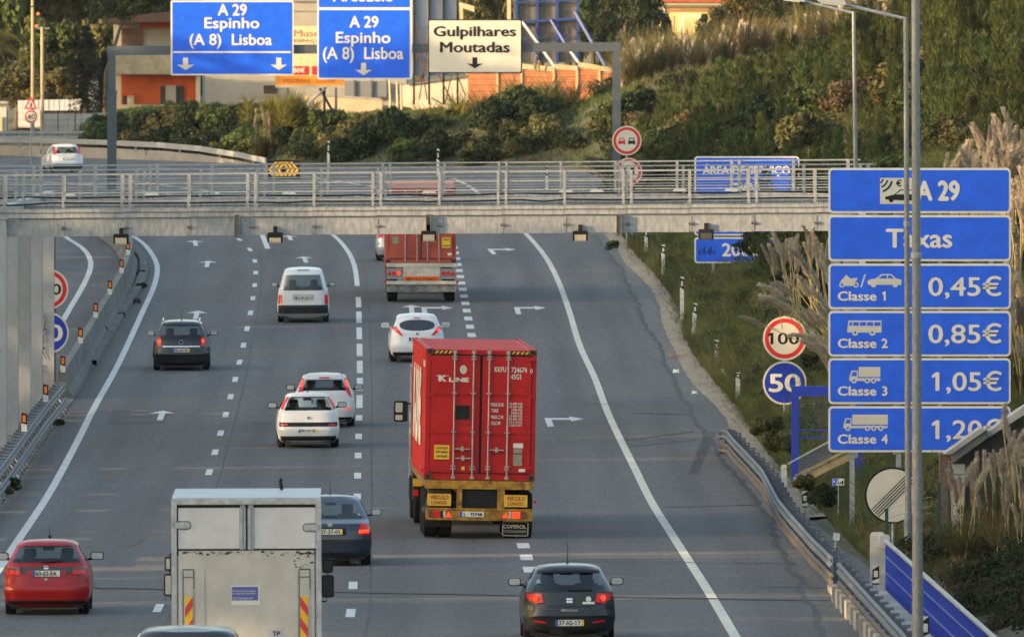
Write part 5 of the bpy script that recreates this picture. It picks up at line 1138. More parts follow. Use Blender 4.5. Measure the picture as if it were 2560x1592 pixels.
# ------------------------------------------------------------------ bridge railing, walkway, marker posts
B0 = gnd(2215, 1357, 1.0); B0.z = zr(B0.y)
pathx = [Vector((7.46, 287, .0)), Vector((8.0, 242, .0)), Vector((8.6, 200, 0))]
br = thing('bridge_railing', 'bright blue railing with close upright bars and a galvanised handrail, bottom right', 'railing', pathx[0])
a, b = Vector((0, 0, 1.02)), pathx[2] - pathx[0] + Vector((0, 0, 1.02))
rail_blue = M('railing_blue', (.014, .05, .42), .45, var=.1, scale=8)
MB().tube([a, b], .045, 10).build('handrail', galv, br, smooth=True)
for h in (.62, .30): MB().tube([a - Vector((0, 0, h - 0.0)) , b - Vector((0, 0, h))], .02, 6).build('rail', M('railing_rail', (.05, .09, .24), .6), br)
b0 = MB().box(-.012, .012, -.02, .02, .08, .98).build('baluster', rail_blue, br); L_ = (b - a).length; n = 299
b0.location = (0, 0, 0)
for i in range(1, n): c_ = copy_of(b0, 'baluster', br); c_.location = (pathx[2] - pathx[0]) * ((i / n) ** 1.0 * .6)
MB().bar(Vector((0, 0, .06)), b - Vector((0, 0, .96)), .04, .05).build('bottom_rail', rail_blue, br)
pst = thing('end_post', 'short rounded concrete end post where the blue railing starts', 'post', (7.36, 288.5, -.05)); MB().prism(rrect(-.18, .12, -.4, 1.2, .08), -.15, .15).prism(rrect(-.02, .2, .9, 1.16, .05), -.5, -.15).build('post_body', M('pale_concrete', (.50, .49, .46), .85, var=.12, scale=4), pst)
wk = MB(); ys = np.arange(180, 290, 3.0)
for y0, y1 in zip(ys[:-1], ys[1:]):
    f = lambda y: (6.75 - (y - 248) * .011, float(np.interp(y, [200, 242, 287], [8.6, 8.0, 7.42])) - .05)
    (a0, a1), (c0, c1) = f(y0), f(y1 - .04); wk.add([(a0, y0, .13), (a1, y0, .13), (c1, y1 - .04, .13), (c0, y1 - .04, .13), (a0, y0, -.1), (a1, y0, -.1), (c1, y1 - .04, -.1), (c0, y1 - .04, -.1)], [(0, 1, 2, 3), (0, 3, 7, 4), (1, 5, 6, 2), (0, 4, 5, 1), (3, 2, 6, 7)])
tag(wk.build('walkway', concrete), kind='structure')
def marker(px, ytop, ybot, d, label, kind='post', lean=0.0):
    x = (px - CX) * d / F; zt = H - (ytop - YH) * d / F; zb = H - (ybot - YH) * d / F; h = zt - zb; g = tz(x, d)
    t = thing('marker_post', label, 'marker post', (x, d, zb), group='white marker posts on the verge'); t.rotation_euler[1] = lean
    k = .065 if kind == 'post' else .09
    lo = min(0, g - zb - .1)
    MB().prism([(-k, lo), (k, lo), (k, h * .50), (-k, h * .60)], -.04, .04).build('post_body', whitepost, t); MB().prism([(-k, h * .60), (k, h * .50), (k, h * .90), (-k, h * .97)], -.04, .04).build('band', black, t)
    MB().prism([(-k, h * .97), (k, h * .90), (k, h), (-k, h)], -.04, .04).build('cap', whitepost, t); MB().box(-k * .55, k * .55, -.046, -.04, h * .64, h * .84).build('reflector', signcream, t)
for i, m_ in enumerate(((1615, 573, 615, 545, 'white post with a small number plate under the gantry beam end'), (1658, 612, 660, 520, 'white marker post left of the 2000 m panel'), (1705, 692, 757, 478, 'white marker post below the 2000 m panel'), (1735, 758, 812, 463, 'leaning white marker post beside the grass edge'),
                   (1792, 850, 907, 437, 'white marker post on the grass beside a scrap of paper'), (1845, 931, 962, 412, 'white marker post sunk deep in the grass'), (821, 353, 420, 770, 'far marker post below the bushes left of centre'), (1095, 373, 432, 740, 'far marker post above the brown container'), (1367, 414, 470, 690, 'far marker post left of the round signs'))):
    marker(*m_, lean=.06 if i == 3 else 0)
def chevpost(px, y0, y1, d, label):
    x = (px - CX) * d / F; zt = H - (y0 - YH) * d / F; zb = H - (y1 - YH) * d / F; h = zt - zb; t = thing('chevron_marker', label, 'marker board', (x, d, zb)); k = .068
    lo = min(-.02, tz(x, d) - zb - .1)
    MB().box(-k, k, -.02, .02, 0, h).build('board', black, t); MB().prism([(-k, h), (k, h), (-k, h * .78)], -.026, -.02).prism([(-k, .03), (k, .03), (k, h * .34), (-k, h * .2)], -.026, -.02).prism(rrect(-k * .6, k * .6, h * .40, h * .72, .01), -.026, -.02).build('white_patch', signcream, t); MB().box(-.02, .02, -.0, .04, lo, h * .5).build('stake', galv, t)
chevpost(2013, 1227, 1268, 325, 'black and white chevron board behind the bent guardrail'); chevpost(2190, 1413, 1461, 284, 'black and white chevron board left of the concrete end post'); chevpost(2314, 1540, 1606, 252, 'black and white chevron board at the bottom edge beside the nearest lamp post')
p = at(2090, 1350, 300); t = thing('marker_block', 'small tilted white block on the grass left of the round striped sign', 'marker block', p); t.rotation_euler[1] = .15; MB().prism(rrect(-.07, .07, 0, .15, .015), -.04, .04).box(-.01, .01, -.01, .01, -.5, 0).build('block', whitepost, t)
p = at(1960, 1188, 345); t = thing('marker_block', 'pale bollard block beside the foot of the blue frame', 'marker block', p); MB().prism(rrect(-.07, .07, 0, .16, .02), -.06, .06).box(-.07, .07, -.06, .06, -.4, -.0).prism([(-.08, .16), (.08, .18), (.05, .26), (-.05, .25)], -.06, .06).build('block', whitepost, t)
p = at(2096, 1213, 318); t = thing('distance_plate', 'small blue and white plate marked A1.4 on a thin post below the toll sign', 'sign', p); MB().prism(rrect(-.13, .13, 0, .15, .008), -.01, .01).build('plate', signwhite, t); MB().prism([(-.125, .005), (-.06, .005), (0, .145), (-.125, .145)], -.013, -.01).build('blue_corner', signblue, t)
text('A1', t, black, -.02, .03, .045, -.013, .07, .03, 'LEFT'); text('4', t, black, .085, .02, .09, -.013, .06, .03); text('»', t, signwhite, -.09, .07, .06, -.015, .05, .02); MB().box(-.012, .012, .01, .03, -.62, .1).build('post', galv, t)
for px, py, d, w, lab in ((1818, 868, 430, .2, 'crumpled scrap of white paper on the grass slope'), (1690, 881, 437, .1, 'white scrap of rubbish on the worn shoulder'), (1736, 932, 420, .08, 'small white scrap near the verge edge')):
    x = (px - CX) * d / F; z = max(tz(x, d), zr(d)) + .05; o = MB().add([(-w, 0, 0), (w * .2, -.02, .02), (w, 0, 0), (-w * .8, .08, w * 1.2), (w * .3, .05, w * 1.0), (w * .9, .1, w * 1.3)], [(0, 1, 4, 3), (1, 2, 5, 4)]).build('litter', plate_w); o.location = (x, d, z); tag(o, lab, 'litter')
p = gnd(1705, 893); o = MB().prism([(-.5, .0), (-.42, .07), (-.2, .06), (.3, .03), (.5, .06), (.45, 0)], -.1, .1).build('broken_plank', M('weathered_wood', (.32, .19, .09), .9, var=.25, scale=6)); o.location = p + Vector((0, 0, .02)); o.rotation_euler[2] = -.5; tag(o, 'broken orange brown plank lying at the edge of the shoulder', 'plank')
# blue portal frame, steps with mesh and planks
t = thing('blue_frame', 'dark blue steel portal frame on the slope, half behind the toll tariff sign', 'frame', at(1987, 1190, 340)); S_ = F / 340; o_ = t.location
fx = lambda px: (px - 1987) / S_; fz = lambda py: H - (py - YH) / S_ - o_.z
MB().box(fx(1979), fx(1997), -.1, .1, fz(1200), fz(965)).build('post', rail_blue, t); MB().box(fx(1997.2), fx(2158), -.09, .09, fz(990), fz(965)).build('lintel', rail_blue, t); MB().box(fx(2140), fx(2158), -.1, .1, fz(1200), fz(990.5)).build('post', rail_blue, t)
for y in (1075, 1093): MB().box(fx(1997), fx(2140), -.03, .03, fz(y + 2), fz(y - 2)).build('rail', rail_blue, t)
ms = MB()
for i in range(9): ms.box(fx(1997), fx(2140), -.004, .004, fz(996 + i * 8) - .003, fz(996 + i * 8) + .003)
for i in range(26): ms.box(fx(1998 + i * 5.5) - .003, fx(1998 + i * 5.5) + .003, -.004, .004, fz(1065), fz(992))
ms.build('mesh', M('mesh_blue', (.02, .04, .14), .6), t)
t = thing('slope_steps', 'grey mesh sided steps with pale timber handrails climbing the slope behind the toll sign', 'steps', at(2000, 1190, 333)); S_ = F / 333; o_ = t.location; fx = lambda px: (px - 2000) / S_; fz = lambda py: H - (py - YH) / S_ - o_.z
MB().prism([(fx(1997), fz(1143)), (fx(2080), fz(1098)), (fx(2080), fz(1150)), (fx(1997), fz(1185))], .3, .33).build('mesh_side', M('mesh_grey', (.18, .18, .19), .7, var=.3, scale=18, stretch=(.3, 1, 4)), t)
mm = MB()
for i in range(11): y0 = 1100 + i * 7.5; mm.bar((fx(1997), .27, fz(y0 + 46)), (fx(2080), .27, fz(y0)), .012)
mm.build('wire', galv, t)
pine = M('pale_timber', (.50, .36, .17), .8, var=.2, scale=4)
MB().bar((fx(1970), .2, fz(1160)), (fx(2075), .2, fz(1103)), .04).build('handrail', M('rail_pale', (.5, .48, .42), .7), t)
for a, b, w in (((1988, 1190), (2125, 1122), .05), ((2030, 1195), (2128, 1145), .05)): MB().bar((fx(a[0]), .05, fz(a[1])), (fx(b[0]), .05, fz(b[1])), w).build('handrail', pine, t)
MB().prism([(fx(2020), fz(1180)), (fx(2125), fz(1126)), (fx(2125), fz(1142)), (fx(2035), fz(1190))], .08, .12).build('plank', pine, t)
for i in range(9):
    k = i / 8; MB().box(fx(1985 + 125 * k), fx(2020 + 125 * k), .15, 1.0, fz(1196 - 68 * k) - .15, fz(1196 - 68 * k)).build('step', concrete, t)
# concrete hut wall with coping on the far right, steps and green fence posts
t = thing('retaining_wall', 'stepped wall with a sloping concrete coping rising out of the pampas at the right edge', 'wall', at(2400, 1260, 300)); S_ = F / 300; o_ = t.location; fx = lambda px: (px - 2400) / S_; fz = lambda py: H - (py - YH) / S_ - o_.z
MB().prism([(fx(2360), fz(1134)), (fx(2376), fz(1136)), (fx(2468), fz(1072)), (fx(2450), fz(1069))], -.25, .9).build('coping', concrete, t); MB().prism([(fx(2376), fz(1137)), (fx(2468), fz(1073)), (fx(2468), fz(1093)), (fx(2380), fz(1158))], -.2, .5).build('beam', conc_dark, t)
MB().prism([(fx(2470), fz(1083)), (fx(2474), fz(1092)), (fx(2590), fz(1018)), (fx(2590), fz(998)), (fx(2505), fz(1052))], .0, 1.2).build('coping', concrete, t)
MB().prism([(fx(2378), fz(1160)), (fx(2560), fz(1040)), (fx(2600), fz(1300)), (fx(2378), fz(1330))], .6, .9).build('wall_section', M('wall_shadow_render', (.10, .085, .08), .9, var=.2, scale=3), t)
MB().box(fx(2350), fx(2377), .1, .5, fz(1330), fz(1136)).build('pillar', M('brick_brown', (.13, .09, .08), .9, var=.2, scale=9), t)
for i in range(7): MB().box(fx(2379), fx(2412), -.1 - .0 * i, .5, fz(1160 + 26 * i + 24), fz(1160 + 26 * i)).build('block', concrete, t).location = (0, 0, 0)
for px, yt, lab in ((2348, 1208, 'left dark green fence post beside the brown pillar'), (2374, 1187, 'right dark green fence post in front of the concrete blocks'), (2217, 1274, 'dark green fence post in front of the round striped sign')):
    d = 292; x = (px - CX) * d / F; g = tz(x, d) - .3; zt = H - (yt - YH) * d / F; t = thing('fence_post', lab, 'fence post', (x, d, g)); MB().box(-.035, .035, -.035, .035, 0, zt - g).box(-.045, .045, -.045, .045, zt - g, zt - g + .02).build('post_body', M('fence_green', (.012, .05, .035), .5), t)
    if px == 2217:
        for k, (dz, dx) in enumerate(((.02, .9), (-.17, .9), (-.3, .9))): MB().tube([(0, 0, zt - g + dz - .02), (dx * .6, 0, zt - g + dz + .17), (dx, 0, zt - g + dz + .24)], .005, 4).build('wire', galv, t)

# ------------------------------------------------------------------ buildings and hoardings beyond the road
def bld(name, label, cat, d, cx, zb, group=None):
    s = Sign(name, label, cat, d, cx, zb, group)
    s.B = lambda nm, x0, y0, x1, y1, a, b, mat, parent=None: MB().box(s.X(x0), s.X(x1), a, b, s.Z(y1), s.Z(y0)).build(nm, mat, parent or s.o)
    return s
render_grey = M('render_grey', (.30, .285, .25), .9, var=.10, scale=.7); render_cream = M('render_cream', (.52, .43, .28), .85, var=.10, scale=.8)
orange_wall = M('orange_render', (.50, .085, .015), .85, var=.12, scale=1.2); dark_open = M('dark_window_opening', (.03, .02, .02), .5); tile_red = M('roof_tile_red', (.34, .075, .035), .85, var=.25, scale=3)
S = bld('orange_house', 'house with orange walls under a pale balcony band, behind the left post of the portal', 'house', 880, 395, 4.9)
S.B('wall', 283, 55, 505, 330, .9, 9, render_grey); S.B('wall', 303, 44, 425, 122, .6, .9, render_grey); S.B('window', 303, 70, 356, 116, .5, .6, M('shutter_brown', (.085, .045, .035), .8))
S.B('upper_wall', 350, 52, 500, 72, .5, .58, orange_wall); S.B('balcony', 287, 138, 500, 186, -.9, .85, M('balcony_render', (.36, .31, .21), .85, var=.2, scale=1.5)); S.B('orange_wall', 303, 187, 490, 262, .2, .6, orange_wall)
S.B('pillar', 290, 186, 303, 268, -.6, -.2, render_cream); S.B('pillar', 490, 190, 501, 262, -.5, -.1, render_cream); S.B('pillar', 414, 214, 440, 262, -.1, .2, render_grey); S.B('door', 440, 216, 460, 262, .12, .2, dark_open); S.B('door', 401, 216, 414, 262, .12, .2, dark_open); S.B('window', 307, 240, 318, 262, .12, .2, dark_open); S.B('wall_panel', 318, 240, 335, 262, .1, .2, render_cream)
S.B('base_slab', 286, 262, 505, 272, -1.1, .9, render_cream); S.B('base_wall', 288, 272, 505, 330, -.9, .9, render_grey); S.B('drainpipe', 502, 190, 506, 240, -.15, -.05, black)
S.poly('roof', [(270, 48), (420, 30), (560, 44), (560, 54), (270, 58)], -1.2, 9, M('roof_dark', (.10, .06, .045), .9, var=.2))
S = bld('long_building', 'long pale grey building behind the blue overhead signs', 'building', 905, 780, 4.5)
S.B('wall', 505, -60, 1016, 330, 0, 12, render_grey)
S.B('roof_edge', 500, -66, 1018, -58, -.4, 12, concrete); S.B('window', 659, 214, 692, 236, -.06, 0, dark_open); S.B('window_sill', 657, 236, 694, 239, -.12, 0, concrete); S.B('seam', 735, 28, 793, 31, -.02, 0, conc_dark); S.B('gable_edge', 733, 2, 793, 6, -.1, 0, conc_dark)
S.B('gate', 862, 203, 970, 243, -.4, -.3, M('gate_grey', (.17, .18, .19), .7)); 
for x in (887, 930, 968): S.B('gate_post', x - 2, 200, x + 2, 246, -.5, -.4, steelgrey)
# hoardings
S = bld('advertising_board', 'sandy museum billboard with a red price band, between the two blue overhead signs', 'billboard', 800, 780, 5.4)
S.B('board', 700, 66, 868, 190, 0, .15, M('board_sand', (.62, .50, .30), .8, var=.06, scale=1.5)); S.B('red_band', 700, 166, 773, 188, -.01, 0, M('board_red', (.42, .012, .015), .7)); S.B('red_band', 780, 166, 860, 188, -.01, 0, M('board_red', (.42, .012, .015), .7))
S.text('Museu do', 794, 92, 17, M('board_letter', (.30, .19, .12), .8), 118, y=-.012, bold=0); S.text('ESPAÇO', 770, 106, 7, M('board_letter', (.30, .19, .12), .8), 70, y=-.012); S.text('50€', 748, 182, 11, signwhite, 28, y=-.02, bold=.02)
for x in (720, 840): S.B('leg', x - 3, 190, x + 3, 330, .16, .35, steelgrey)
S = bld('advertising_board', 'orange billboard low on dark slanting struts beneath the middle overhead sign', 'billboard', 790, 774, 5.2)
S.B('board', 688, 190, 861, 213, 0, .12, M('board_orange', (.72, .26, .03), .8, var=.06, scale=1.5)); S.B('board_edge', 688, 213, 861, 219, -.1, .16, render_cream); S.text('PISCINAS   LAZER', 774, 207, 9, M('board_orange_letter', (.50, .13, .02), .8), 130, y=-.01, bold=.02)
MB().bar((S.X(811), .2, S.Z(219)), (S.X(811), .2, S.Z(335)), .13).bar((S.X(800), .3, S.Z(222)), (S.X(836), -1.2, S.Z(285)), .1).build('strut', black, S.o); MB().bar((S.X(815), .1, S.Z(220)), (S.X(770), -1.0, S.Z(262)), .09).build('strut', concrete, S.o)
S = bld('garden_wall', 'low sunlit cream wall sloping away behind the bushes under the middle sign', 'wall', 815, 900, 5.5)
S.poly('wall_section', [(762, 237), (955, 249), (955, 300), (762, 320)], 0, .3, render_cream); S.poly('coping', [(760, 234), (955, 246), (955, 250), (760, 238)], -.05, .35, concrete)
S = bld('hoarding', 'back of a tall grey panelled hoarding on black truss legs, left of the cream sign', 'billboard', 790, 1085, 5.6)
pan = M('hoarding_panel', (.27, .30, .37), .7, var=.1, scale=.8)
for a, b in ((1030, 1070), (1072, 1108), (1110, 1144)): S.B('panel', a, -40, b, 190, .12, .18, pan)
for x in (1035, 1073, 1109, 1144): S.B('leg', x - 2.5, -40, x + 2.5, 262, -.1, .1, black)
for a, b in (((1040, 60), (1056, 110)), ((1056, 110), (1040, 150)), ((1048, 130), (1068, 250)), ((1068, 130), (1048, 250)), ((1096, 185), (1130, 255)), ((1130, 185), (1112, 262)), ((1078, 245), (1110, 262)), ((1142, 185), (1164, 240))): MB().bar((S.X(a[0]), -.12, S.Z(a[1])), (S.X(b[0]), -.12, S.Z(b[1])), .07).build('brace', M('rusty_brace', (.10, .055, .035), .8), S.o)
S = bld('white_wall', 'sunlit cream wall with a sloping top behind the hoarding legs', 'wall', 822, 1085, 5.6)
S.poly('wall_section', [(1005, 214), (1170, 193), (1170, 300), (1005, 300)], 0, .3, M('render_pale', (.60, .53, .40), .85, var=.15, scale=1.2)); S.poly('coping', [(1022, 209), (1172, 187), (1172, 192), (1022, 214)], -.1, .4, conc_dark)
for x, y0 in ((974, 200), (992, 205), (1002, 212)):
    S2 = bld('bare_trunk', 'pale bare trunk, %s of three in front of the grey building' % ('leftmost' if x == 974 else 'middle one' if x == 992 else 'rightmost'), 'tree', 800, x, 5.5); MB().tube([(0, 0, 0), (.05, 0, 2), (0, 0, S2.Z(y0))], .1, 7, r1=.05).build('trunk', M('pale_bark', (.42, .36, .24), .9, var=.2, scale=5), S2.o)
# brick wall: coursed blocks with coping, stepped
S = bld('brick_wall', 'long orange brick wall with stepped cream coping behind the verge bushes', 'wall', 832, 1380, 5.8)
bm_ = [M('hollow_brick_a', (.50, .19, .085), .9, var=.15, scale=2.5), M('hollow_brick_b', (.44, .155, .07), .9, var=.18, scale=2.5)]
cop = M('coping_cream', (.52, .41, .24), .9, var=.12, scale=2)
def topy(x): return np.interp(x, [1160, 1305, 1386, 1387, 1444, 1445, 1530, 1620], [148, 160, 168, 160, 166, 155, 170, 182])
segs = [(1165, 1245), (1246, 1305), (1306, 1386), (1387.5, 1444), (1445.5, 1500), (1501, 1560), (1561, 1630)]
for j, (a, b) in enumerate(segs):
    y0 = (topy(a + .2) + topy(b - .2)) / 2; zt = S.Z(y0 + 12); zb = S.Z(285); nrow = 16; rh = (zt - zb) / nrow
    for mi_ in (0, 1):
        mb = MB()
        for r in range(nrow):
            if r % 2 != mi_: continue
            o0 = .02 * ((r * 7 + j) % 3) / 3; mb.box(S.X(a) + .02, S.X(b) - .02, o0 * .6, .25, zb + r * rh, zb + (r + 1) * rh - .025)
        mb.build('brick_course', bm_[mi_], S.o)
    MB().box(S.X(a), S.X(b), .04, .24, zb, zt).build('mortar', cop, S.o); MB().prism([(S.X(a), S.Z(topy(a + .2) + 12)), (S.X(b), S.Z(topy(b - .2) + 12)), (S.X(b), S.Z(topy(b - .2))), (S.X(a), S.Z(topy(a + .2)))], -.06, .3).build('coping', cop, S.o); MB().box(S.X(b) - .1, S.X(b) + .02, -.05, .28, zb, zt).build('pier', cop, S.o)
# blue framed hoarding
S = bld('hoarding', 'back of a tall dark hoarding on a blue steel frame above the brick wall', 'billboard', 845, 1365, 6.5)
hp = M('hoarding_board_brown', (.13, .115, .11), .85, var=.2, scale=1.2); bs = M('frame_blue', (.012, .045, .20), .55, var=.1, scale=3)
for i in range(6):
    for j in range(4): S.B('board', 1284 + i * 26.5, -30 + j * 47, 1309.5 + i * 26.5, 15.5 + j * 47, .2, .25 + .01 * ((i + j) % 2), hp)
for x in (1291, 1343, 1393, 1445): S.B('post', x - 3.5, -30, x + 3.5, 172, -.05, .18, bs)
MB().bar((S.X(1284), -.05, S.Z(57)), (S.X(1444), -.05, S.Z(47)), .14).bar((S.X(1284), -.05, S.Z(8)), (S.X(1444), -.05, S.Z(2)), .08).bar((S.X(1284), -.0, S.Z(100)), (S.X(1444), -.0, S.Z(92)), .06).build('rail', bs, S.o)
for a, b, m_ in (((1306, 55), (1388, 168), M('brace_grey', (.22, .25, .32), .5)), ((1378, 50), (1414, 110), bs), ((1414, 110), (1447, 156), M('brace_grey', (.22, .25, .32), .5)), ((1437, 30), (1512, 164), bs)): MB().bar((S.X(a[0]), -.1, S.Z(a[1])), (S.X(b[0]), -1.0, S.Z(b[1])), .15).build('brace', m_, S.o)
S = bld('gable', 'small cream gable end with a slanting verge board behind the cream sign', 'house', 930, 1165, 6); S.poly('wall', [(1149, 10), (1157, 10), (1157, 60), (1149, 60)], 0, 3, render_cream); S.poly('verge_board', [(1148, 6), (1186, 17), (1186, 31), (1148, 18)], -.3, 0, render_cream); S.B('post', 1268, -10, 1277, 60, 0, .3, render_cream)
# yellow house
yw = M('house_yellow', (.66, .50, .23), .8, var=.06, scale=1); ywt = M('house_cornice', (.70, .62, .44), .8)
S = bld('yellow_house', 'sunlit yellow house with white cornice and red tiled roof on the hill', 'house', 930, 1740, 8.3)
S.B('wall', 1651, 12, 1800, 140, 0, 8, yw); S.B('cornice', 1640, 6, 1808, 13, -.5, 8.3, ywt); S.B('cornice', 1646, 13, 1804, 18, -.25, 8.2, ywt); S.poly('roof', [(1640, 6), (1700, -40), (1760, -40), (1838, 4), (1838, 7)], -.7, 8.6, tile_red); S.B('lintel', 1656, 25, 1790, 29, -.08, 0, M('terracotta_line', (.40, .17, .09), .8))
S.B('window_frame', 1700, 36, 1756, 110, -.06, 0, ywt); S.B('window', 1710, 46, 1748, 104, -.08, -.06, M('blind_yellow', (.60, .47, .22), .7)); S.B('pilaster', 1651, 18, 1662, 140, -.1, 0, M('pilaster_white', (.62, .60, .60), .8)); S.B('window', 1672, 40, 1684, 100, -.03, 0, M('blind_yellow', (.60, .47, .22), .7))
S = bld('garden_wall', 'small sunlit white wall among the plumes below the yellow house', 'wall', 890, 1728, 8.2); S.B('wall_section', 1676, 138, 1780, 172, 0, .4, M('wall_pale', (.55, .49, .38), .9, var=.12, scale=1.5)); S.B('gate_pillar', 1692, 134, 1703, 172, -.2, .5, render_cream)
# grey house top right
gh = M('house_grey', (.27, .28, .31), .85, var=.05, scale=1)
S = bld('grey_house', 'plain grey house with a dark garage opening, behind the lamp arms at the top right', 'house', 870, 2180, 10.2)
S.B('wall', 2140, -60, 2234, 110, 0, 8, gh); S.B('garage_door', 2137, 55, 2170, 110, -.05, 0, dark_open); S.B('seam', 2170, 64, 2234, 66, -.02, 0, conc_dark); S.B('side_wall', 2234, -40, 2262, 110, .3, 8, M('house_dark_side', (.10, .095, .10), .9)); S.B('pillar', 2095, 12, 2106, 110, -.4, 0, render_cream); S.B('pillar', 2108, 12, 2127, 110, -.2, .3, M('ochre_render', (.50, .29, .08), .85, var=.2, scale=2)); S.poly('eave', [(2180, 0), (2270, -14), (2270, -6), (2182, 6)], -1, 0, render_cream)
S.B('roof_edge', 2130, -66, 2270, -58, -.4, 8.4, concrete)
# left: sheds, block wall, fence, poles
S = bld('shed', 'low shed with a white corrugated roof beyond the far left fence', 'shed', 880, 110, 4.9); 
for i in range(12): S.poly('roof_sheet', [(48 + i * 13 - 3, 252 - i * .3), (60 + i * 13 - 3, 251.7 - i * .3), (57 + i * 13, 276), (45 + i * 13, 277)], -.3 - .02 * (i % 2), 3, M('sheet_white', (.56, .58, .62), .6, var=.08, scale=2))
S.B('wall', 48, 277, 192, 320, 0, 3, M('shed_wall', (.20, .20, .20), .8)); S.B('gate', 45, 276, 101, 318, -.6, -.5, M('gate_white', (.55, .56, .57), .7, var=.12, scale=3, stretch=(8, 1, .2)))
S = bld('shed', 'small white outbuilding at the left edge beside the fence', 'shed', 880, 5, 4.9); S.B('wall', -30, 260, 16, 330, 0, 3, M('shed_white', (.50, .50, .50), .8, var=.1)); S.B('door', -8, 292, 6, 330, -.1, 0, render_cream); S.B('roof', -34, 254, 19, 260, -.3, 3.2, concrete)
S = bld('block_wall', 'grey rendered block wall behind wire fence posts left of the portal', 'wall', 865, 190, 4.8)
for i in range(5): S.B('wall_section', 101 + i * 34.5, 285 - i * .6, 134.5 + i * 34.5, 352, .0, .25, M('wall_greyish', (.33, .325, .31), .9, var=.1, scale=.8))
S = bld('wire_fence', 'thin black fence posts with wires in front of the grey block wall', 'fence', 855, 140, 4.8)
for x in (44, 145, 188, 232): S.B('fence_post', x - 1.2, 278, x + 1.2, 350, -.03, .03, black)
for y in (284, 300, 316, 330, 344): S.B('wire', 44, y - .4, 270, y + .4, -.01, .01, steelgrey)
wood_pole = M('pole_wood', (.30, .24, .15), .85, var=.2, scale=2.5, stretch=(1, 1, .3))
S = bld('utility_pole', 'tall pale utility pole running out of the top of the picture, left edge', 'utility pole', 848, 82, 4.6); MB().tube([(0, 0, 0), (0, 0, S.Z(-140))], .11, 10, r1=.085).build('pole', wood_pole, S.o, smooth=True); S.B('bracket', 73, 15, 88, 18, -.12, .1, black)
S = bld('utility_pole', 'shorter pale utility pole with orange insulators beside the tall one', 'utility pole', 846, 106, 4.6); MB().tube([(0, 0, 0), (0, 0, S.Z(68))], .115, 10, r1=.095).build('pole', wood_pole, S.o, smooth=True); S.B('crossarm', 90, 70, 124, 72.5, -.05, .05, galv)
ins = M('insulator_orange', (.52, .19, .07), .4)
for x, y, r in ((96, 36, 4), (92, 66, 5)): MB().lathex([(-.1, .04), (-.07, .1), (.07, .1), (.1, .04)], (S.X(x), 0, S.Z(y)), 12).build('insulator', ins, S.o)
MB().tube([(S.X(98), 0, S.Z(38)), (S.X(108), 0, S.Z(48)), (S.X(106), 0, S.Z(66))], .03, 6).tube([(S.X(90), 0, S.Z(40)), (S.X(86), 0, S.Z(56)), (S.X(91), 0, S.Z(64))], .025, 6).build('cable_loop', black, S.o)
S = bld('far_guardrail', 'far steel guardrail running along the left edge below the shed', 'guardrail', 842, 150, 4.3)
for y in (331, 343): S.B('rail', -40, y - 3, 330, y + 3, -.03, .03, galv)
for i in range(10): S.B('post', -30 + i * 38, 328, -27 + i * 38, 356, .03, .12, galv)
# ------------------------------------------------------------------ vegetation
def leafmat(name, a, b, trans=.25, scale=.8, rnd=.25, stretch=None):
    return M(name, a, .75, var2=b, scale=scale, spec=.2, trans=trans, rnd=rnd, stretch=stretch)
L_dark = leafmat('leaf_dark', (.030, .048, .018), (.014, .024, .010)); L_mid = leafmat('leaf_mid', (.078, .106, .030), (.030, .048, .016)); L_olive = leafmat('leaf_olive', (.118, .112, .042), (.045, .052, .022))
L_yellow = leafmat('leaf_yellow_green', (.20, .175, .030), (.075, .090, .020)); L_pine = leafmat('leaf_pine', (.082, .104, .028), (.022, .036, .016), scale=1.2); L_brown = leafmat('leaf_brown', (.105, .070, .035), (.045, .036, .020))
L_blue = leafmat('leaf_conifer', (.022, .036, .026), (.010, .018, .014)); grass_g = leafmat('grass_green', (.170, .165, .060), (.045, .062, .022), .3, 1.3, stretch=(1, .07, 1)); L_grass2 = leafmat('grass_fresh', (.135, .150, .045), (.035, .055, .018), .3, 1.0, stretch=(1, .09, 1)); grass_dry = leafmat('grass_dry', (.20, .16, .07), (.10, .085, .035), .3, .5)
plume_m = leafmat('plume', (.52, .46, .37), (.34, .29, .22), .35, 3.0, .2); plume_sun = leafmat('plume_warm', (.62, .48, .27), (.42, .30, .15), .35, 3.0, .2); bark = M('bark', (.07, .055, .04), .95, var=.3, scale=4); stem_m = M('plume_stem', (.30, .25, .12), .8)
def quads_at(P, N, size, asp=.6, seed=0):
    """one leaf-shaped quad at each point, facing roughly N"""
    r = np.random.default_rng(seed); n = len(P); N = N / np.linalg.norm(N, axis=1, keepdims=True)
    N = N + r.normal(0, .55, (n, 3)); N /= np.linalg.norm(N, axis=1, keepdims=True); R = r.normal(0, 1, (n, 3)); A = np.cross(N, R); A /= np.linalg.norm(A, axis=1, keepdims=True); B = np.cross(N, A)
    s = size * r.uniform(.6, 1.4, (n, 1)); A = A * s; B = B * s * asp
    V = np.stack([P - A, P - B * .9, P + A, P + B * .9], 1).reshape(-1, 3); return V, np.arange(n * 4).reshape(n, 4)
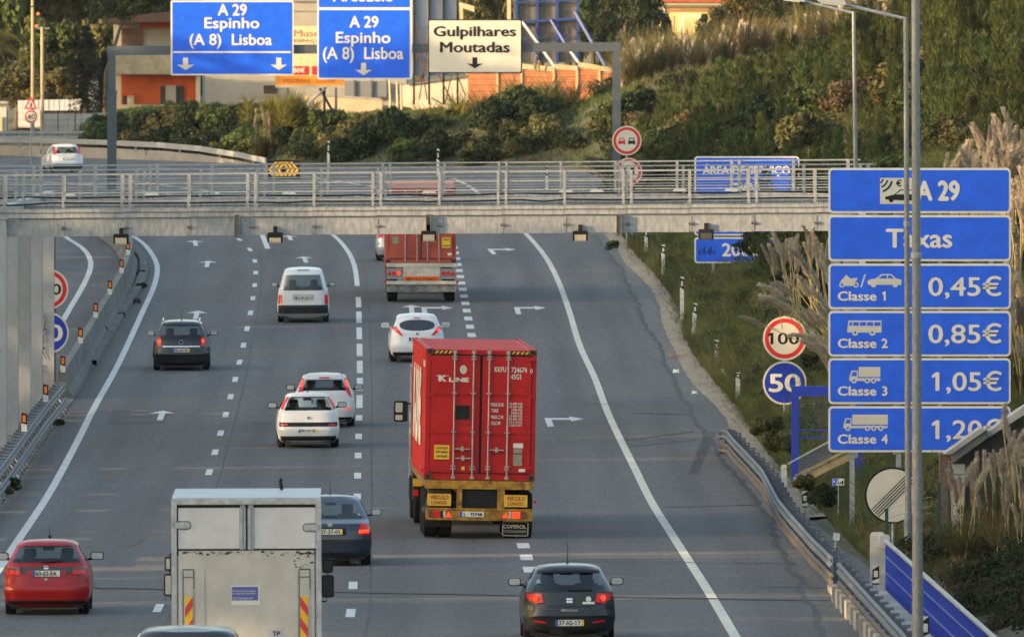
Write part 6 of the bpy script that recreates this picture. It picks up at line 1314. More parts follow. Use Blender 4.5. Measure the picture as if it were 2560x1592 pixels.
def crown_mesh(name, mat, rad, n, leaf, clumps, seed, flat=1.0, inner=.35, cr=(.22, .4)):
    """foliage spread through clumps inside an ellipsoid of radii rad"""
    r = np.random.default_rng(seed); d = r.normal(0, 1, (clumps, 3)); d /= np.linalg.norm(d, axis=1, keepdims=True); d[:, 2] = np.where(d[:, 2] < -.5, -d[:, 2], d[:, 2])
    c = d * r.uniform(inner, .82, (clumps, 1)); k = r.integers(0, clumps, n); q = r.normal(0, 1, (n, 3)); q /= np.linalg.norm(q, axis=1, keepdims=True)
    rr = r.uniform(cr[0], cr[1], clumps)[k][:, None] * r.uniform(.55, 1.08, (n, 1)); P = (c[k] + q * rr) * np.array(rad); P[:, 2] *= flat
    P[:, 2] = np.maximum(P[:, 2], -rad[2] * .98)
    V, Fq = quads_at(P, q + np.array([0, 0, .3]), leaf, .6, seed + 1); return npmesh(name, V, Fq, mat, 'mesh')
def spray_mesh(name, mat, w, h, n, seed, bl=.5, wid=.03, lean=.35, tops=9):
    """upright sprays of needles or thin shoots"""
    r = np.random.default_rng(seed); tx_ = r.normal(0, w * .45, (tops, 2)); th = h * r.uniform(.5, 1.0, tops); k = r.integers(0, tops, n); u = r.uniform(0, 1, n) ** .8
    rad = (1 - u) * w * .34 + .04 * w; a = r.uniform(0, 2 * np.pi, n); base = np.stack([tx_[k, 0] + rad * np.cos(a) * r.uniform(0, 1, n), tx_[k, 1] + rad * np.sin(a) * r.uniform(0, 1, n), u * th[k]], 1)
    dr = np.stack([np.cos(a) * lean * 1.6, np.sin(a) * lean * 1.6, np.ones(n) * .9], 1) + r.normal(0, .25, (n, 3)); dr /= np.linalg.norm(dr, axis=1, keepdims=True); L = bl * r.uniform(.5, 1.2, (n, 1))
    side = np.cross(dr, r.normal(0, 1, (n, 3))); side /= np.linalg.norm(side, axis=1, keepdims=True); side *= wid
    V = np.stack([base - side, base + side, base + dr * L], 1).reshape(-1, 3); return npmesh(name, V, np.arange(n * 3).reshape(n, 3), mat, 'mesh', 3)
def inst(name, me, loc, sc=1.0, rz=None, parent=None, label=None, cat=None, group=None, sx=1.0):
    o = bpy.data.objects.new(name, me); COL.objects.link(o); o.location = loc; o.rotation_euler[2] = random.uniform(0, 6.28) if rz is None else rz; o.scale = (sc * sx, sc * sx, sc); o.parent = parent
    if label: tag(o, label, cat, group)
    return o
BU = [crown_mesh('bush_m%d' % i, m_, (1, 1, .8), 2600, .075, 16, 40 + i) for i, m_ in enumerate((L_dark, L_mid, L_olive, L_brown, L_yellow))]
SP = [spray_mesh('spray_m%d' % i, m_, 1.1, 1.7, 4200, 60 + i, .19, .013) for i, m_ in enumerate((L_pine, L_mid, L_dark))]
BR = [spray_mesh('broom_m%d' % i, m_, 1.5, 1.3, 2600, 80 + i, .75, .014, .5, 16) for i, m_ in enumerate((L_yellow, L_olive, L_brown))]
LOOK = {}
for a_, b_ in zip(BU + SP + BR, ('dark leafy bush', 'green leafy bush', 'olive bush', 'brown bush', 'yellow green bush', 'bright green young pine', 'green shoots', 'dark shoots', 'yellow broom', 'olive broom', 'tawny broom')): LOOK[a_.name] = b_
random.seed(21)
# hillside scrub on the right
def zone(px, py):
    a = 'left of the yellow house' if px < 1650 else 'below the yellow house' if px < 1830 else 'left of the lamp arms' if px < 2100 else 'below the grey house' if px < 2280 else 'at the right edge'
    if px < 1500: a = 'left of the wide blue sign' if px < 427 else 'under the wide blue sign' if px < 740 else 'under the middle blue sign' if px < 1040 else 'under the cream sign' if px < 1310 else 'below the brick wall'
    b = 'high up' if py < 230 else 'halfway down' if py < 330 else 'low down'
    return a, b
def scrub(n, x0, x1, d0, d1, kinds, smin, smax, grp, label, name='shrub', minu=2.0, ok=None):
    k = 0; tries = 0
    while k < n and tries < n * 40:
        tries += 1; px = random.uniform(x0, x1); d = random.uniform(d0, d1); x = (px - CX) * d / F
        u = float(udist(np.array([x]), np.array([d]))[0])
        if u < minu: continue
        z = tz(x, d); py = YH + F * (H - z) / d
        if ok and not ok(px, py, d): continue
        me = random.choice(kinds); s = random.uniform(smin, smax); a_, b_ = zone(px, py); lab = '%s%s %s, %s %s' % ('large ' if s > (smin + smax) / 2 else 'small ', LOOK.get(me.name, 'green bush'), label, b_, a_)
        inst(name, me, (x, d, z - .1 * s + (.45 * s if me in BU else 0)), s, label=lab, cat='shrub', group=grp); k += 1
G_ = 'scrub and bushes on the hillside'
def below(px, py, d, s=1.4):
    lim = np.interp(px, [200, 290, 420, 600, 760, 800, 1000, 1165, 1250, 1300, 1340, 1385, 1450, 1520, 1560, 1600, 1640, 1700, 1800, 2000, 2300, 2700], [262, 266, 240, 246, 262, 262, 262, 258, 244, 215, 212, 262, 268, 245, 225, 205, 196, 180, 150, 125, 95, 40])
    return py - 1.15 * s * F / d > lim
def top_ok(px, py, d): return below(px, py, d)
def crest(px, py, d, s=1.0): return py - 1.9 * F / d * 1.3 > np.interp(px, [1560, 1600, 1640, 1700, 1800, 2000, 2120, 2300, 2400, 2640], [235, 215, 205, 192, 160, 125, 105, 80, 0, -60])
scrub(85, 1560, 2640, 560, 800, [BU[0], BU[1], BU[2], BU[0], BU[3]], 1.0, 2.0, G_, 'on the hillside', minu=.8, ok=crest)
scrub(70, 1600, 2640, 470, 760, [SP[0], SP[0], SP[1]], 1.0, 1.9, 'young pines on the hillside', 'on the hillside', name='young_pine', minu=3.0, ok=crest)
scrub(30, 1400, 2000, 600, 790, [BU[0], BU[1], BU[2]], .7, 1.5, G_, 'on the lower hillside', minu=.5, ok=top_ok)
scrub(34, 1850, 2640, 420, 560, [BU[0], BU[1], BU[2]], .6, 1.3, 'bushes above the grass slope', 'above the grass slope', minu=3.4)
scrub(12, 2330, 2640, 330, 420, [BU[0], BU[3]], .6, 1.2, 'dark bushes behind the toll sign', 'behind the toll sign', minu=2.6)
# single shrubs standing out of the grass slope
k = 0; random.seed(77)
SB = [crown_mesh('slope_bush_m%d' % i, m_, (1, 1, .9), 3000, .055, 22, 240 + i, cr=(.16, .34)) for i, m_ in enumerate((leafmat('slope_bush_dark', (.018, .030, .010), (.008, .014, .006)), leafmat('slope_bush_green', (.085, .120, .035), (.030, .048, .016)), leafmat('slope_bush_olive', (.13, .125, .05), (.045, .05, .022)), L_yellow))]
while k < 78:
    d = random.uniform(335, 590); u = random.uniform(.5, 8) if d > 420 else random.uniform(1.6, 7); x = float(footx(d)) + u; px = CX + x * F / d
    if px > 2080 or (1930 < px < 2010 and d < 395): continue
    z = tz(x, d); py = YH + F * (H - z) / d; j = random.choice((0, 0, 1, 1, 2, 2, 3)); s = random.uniform(.5, .95) * (1.25 if u > 3.5 else .7)
    if j == 3: s *= .55
    where = 'under the service area sign' if py < 600 else 'below the 2000 m panel' if py < 760 else 'left of the red 100 disc' if py < 900 else 'left of the blue 50 disc' if py < 1000 else 'above the bent guardrail'
    inst('bush', SB[j], (x, d, z + .6 * s), s, label='%s %s on the slope %s, %s' % ('bigger' if s > .7 else 'low', ('dark green bush', 'fresh green bush', 'olive bush', 'yellow weed clump')[j], where, 'near the verge' if u < 3 else 'higher up'), cat='shrub', group='bushes dotted over the grass slope'); k += 1
# dark thicket bottom right
random.seed(31)
for i in range(34):
    y = random.uniform(262, 318); x = float(np.interp(y, [242, 287, 330], [8.9, 8.3, 9.0])) + random.uniform(.2, 3.6); s = random.uniform(.5, .95)
    inst('shrub', random.choice([BU[0], BU[0], BU[3], BU[2]]), (x, y, tz(x, y) + .25 * s - .35), s, label='dark tangled bush behind the blue railing, %s' % ('near the bottom edge' if y < 275 else 'halfway up the railing' if y < 295 else 'at its far end'), cat='shrub', group='dark thicket behind the blue railing')
# bank across the back of the road
scrub(85, 230, 1560, 782, 850, [BU[0], BU[0], BU[1], BU[2]], .9, 1.6, 'bushes on the bank beyond the bend', 'on the bank', minu=.5, ok=top_ok)
# the smaller growth between them, one mass
def mass(name, label, n, x0, x1, d0, d1, kinds, smin, smax, minu, ok, seed, cnt=900, maxu=1e9, mat=None):
    r = np.random.default_rng(seed); VV = []; tot = 0; k = 0; tries = 0
    while k < n and tries < n * 30:
        tries += 1; px = r.uniform(x0, x1); d = r.uniform(d0, d1); x = (px - CX) * d / F
        if not minu < float(udist(np.array([x]), np.array([d]))[0]) < maxu: continue
        z = tz(x, d); py = YH + F * (H - z) / d; s = r.uniform(smin, smax)
        if ok and not below(px, py, d, s): continue
        me = kinds[int(r.integers(len(kinds)))]; a = np.zeros(len(me.vertices) * 3); me.vertices.foreach_get('co', a); kf = len(me.polygons[0].vertices); a = a.reshape(-1, kf, 3); a = a[r.permutation(len(a))[:cnt]].reshape(-1, 3)
        t_ = r.uniform(0, 6.28); c_, s_ = math.cos(t_), math.sin(t_); a = np.stack([a[:, 0] * c_ - a[:, 1] * s_, a[:, 0] * s_ + a[:, 1] * c_, a[:, 2]], 1) * s * np.array([1, 1, .85]); VV.append(a + np.array([x, d, z + .35 * s])); k += 1
    V = np.concatenate(VV); tag(npmesh(name, V, np.arange(len(V)).reshape(-1, kf), mat or {0: L_dark, 1: L_olive, 2: L_mid}[seed % 3], None, kf), label, 'undergrowth', kind='stuff')
mass('undergrowth', 'dark low scrub filling the gaps on the bank beyond the bend', 120, 230, 1560, 781, 850, BU[:3], .5, 1.3, .3, True, 3)
mass('undergrowth', 'olive low scrub filling the gaps on the bank beyond the bend', 80, 230, 1560, 781, 840, BU[:3], .4, 1.0, .2, True, 4)
mass('tall_grass', 'tall olive grass tufts on the slope beside the shoulder', 620, 1500, 2560, 300, 600, BR[:1], .3, .62, .25, False, 10, 240, 10, grass_g)
mass('tall_grass', 'tall green grass tufts on the slope beside the shoulder', 620, 1500, 2560, 300, 600, BR[:1], .25, .55, .3, False, 11, 240, 10, L_grass2)
mass('undergrowth', 'low weeds and bramble mats on the slope beside the shoulder', 260, 1500, 2560, 330, 600, BU[:3], .2, .5, .5, False, 13, 300, 9)
mass('undergrowth', 'dark bramble mats on the slope beside the shoulder', 300, 1560, 2560, 330, 560, BU[:3], .3, .8, 1.0, False, 9, 380, 12)
mass('undergrowth', 'dense dark scrub between the portal post and the round signs', 130, 1330, 1900, 610, 800, BU[:3], .7, 1.5, .6, True, 15, 700)
mass('undergrowth', 'olive scrub closing the gaps round the portal post', 170, 1200, 1760, 640, 850, BU[:3], .5, .95, .4, True, 19, 600)
mass('dry_weeds', 'yellow and straw coloured weeds along the edge of the slope', 260, 1500, 2100, 330, 590, BR[:1], .14, .3, .05, False, 16, 200, .9, L_yellow)
mass('undergrowth', 'dark bramble covering the ground behind the blue railing', 110, 2300, 2760, 250, 335, BU[:3], .3, .7, .75, False, 12, 600)
mass('undergrowth', 'dark low scrub between the bushes of the hillside', 150, 1500, 2640, 590, 820, BU[:3], .6, 1.4, .3, False, 6)
mass('undergrowth', 'olive low scrub between the bushes of the hillside', 110, 1500, 2640, 480, 800, BU[:3], .5, 1.2, 2.5, False, 7)
for px, py, s, m_ in ((1155, 330, 1.9, BR[0]), (1195, 300, 2.0, BR[0]), (1120, 345, 1.6, BR[0]), (1235, 345, 1.5, BR[0]), (715, 270, 1.2, BR[0]), (1300, 285, 2.1, BR[2]), (1340, 255, 1.9, BR[1]), (1385, 330, 1.6, BR[1])):
    d = 806; x = (px - CX) * d / F; z = H - (py - YH) * d / F; inst('broom_bush', m_, (x, d - 6, z - .9 * s), s, label='yellow green feathery broom bush on the bank, ' + {1155: 'middle of the group', 1195: 'tallest, below the cream sign', 1120: 'left of the group', 1235: 'right of the group', 715: 'alone below the orange billboard'}[px] if m_ is BR[0] else 'tawny feathery bush in front of the brick wall', cat='shrub', group='broom bushes on the bank')
# grass: blades in three sheets of ground cover
def grass(name, mat, n, fsamp, h, w, label):
    r = np.random.default_rng(len(name) * 7 + 3); X, Y = fsamp(r, n); u = udist(X, Y); keep = u > .12; X, Y = X[keep], Y[keep]; Z = terr(X, Y); n = len(X)
    hh = h * r.uniform(.4, 1.3, n); a = r.uniform(0, 6.28, n); ww = w * r.uniform(.6, 1.4, n); lean = r.normal(0, .35, (n, 2)) * hh[:, None]
    b0 = np.stack([X - np.cos(a) * ww, Y - np.sin(a) * ww, Z - .03], 1); b1 = np.stack([X + np.cos(a) * ww, Y + np.sin(a) * ww, Z - .03], 1); tp = np.stack([X + lean[:, 0], Y + lean[:, 1], Z + hh], 1)
    o = npmesh(name, np.stack([b0, b1, tp], 1).reshape(-1, 3), np.arange(n * 3).reshape(n, 3), mat, None, 3); tag(o, label, 'grass', kind='stuff')
def near(r, n):
    Y = r.uniform(288, 590, n); U = r.exponential(2.3, n) + .1; U = np.minimum(U, 13); return footx(Y) + U, Y
def bank(r, n):
    Y = r.uniform(776, 870, n); px = r.uniform(200, 1600, n); return (px - CX) * Y / F, Y
def patch(r, n):
    Y = r.uniform(288, 590, n); U = r.exponential(2.0, n) + .1; X = footx(Y) + U; m = np.sin(X * 1.3 + 2) * np.sin(Y * .11 + 1) + .4 * np.sin(Y * .37) > .25; return X[m], Y[m]
def edge(r, n):
    Y = r.uniform(330, 590, n); return footx(Y) + np.abs(r.normal(0, .35, n)) + .12, Y
def farb(r, n):
    Y = r.uniform(585, 860, n); px = r.uniform(1560, 2600, n); return (px - CX) * Y / F, Y
grass('grass_slope', grass_g, 150000, near, .34, .010, 'green grass covering the slope beside the shoulder'); grass('dry_grass', grass_dry, 26000, patch, .34, .009, 'dry straw coloured grass patches on the slope'); grass('yellow_weeds', L_yellow, 9000, edge, .22, .014, 'yellowish weeds along the crumbled verge edge'); grass('rough_grass', L_olive, 130000, farb, .55, .022, 'rough grass between the bushes of the far hillside')
grass('bank_grass', L_mid, 110000, bank, .32, .024, 'rough green grass on the bank beyond the bend')
def stalks(r, n):
    Y = r.uniform(300, 590, n); return footx(Y) + r.uniform(.3, 9, n), Y
grass('dry_stalks', leafmat('stalk_straw', (.42, .36, .20), (.26, .21, .11)), 3200, stalks, .85, .012, 'pale dry stalks standing above the grass of the slope')
# tangle of thin twigs in front of the thicket
r = np.random.default_rng(8); n = 5200; Y = r.uniform(256, 312, n); X = np.interp(Y, [242, 287, 330], [8.6, 8.0, 8.4]) + r.uniform(0, 3.4, n); Z = terr(X, Y) - .25 + r.uniform(0, .75, n); dv = r.normal(0, 1, (n, 3)); dv[:, 2] = np.abs(dv[:, 2]) * .8; dv *= .42 / np.linalg.norm(dv, axis=1, keepdims=True); P0 = np.stack([X, Y, Z], 1); sd_ = np.cross(dv, r.normal(0, 1, (n, 3))); sd_ *= .006 / np.linalg.norm(sd_, axis=1, keepdims=True)
tag(npmesh('twigs', np.stack([P0 - sd_, P0 + sd_, P0 + dv], 1).reshape(-1, 3), np.arange(n * 3).reshape(n, 3), L_brown, None, 3), 'tangle of thin brown twigs over the dark thicket', 'undergrowth', kind='stuff')
# pampas grass
def plume_mesh(name, mat, L, W, n, seed, droop=.25, ragged=.6, hw=.008):
    r = np.random.default_rng(seed); u = r.uniform(0, 1, n); ax = np.stack([droop * u ** 2 * L, 0 * u, L * u * (1 - .12 * droop * u)], 1); prof_ = np.sin(np.pi * np.clip(u, 0, 1) ** .75) ** .8 * W + .01
    a = r.uniform(0, 6.28, n); rad = prof_ * r.uniform(.1, 1, n); P = ax + np.stack([np.cos(a) * rad * .5, np.sin(a) * rad * .5, 0 * u], 1); d = np.stack([np.cos(a) * ragged + droop * u, np.sin(a) * ragged, np.ones(n) * 1.1], 1); d /= np.linalg.norm(d, axis=1, keepdims=True)
    ln = (.11 * L + .5 * rad)[:, None] * r.uniform(.6, 1.3, (n, 1)); s = np.cross(d, r.normal(0, 1, (n, 3))); s /= np.linalg.norm(s, axis=1, keepdims=True); s *= hw
    return npmesh(name, np.stack([P - s, P + s, P + d * ln], 1).reshape(-1, 3), np.arange(n * 3).reshape(n, 3), mat, 'mesh', 3)
PL = [plume_mesh('plume_a', plume_m, .62, .075, 620, 1, .12), plume_mesh('plume_b', plume_m, .75, .085, 700, 2, .35, .8), plume_mesh('plume_c', plume_sun, .6, .07, 520, 3, .08), plume_mesh('plume_d', plume_m, .5, .10, 640, 4, .2, 1.0)]
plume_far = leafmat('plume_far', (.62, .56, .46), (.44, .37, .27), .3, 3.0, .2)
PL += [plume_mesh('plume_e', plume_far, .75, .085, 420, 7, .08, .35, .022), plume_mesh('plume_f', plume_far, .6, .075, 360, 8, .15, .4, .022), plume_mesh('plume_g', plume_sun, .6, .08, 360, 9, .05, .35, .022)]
stemm = MB().tube([(0, 0, -1.4), (0, 0, 0.1)], .012, 5).build('stem_src', stem_m); stem_mesh = stemm.data; COL.objects.unlink(stemm); bpy.data.objects.remove(stemm)
def tuft_mesh(seed, mat, n=260, L=1.2):
    r = np.random.default_rng(seed); V = []; Fq = []
    for i in range(n):
        a = r.uniform(0, 6.28); l = L * r.uniform(.6, 1.2); w = .013; out = r.uniform(.25, .8); c, s = math.cos(a), math.sin(a); o0 = len(V)
        for t_ in (0, .35, .7, 1.0): rr = out * l * t_; zz = l * (t_ * 1.0 - .55 * out * t_ ** 2.2); ww = w * (1 - t_ * .85); V += [(c * rr - s * ww, s * rr + c * ww, zz), (c * rr + s * ww, s * rr - c * ww, zz)]
        Fq += [(o0 + 2 * q, o0 + 2 * q + 1, o0 + 2 * q + 3, o0 + 2 * q + 2) for q in range(3)]
    return npmesh('tuft', np.array(V), np.array(Fq), mat, 'mesh')
TU = [tuft_mesh(5, L_olive), tuft_mesh(6, grass_dry, 200)]
def pampas(px, py_tip, d, n, spread, h, sc, grp, label, lean=(-.1, .1), kinds=(0, 1, 3), tuft=True):
    """a clump whose plume tips reach about row py_tip"""
    x = (px - CX) * d / F; zt = H - (py_tip - YH) * d / F; z = tz(x, d); g = max(z, zt - h - .9)
    t = thing('pampas_grass', label, 'pampas grass', (x, d, z - .1), group=grp)
    if tuft: inst('leaves', random.choice(TU), (0, 0, max(0, (zt - z - 1.9 * sc) * .4)), max(.7, sc * 1.1), parent=t)
    for i in range(n):
        o_x = random.uniform(-spread, spread); ln_ = random.uniform(*lean) + o_x / max(spread, .01) * .08; zz = (zt - z) - .62 * sc - abs(random.gauss(0, .28 * sc)) if i else (zt - z) - .62 * sc
        s = sc * random.uniform(.75, 1.15); k = random.choice(kinds); pl = inst('plume', PL[k], (o_x, random.uniform(-.5, .5), max(.15, zz)), s, parent=t, rz=random.choice([random.uniform(-.6, .6), math.pi + random.uniform(-.6, .6)]) if lean[0] > -.2 else math.pi + random.uniform(-.4, .4))
        pl.rotation_euler = (random.uniform(-.08, .08), ln_, pl.rotation_euler[2] if abs(ln_) < .2 else 0)
        if abs(ln_) >= .2: pl.rotation_euler = (0, ln_, 0); pl.scale = (-s if ln_ < 0 else s, s, s)
        st_ = bpy.data.objects.new('stem', stem_mesh); COL.objects.link(st_); st_.parent = t; st_.location = pl.location; st_.rotation_euler = (0, ln_, 0); st_.scale = (1, 1, min(1, max(.2, zz / 1.4 + .3)))
random.seed(33)
G1 = 'pampas clumps along the hill crest'
for px, py in [(1575, 165), (1590, 175), (1600, 165), (1618, 150), (1628, 145), (1640, 150), (1652, 128), (1660, 120), (1672, 130), (1684, 126), (1695, 135), (1708, 150), (1722, 160), (1745, 165), (1790, 130), (1805, 128), (1818, 120), (1845, 108), (1862, 88), (1878, 95), (1890, 86), (1900, 84), (1912, 92), (1985, 102), (2010, 104), (2030, 104), (2060, 75), (2110, 60), (2125, 66), (2140, 64), (2152, 68), (2175, 78), (2215, 72), (2240, 90), (2255, 100)]:
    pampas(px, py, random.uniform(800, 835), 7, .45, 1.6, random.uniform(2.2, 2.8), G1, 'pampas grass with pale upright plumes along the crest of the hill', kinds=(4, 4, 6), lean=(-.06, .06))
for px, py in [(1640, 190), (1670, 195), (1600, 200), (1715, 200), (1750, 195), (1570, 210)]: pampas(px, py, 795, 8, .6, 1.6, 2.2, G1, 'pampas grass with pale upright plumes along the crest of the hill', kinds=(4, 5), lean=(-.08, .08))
for px, py in [(665, 262), (650, 272), (676, 268), (1350, 140), (1330, 205), (1420, 225), (1405, 240), (1495, 200)]: pampas(px, py, 800, 3, .3, 1.6, 1.3, 'few thin plumes standing on the far bank', 'thin pale plumes standing alone on the far bank', kinds=(6, 5))
G2 = 'big pampas clump right of the toll sign'
for px, py, d in [(2395, 362, 352), (2420, 350, 350), (2445, 335, 348), (2470, 325, 350), (2500, 295, 346), (2520, 300, 350), (2545, 315, 346), (2562, 262, 344), (2410, 385, 343), (2440, 380, 341), (2475, 365, 341), (2505, 350, 340), (2540, 350, 340), (2570, 330, 340), (2550, 420, 338), (2560, 500, 337), (2545, 600, 336), (2555, 700, 335), (2565, 800, 334)]:
    pampas(px, py, d, 8, .40, 2.4, 1.15, G2, 'thick clump of buff pampas plumes behind the right end of the toll sign', lean=(-.16, .14), tuft=py > 340)
G3 = 'pampas plumes leaning left of the toll sign'
for px, py, d, ln in [(1945, 575, 372, (-.3, -.1)), (1965, 570, 371, (-.2, .0)), (1990, 560, 370, (-.15, .1)), (2015, 560, 368, (-.15, .1)), (2040, 565, 366, (-.2, .1)), (2065, 575, 364, (-.2, .1)), (2005, 625, 366, (-.6, -.3)), (2030, 610, 362, (-.5, -.2)), (2060, 640, 361, (-.4, -.1)), (1960, 665, 364, (-1.0, -.7)), (1990, 690, 362, (-1.0, -.6)), (2040, 740, 359, (-.9, -.5)), (2060, 720, 358, (-.8, -.3)), (2055, 780, 356, (-.9, -.5)), (1905, 738, 362, (-1.25, -1.1)), (2068, 820, 354, (-.7, -.3))]:
    pampas(px, py, d, 4 if px != 1905 else 1, .22, 2.0, 1.0, G3, 'buff pampas plumes leaning out over the slope left of the toll sign', lean=ln, tuft=False)
p = thing('pampas_grass', 'single drooping pampas plume crossing the edge of the red 100 disc', 'pampas grass', at(2062, 862, 352)); q = inst('plume', PL[1], (-.2, 0, .1), .9, parent=p); q.rotation_euler = (0, -1.05, 0); q.scale = (-.9, .9, .9); MB().tube([(.35, 0, -.25), (-.2, 0, .1)], .01, 5).build('stem', stem_m, p)
p = thing('pampas_grass', 'single dry plume lying above the red 100 disc', 'pampas grass', at(1915, 815, 366)); q = inst('plume', PL[0], (0, 0, 0), .7, parent=p); q.rotation_euler = (0, -1.35, 0); MB().tube([(.35, 0, -.1), (0, 0, 0)], .008, 5).build('stem', stem_m, p)
G4 = 'pampas plumes at the lower right edge'
for px, py, d in [(2525, 1000, 286), (2398, 1140, 288), (2418, 1155, 287), (2450, 1155, 288), (2465, 1110, 290), (2500, 1095, 288), (2520, 1090, 286), (2540, 1060, 287), (2552, 1080, 284), (2560, 1130, 284), (2490, 1130, 286), (2530, 1160, 283), (2560, 1200, 282)]:
    pampas(px, py, d, 3, .18, 1.8, .85, G4, 'pampas plumes rising in front of the stepped wall at the right edge', tuft=True, kinds=(0, 1, 0))
# trees
def tree(px, ytop, d, w, label, mats, grp=None, name='tree', zb=None, n=1):
    x = (px - CX) * d / F; zt = H - (ytop - YH) * d / F; zb = tz(x, d) if zb is None else zb; h = zt - zb
    t = thing(name, label, 'tree', (x, d, zb), group=grp); me = random.choice(mats); rw = w * d / F / 2; rh = h * .46
    o = inst('crown', me, (0, 0, h * .56), 1, parent=t); o.scale = (rw, rw, rh / .8)
    tk = MB().tube([(0, 0, -.3), (.1, 0, h * .4), (0, .1, h * .8)], .05 * h * .35 + .1, 7, r1=.05)
    for k in range(4): a = random.uniform(0, 6.28); tk.tube([(.05, 0, h * .35), (math.cos(a) * rw * .5, math.sin(a) * rw * .5, h * .65)], .09, 5, r1=.03)
    tk.build('trunk', bark, t)
TC = [crown_mesh('crown_m%d' % i, m_, (1, 1, .8), 5200, .045, 34, 140 + i, cr=(.14, .3)) for i, m_ in enumerate((L_dark, L_mid, L_olive, L_dark))]
TY = crown_mesh('crown_yellow', leafmat('leaf_fruit_tree', (.16, .12, .03), (.025, .036, .012), scale=2.2), (1, 1, .8), 4200, .05, 30, 160, cr=(.14, .3))
random.seed(44)
for i, (px, y0, d, w) in enumerate(((-40, -200, 930, 330), (70, -170, 935, 340), (180, -190, 940, 320), (280, -160, 935, 300), (370, -130, 940, 260), (120, 30, 905, 240), (10, 60, 900, 240), (250, 20, 905, 200), (40, 150, 895, 180), (150, 160, 893, 170))):
    tree(px, y0, d, w, 'broad olive green tree ' + ('at the very left edge, upper row', 'behind the tall utility pole, upper row', 'above the dark conifer', 'between the conifer and the orange house', 'behind the orange house roof', 'right of the shorter utility pole', 'low at the left edge behind the palm', 'just left of the orange house', 'low behind the small white outbuilding', 'low behind the white shed roof')[i], [TC[2], TC[1], TC[2]] , 'trees behind the far left fence')
for px, y0, d, w in ((470, -200, 960, 300), (620, -160, 965, 300), (1180, -120, 960, 240), (1260, -160, 965, 260), (1350, -180, 960, 240)): tree(px, y0, d, w, 'green tree rising ' + {470: 'behind the orange house', 620: 'behind the wide blue sign', 1180: 'behind the cream gable', 1260: 'between the gable and the blue hoarding', 1350: 'behind the blue hoarding'}[px], [TC[1], TC[2]], 'trees behind the hoardings')
for j, (px, y0, d, w) in enumerate(((1480, -120, 905, 190), (1560, -100, 900, 200), (1620, -60, 898, 140), (1500, 20, 885, 150), (1590, 70, 880, 110), (1660, 60, 880, 90), (1540, 100, 872, 130))): tree(px, y0, d, w, 'dark brownish tree ' + ('right behind the blue hoarding', 'in the back row halfway to the yellow house', 'in the back row touching the yellow house', 'low beside the blue hoarding', 'low in front of the yellow house corner', 'lowest and smallest, below the yellow house', 'low and wide above the portal post')[j], [TC[0], TC[3], TC[0]], 'dark trees left of the yellow house')
for j, (px, y0, d, w) in enumerate(((1790, 10, 895, 130), (1860, -40, 895, 170), (1940, -60, 890, 180), (2020, -60, 885, 170), (1830, 60, 880, 120), (1910, 40, 878, 120), (1760, 70, 876, 80))): tree(px, y0, d, w, 'tree with scattered golden leaves ' + ('against the yellow house wall', 'right of the yellow house roof', 'under the farther lamp head', 'left of the ochre pillar', 'low, second right of the yellow house', 'low below the farther lamp head', 'smallest, in front of the yellow house wall')[j], [TC[0], TY, TC[3]], 'trees right of the yellow house')
for j, (px, y0, d, w) in enumerate(((2290, -60, 880, 150), (2350, -100, 870, 190), (2440, -120, 860, 200), (2530, -130, 850, 210), (2600, -120, 840, 200), (2320, 10, 850, 90), (2400, 20, 842, 120))): tree(px, y0, d, w, 'tree with yellowing leaves ' + ('just right of the nearest lamp post', 'second right of the nearest lamp post', 'in the middle of the top right corner', 'at the top right corner', 'cut by the right edge at the top', 'smallest, beside the nearest lamp post', 'low in the top right group')[j], [TY, TC[0], TC[2], TY], 'hilltop trees at the top right')
for i, (px, y0, d, w) in enumerate(((1420, -250, 1010, 300), (1650, -260, 1015, 300), (1880, -250, 1010, 320), (2080, -260, 1000, 300), (2300, -260, 1000, 320), (2520, -260, 990, 320), (850, -250, 1010, 320), (1050, -260, 1015, 300), (-60, -300, 1000, 360), (200, -300, 1010, 360), (450, -300, 1015, 360))): tree(px, y0, d, w, 'tall tree in the row closing the view behind the houses', [TC[0], TC[1]], 'tall trees closing the view')
# taller pines at the right edge
PN = spray_mesh('pine_tall', L_pine, 1.0, 2.6, 9000, 300, .20, .011, .3, 14)
for px, py, d, s in ((2440, 110, 640, 2.6), (2500, 90, 620, 2.8), (2560, 60, 610, 3.0), (2380, 190, 620, 2.3), (2480, 220, 590, 2.4), (2560, 220, 585, 2.5), (2200, 250, 640, 1.9), (2080, 290, 640, 1.8), (2330, 300, 590, 2.0), (1985, 250, 680, 1.8), (1860, 230, 700, 1.6), (2260, 160, 680, 2.0), (2150, 120, 720, 2.0), (1900, 330, 640, 1.5), (2420, 350, 560, 1.8), (2530, 340, 560, 2.0), (2180, 370, 590, 1.6), (1760, 270, 710, 1.4)):
    x = (px - CX) * d / F; inst('young_pine', PN, (x, d, tz(x, d) - .2), s * .8, label='tall young pine %s %s, %s' % (('with bright upright shoots', 'with crowded shoots')[s > 2.05],) + zone(px, py)[::-1] if False else 'tall young pine with bright shoots, %s %s, %s' % (zone(px, py)[1], zone(px, py)[0], 'very large' if s > 2.7 else 'large' if s > 2.2 else 'middling' if s > 1.85 else 'small'), cat='tree', group='taller pines on the hillside')
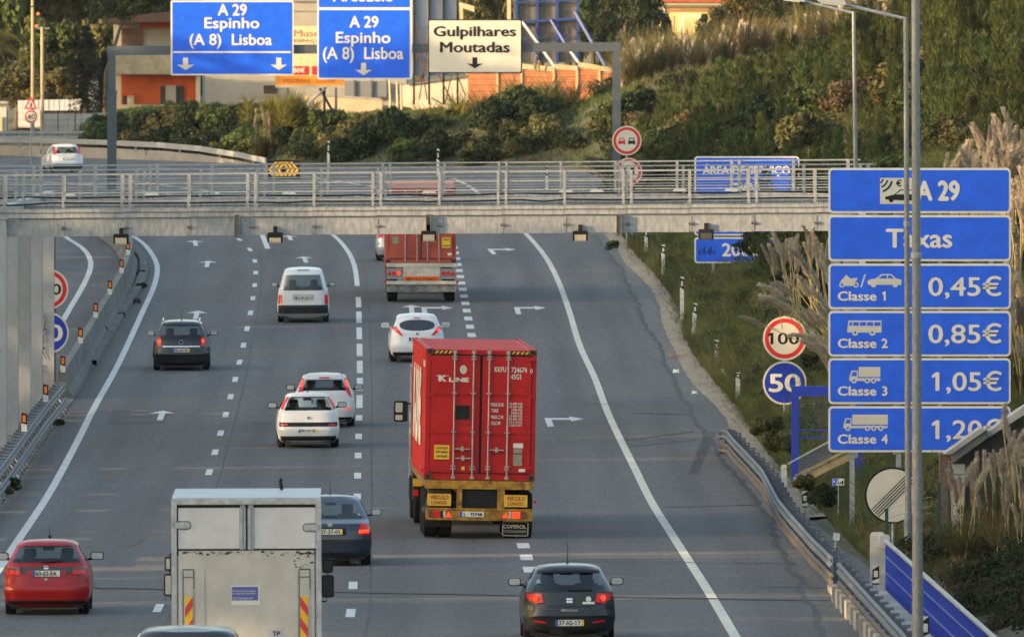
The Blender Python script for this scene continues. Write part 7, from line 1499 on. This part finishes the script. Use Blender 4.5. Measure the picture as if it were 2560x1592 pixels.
# tree leaning over the orange house, and trees beside it outside the picture that dapple it
t = thing('tree', 'dark overhanging tree in front of the orange house roof', 'tree', (at(262, 300, 874).x, 874, 5), group=None)
for px, py, w, hgt in ((330, 5, 2.2, 1.5), (400, -5, 1.9, 1.4), (280, 30, 1.3, 1.6)): q = at(px, py, 874); inst('crown', TC[0], (q.x - t.location.x, 0, q.z - 5), 1, parent=t).scale = (w, 1.8, hgt)
MB().tube([(0, 0, -.4), (.1, 0, 4), (1.2, 0, 7.6)], .2, 7, r1=.08).build('trunk', bark, t)
for x, y, h in ((-34, 866, 9), (-40, 862, 12), (-37, 874, 11), (-46, 868, 14)):
    t = thing('tree', 'unseen tree added beyond the left edge to dapple the orange house', 'tree', (x, y, 5), group='unseen trees dappling the orange house'); inst('crown', TC[2], (0, 0, h * .6), 1, parent=t).scale = (3.2, 3.2, h * .5 / .8); MB().tube([(0, 0, -1), (0, 0, h * .7)], .2, 6).build('trunk', bark, t)
# dark conifer left and palm fronds
def conifer(px, ytop, ybase, d, w, label):
    r = np.random.default_rng(9); x = (px - CX) * d / F; zt = H - (ytop - YH) * d / F; zb = tz(x, d); h = zt - zb; t = thing('conifer', label, 'tree', (x, d, zb)); P = []; R = w * d / F / 2; N = []
    for i in range(16):
        zz = h * (.12 + .84 * i / 15); rr = R * (1 - (i / 16)) ** .75
        for j in range(9):
            a = r.uniform(0, 6.28)
            for k in range(46): u = r.uniform(.1, 1); P.append((math.cos(a) * rr * u + r.normal(0, .12), math.sin(a) * rr * u + r.normal(0, .12), zz - .35 * u * rr + r.normal(0, .07))); N.append((0, 0, 1))
    V, Fq = quads_at(np.array(P), np.array(N, float), .10, .35, 4); npmesh('foliage', V, Fq, L_blue, t); MB().tube([(0, 0, -.3), (0, 0, h)], .22, 8, r1=.04).build('trunk', bark, t)
conifer(215, 60, 290, 870, 110, 'dark blue green conifer with drooping tiers left of the portal'); conifer(262, 130, 290, 875, 60, 'slim dark conifer just left of the portal post')
t = thing('palm_tree', 'palm tree with long arching fronds in the top left corner', 'tree', (at(-30, 90, 885).x, 885, 5)); r = np.random.default_rng(12)
cz = H - (110 - YH) * 885 / F - 5
for k in range(17):
    a = r.uniform(0, 6.28) if k > 5 else r.uniform(-.5, .5); el = r.uniform(.1, 1.2); Ln = r.uniform(2.2, 3.6); V = []; Fq = []; pts = [Vector((math.cos(a) * Ln * u * math.cos(el), math.sin(a) * Ln * u * .6, Ln * (u * math.sin(el) - .75 * u * u))) for u in np.linspace(0, 1, 22)]
    for i, p_ in enumerate(pts[2:], 2):
        for sg in (-1, 1):
            o0 = len(V); dv = Vector((sg * .12 + math.cos(a) * .2, sg * .3, -.42 - r.uniform(0, .2))) * (1.2 - i / 30); s_ = Vector((.03, .02, .02)); V += [tuple(p_ - s_), tuple(p_ + s_), tuple(p_ + dv)]; Fq.append((o0, o0 + 1, o0 + 2))
    o = npmesh('frond', np.array(V), np.array(Fq), L_yellow if k % 2 else L_olive, t, 3); o.location = (0, 0, cz)
MB().tube([(0, 0, 0), (0, 0, cz)], .3, 10, r1=.22).build('trunk', bark, t)
# weeds on the median
inst('bush', BU[0], at(1890, 612, 480), .75, label='dark bush hiding the right half of the 2000 m panel', cat='shrub')
for px, py, s in ((352, 725, .25), (340, 760, .2), (352, 690, .22), (250, 838, .3), (145, 1065, .2), (30, 1225, .3), (10, 1240, .25), (300, 795, .2), (1531, 625, .35)):
    p = gnd(px, py); inst('weed', random.choice([BU[1], BU[2]]), (p.x, p.y, p.z + .4 * s), s, label='small weed growing at the edge of the pavement', cat='weed', group='weeds at the pavement edges')
for i, (px, py, d, s) in enumerate(((2008, 1215, 333, .36), (1950, 1115, 350, .5), (1920, 1070, 362, .5))):
    x = (px - CX) * d / F; z = H - (py - YH) * d / F; inst('bush', BU[4] if i < 1 else BU[2], (x, d, z), s, label=('small golden leaved bush at the foot of the blue frame', 'low brown green bush left of the blue frame', 'bush above the start of the bent guardrail')[i], cat='shrub')
inst('bush', BU[0], at(2060, 1245, 316), .42, label='dark rounded bush with pale flowers below the toll sign', cat='shrub')

# unseen trees added left of the opposite carriageway as sun blockers: their shade lies over the road
random.seed(55)
for i in range(70):
    y = 30 + i * 10.8 + random.uniform(-2, 2); x = -47 - random.uniform(0, 12); h = random.uniform(23, 27) if y < 335 else random.uniform(20, 25) if y < 640 else random.uniform(15, 18)
    if 359 < y < 371: h = random.uniform(13.5, 15)  # kept low here so sun reaches the gantry beam
    t = thing('tree', 'tall unseen tree added left of the road to shade it', 'tree', (x, y, 2), group='unseen shade trees left of the road')
    inst('crown', random.choice([TC[0], TC[1]]), (0, 0, h * .55), 1, parent=t).scale = (6.5, 8, h * .5 / .8)
    inst('crown', random.choice([TC[0], TC[1]]), (random.uniform(-2, 2), 5, h * .34), 1, parent=t).scale = (6.5, 8, h * .38 / .8)
    MB().tube([(0, 0, -3), (0, 0, h * .7)], .3, 7, r1=.1).build('trunk', bark, t)
for i in range(15):
    t = thing('tree', 'lower unseen tree added far left to shade the parapet wall', 'tree', (-48 - (i % 2) * 4, 780 + i * 5.5, 3), group='unseen shade trees left of the road')
    inst('crown', TC[0], (0, 0, 5.2), 1, parent=t).scale = (6, 7, 6.8)
    MB().tube([(0, 0, -3), (0, 0, 5)], .25, 7, r1=.1).build('trunk', bark, t)

# ------------------------------------------------------------------ morning haze
hz = bpy.data.materials.new('haze_air'); hz.use_nodes = True; nt = hz.node_tree; nt.nodes.remove(nt.nodes['Principled BSDF'])
pv_ = nt.nodes.new('ShaderNodeVolumePrincipled'); pv_.inputs['Color'].default_value = (.88, .90, .93, 1); pv_.inputs['Density'].default_value = HAZE; pv_.inputs['Anisotropy'].default_value = .3
nt.links.new(pv_.outputs[0], nt.nodes['Material Output'].inputs['Volume'])
if HAZE > 0: tag(MB().box(-950, 950, -150, 2350, -6, 40).build('haze', hz), 'thin morning haze lying over the motorway', kind='stuff')
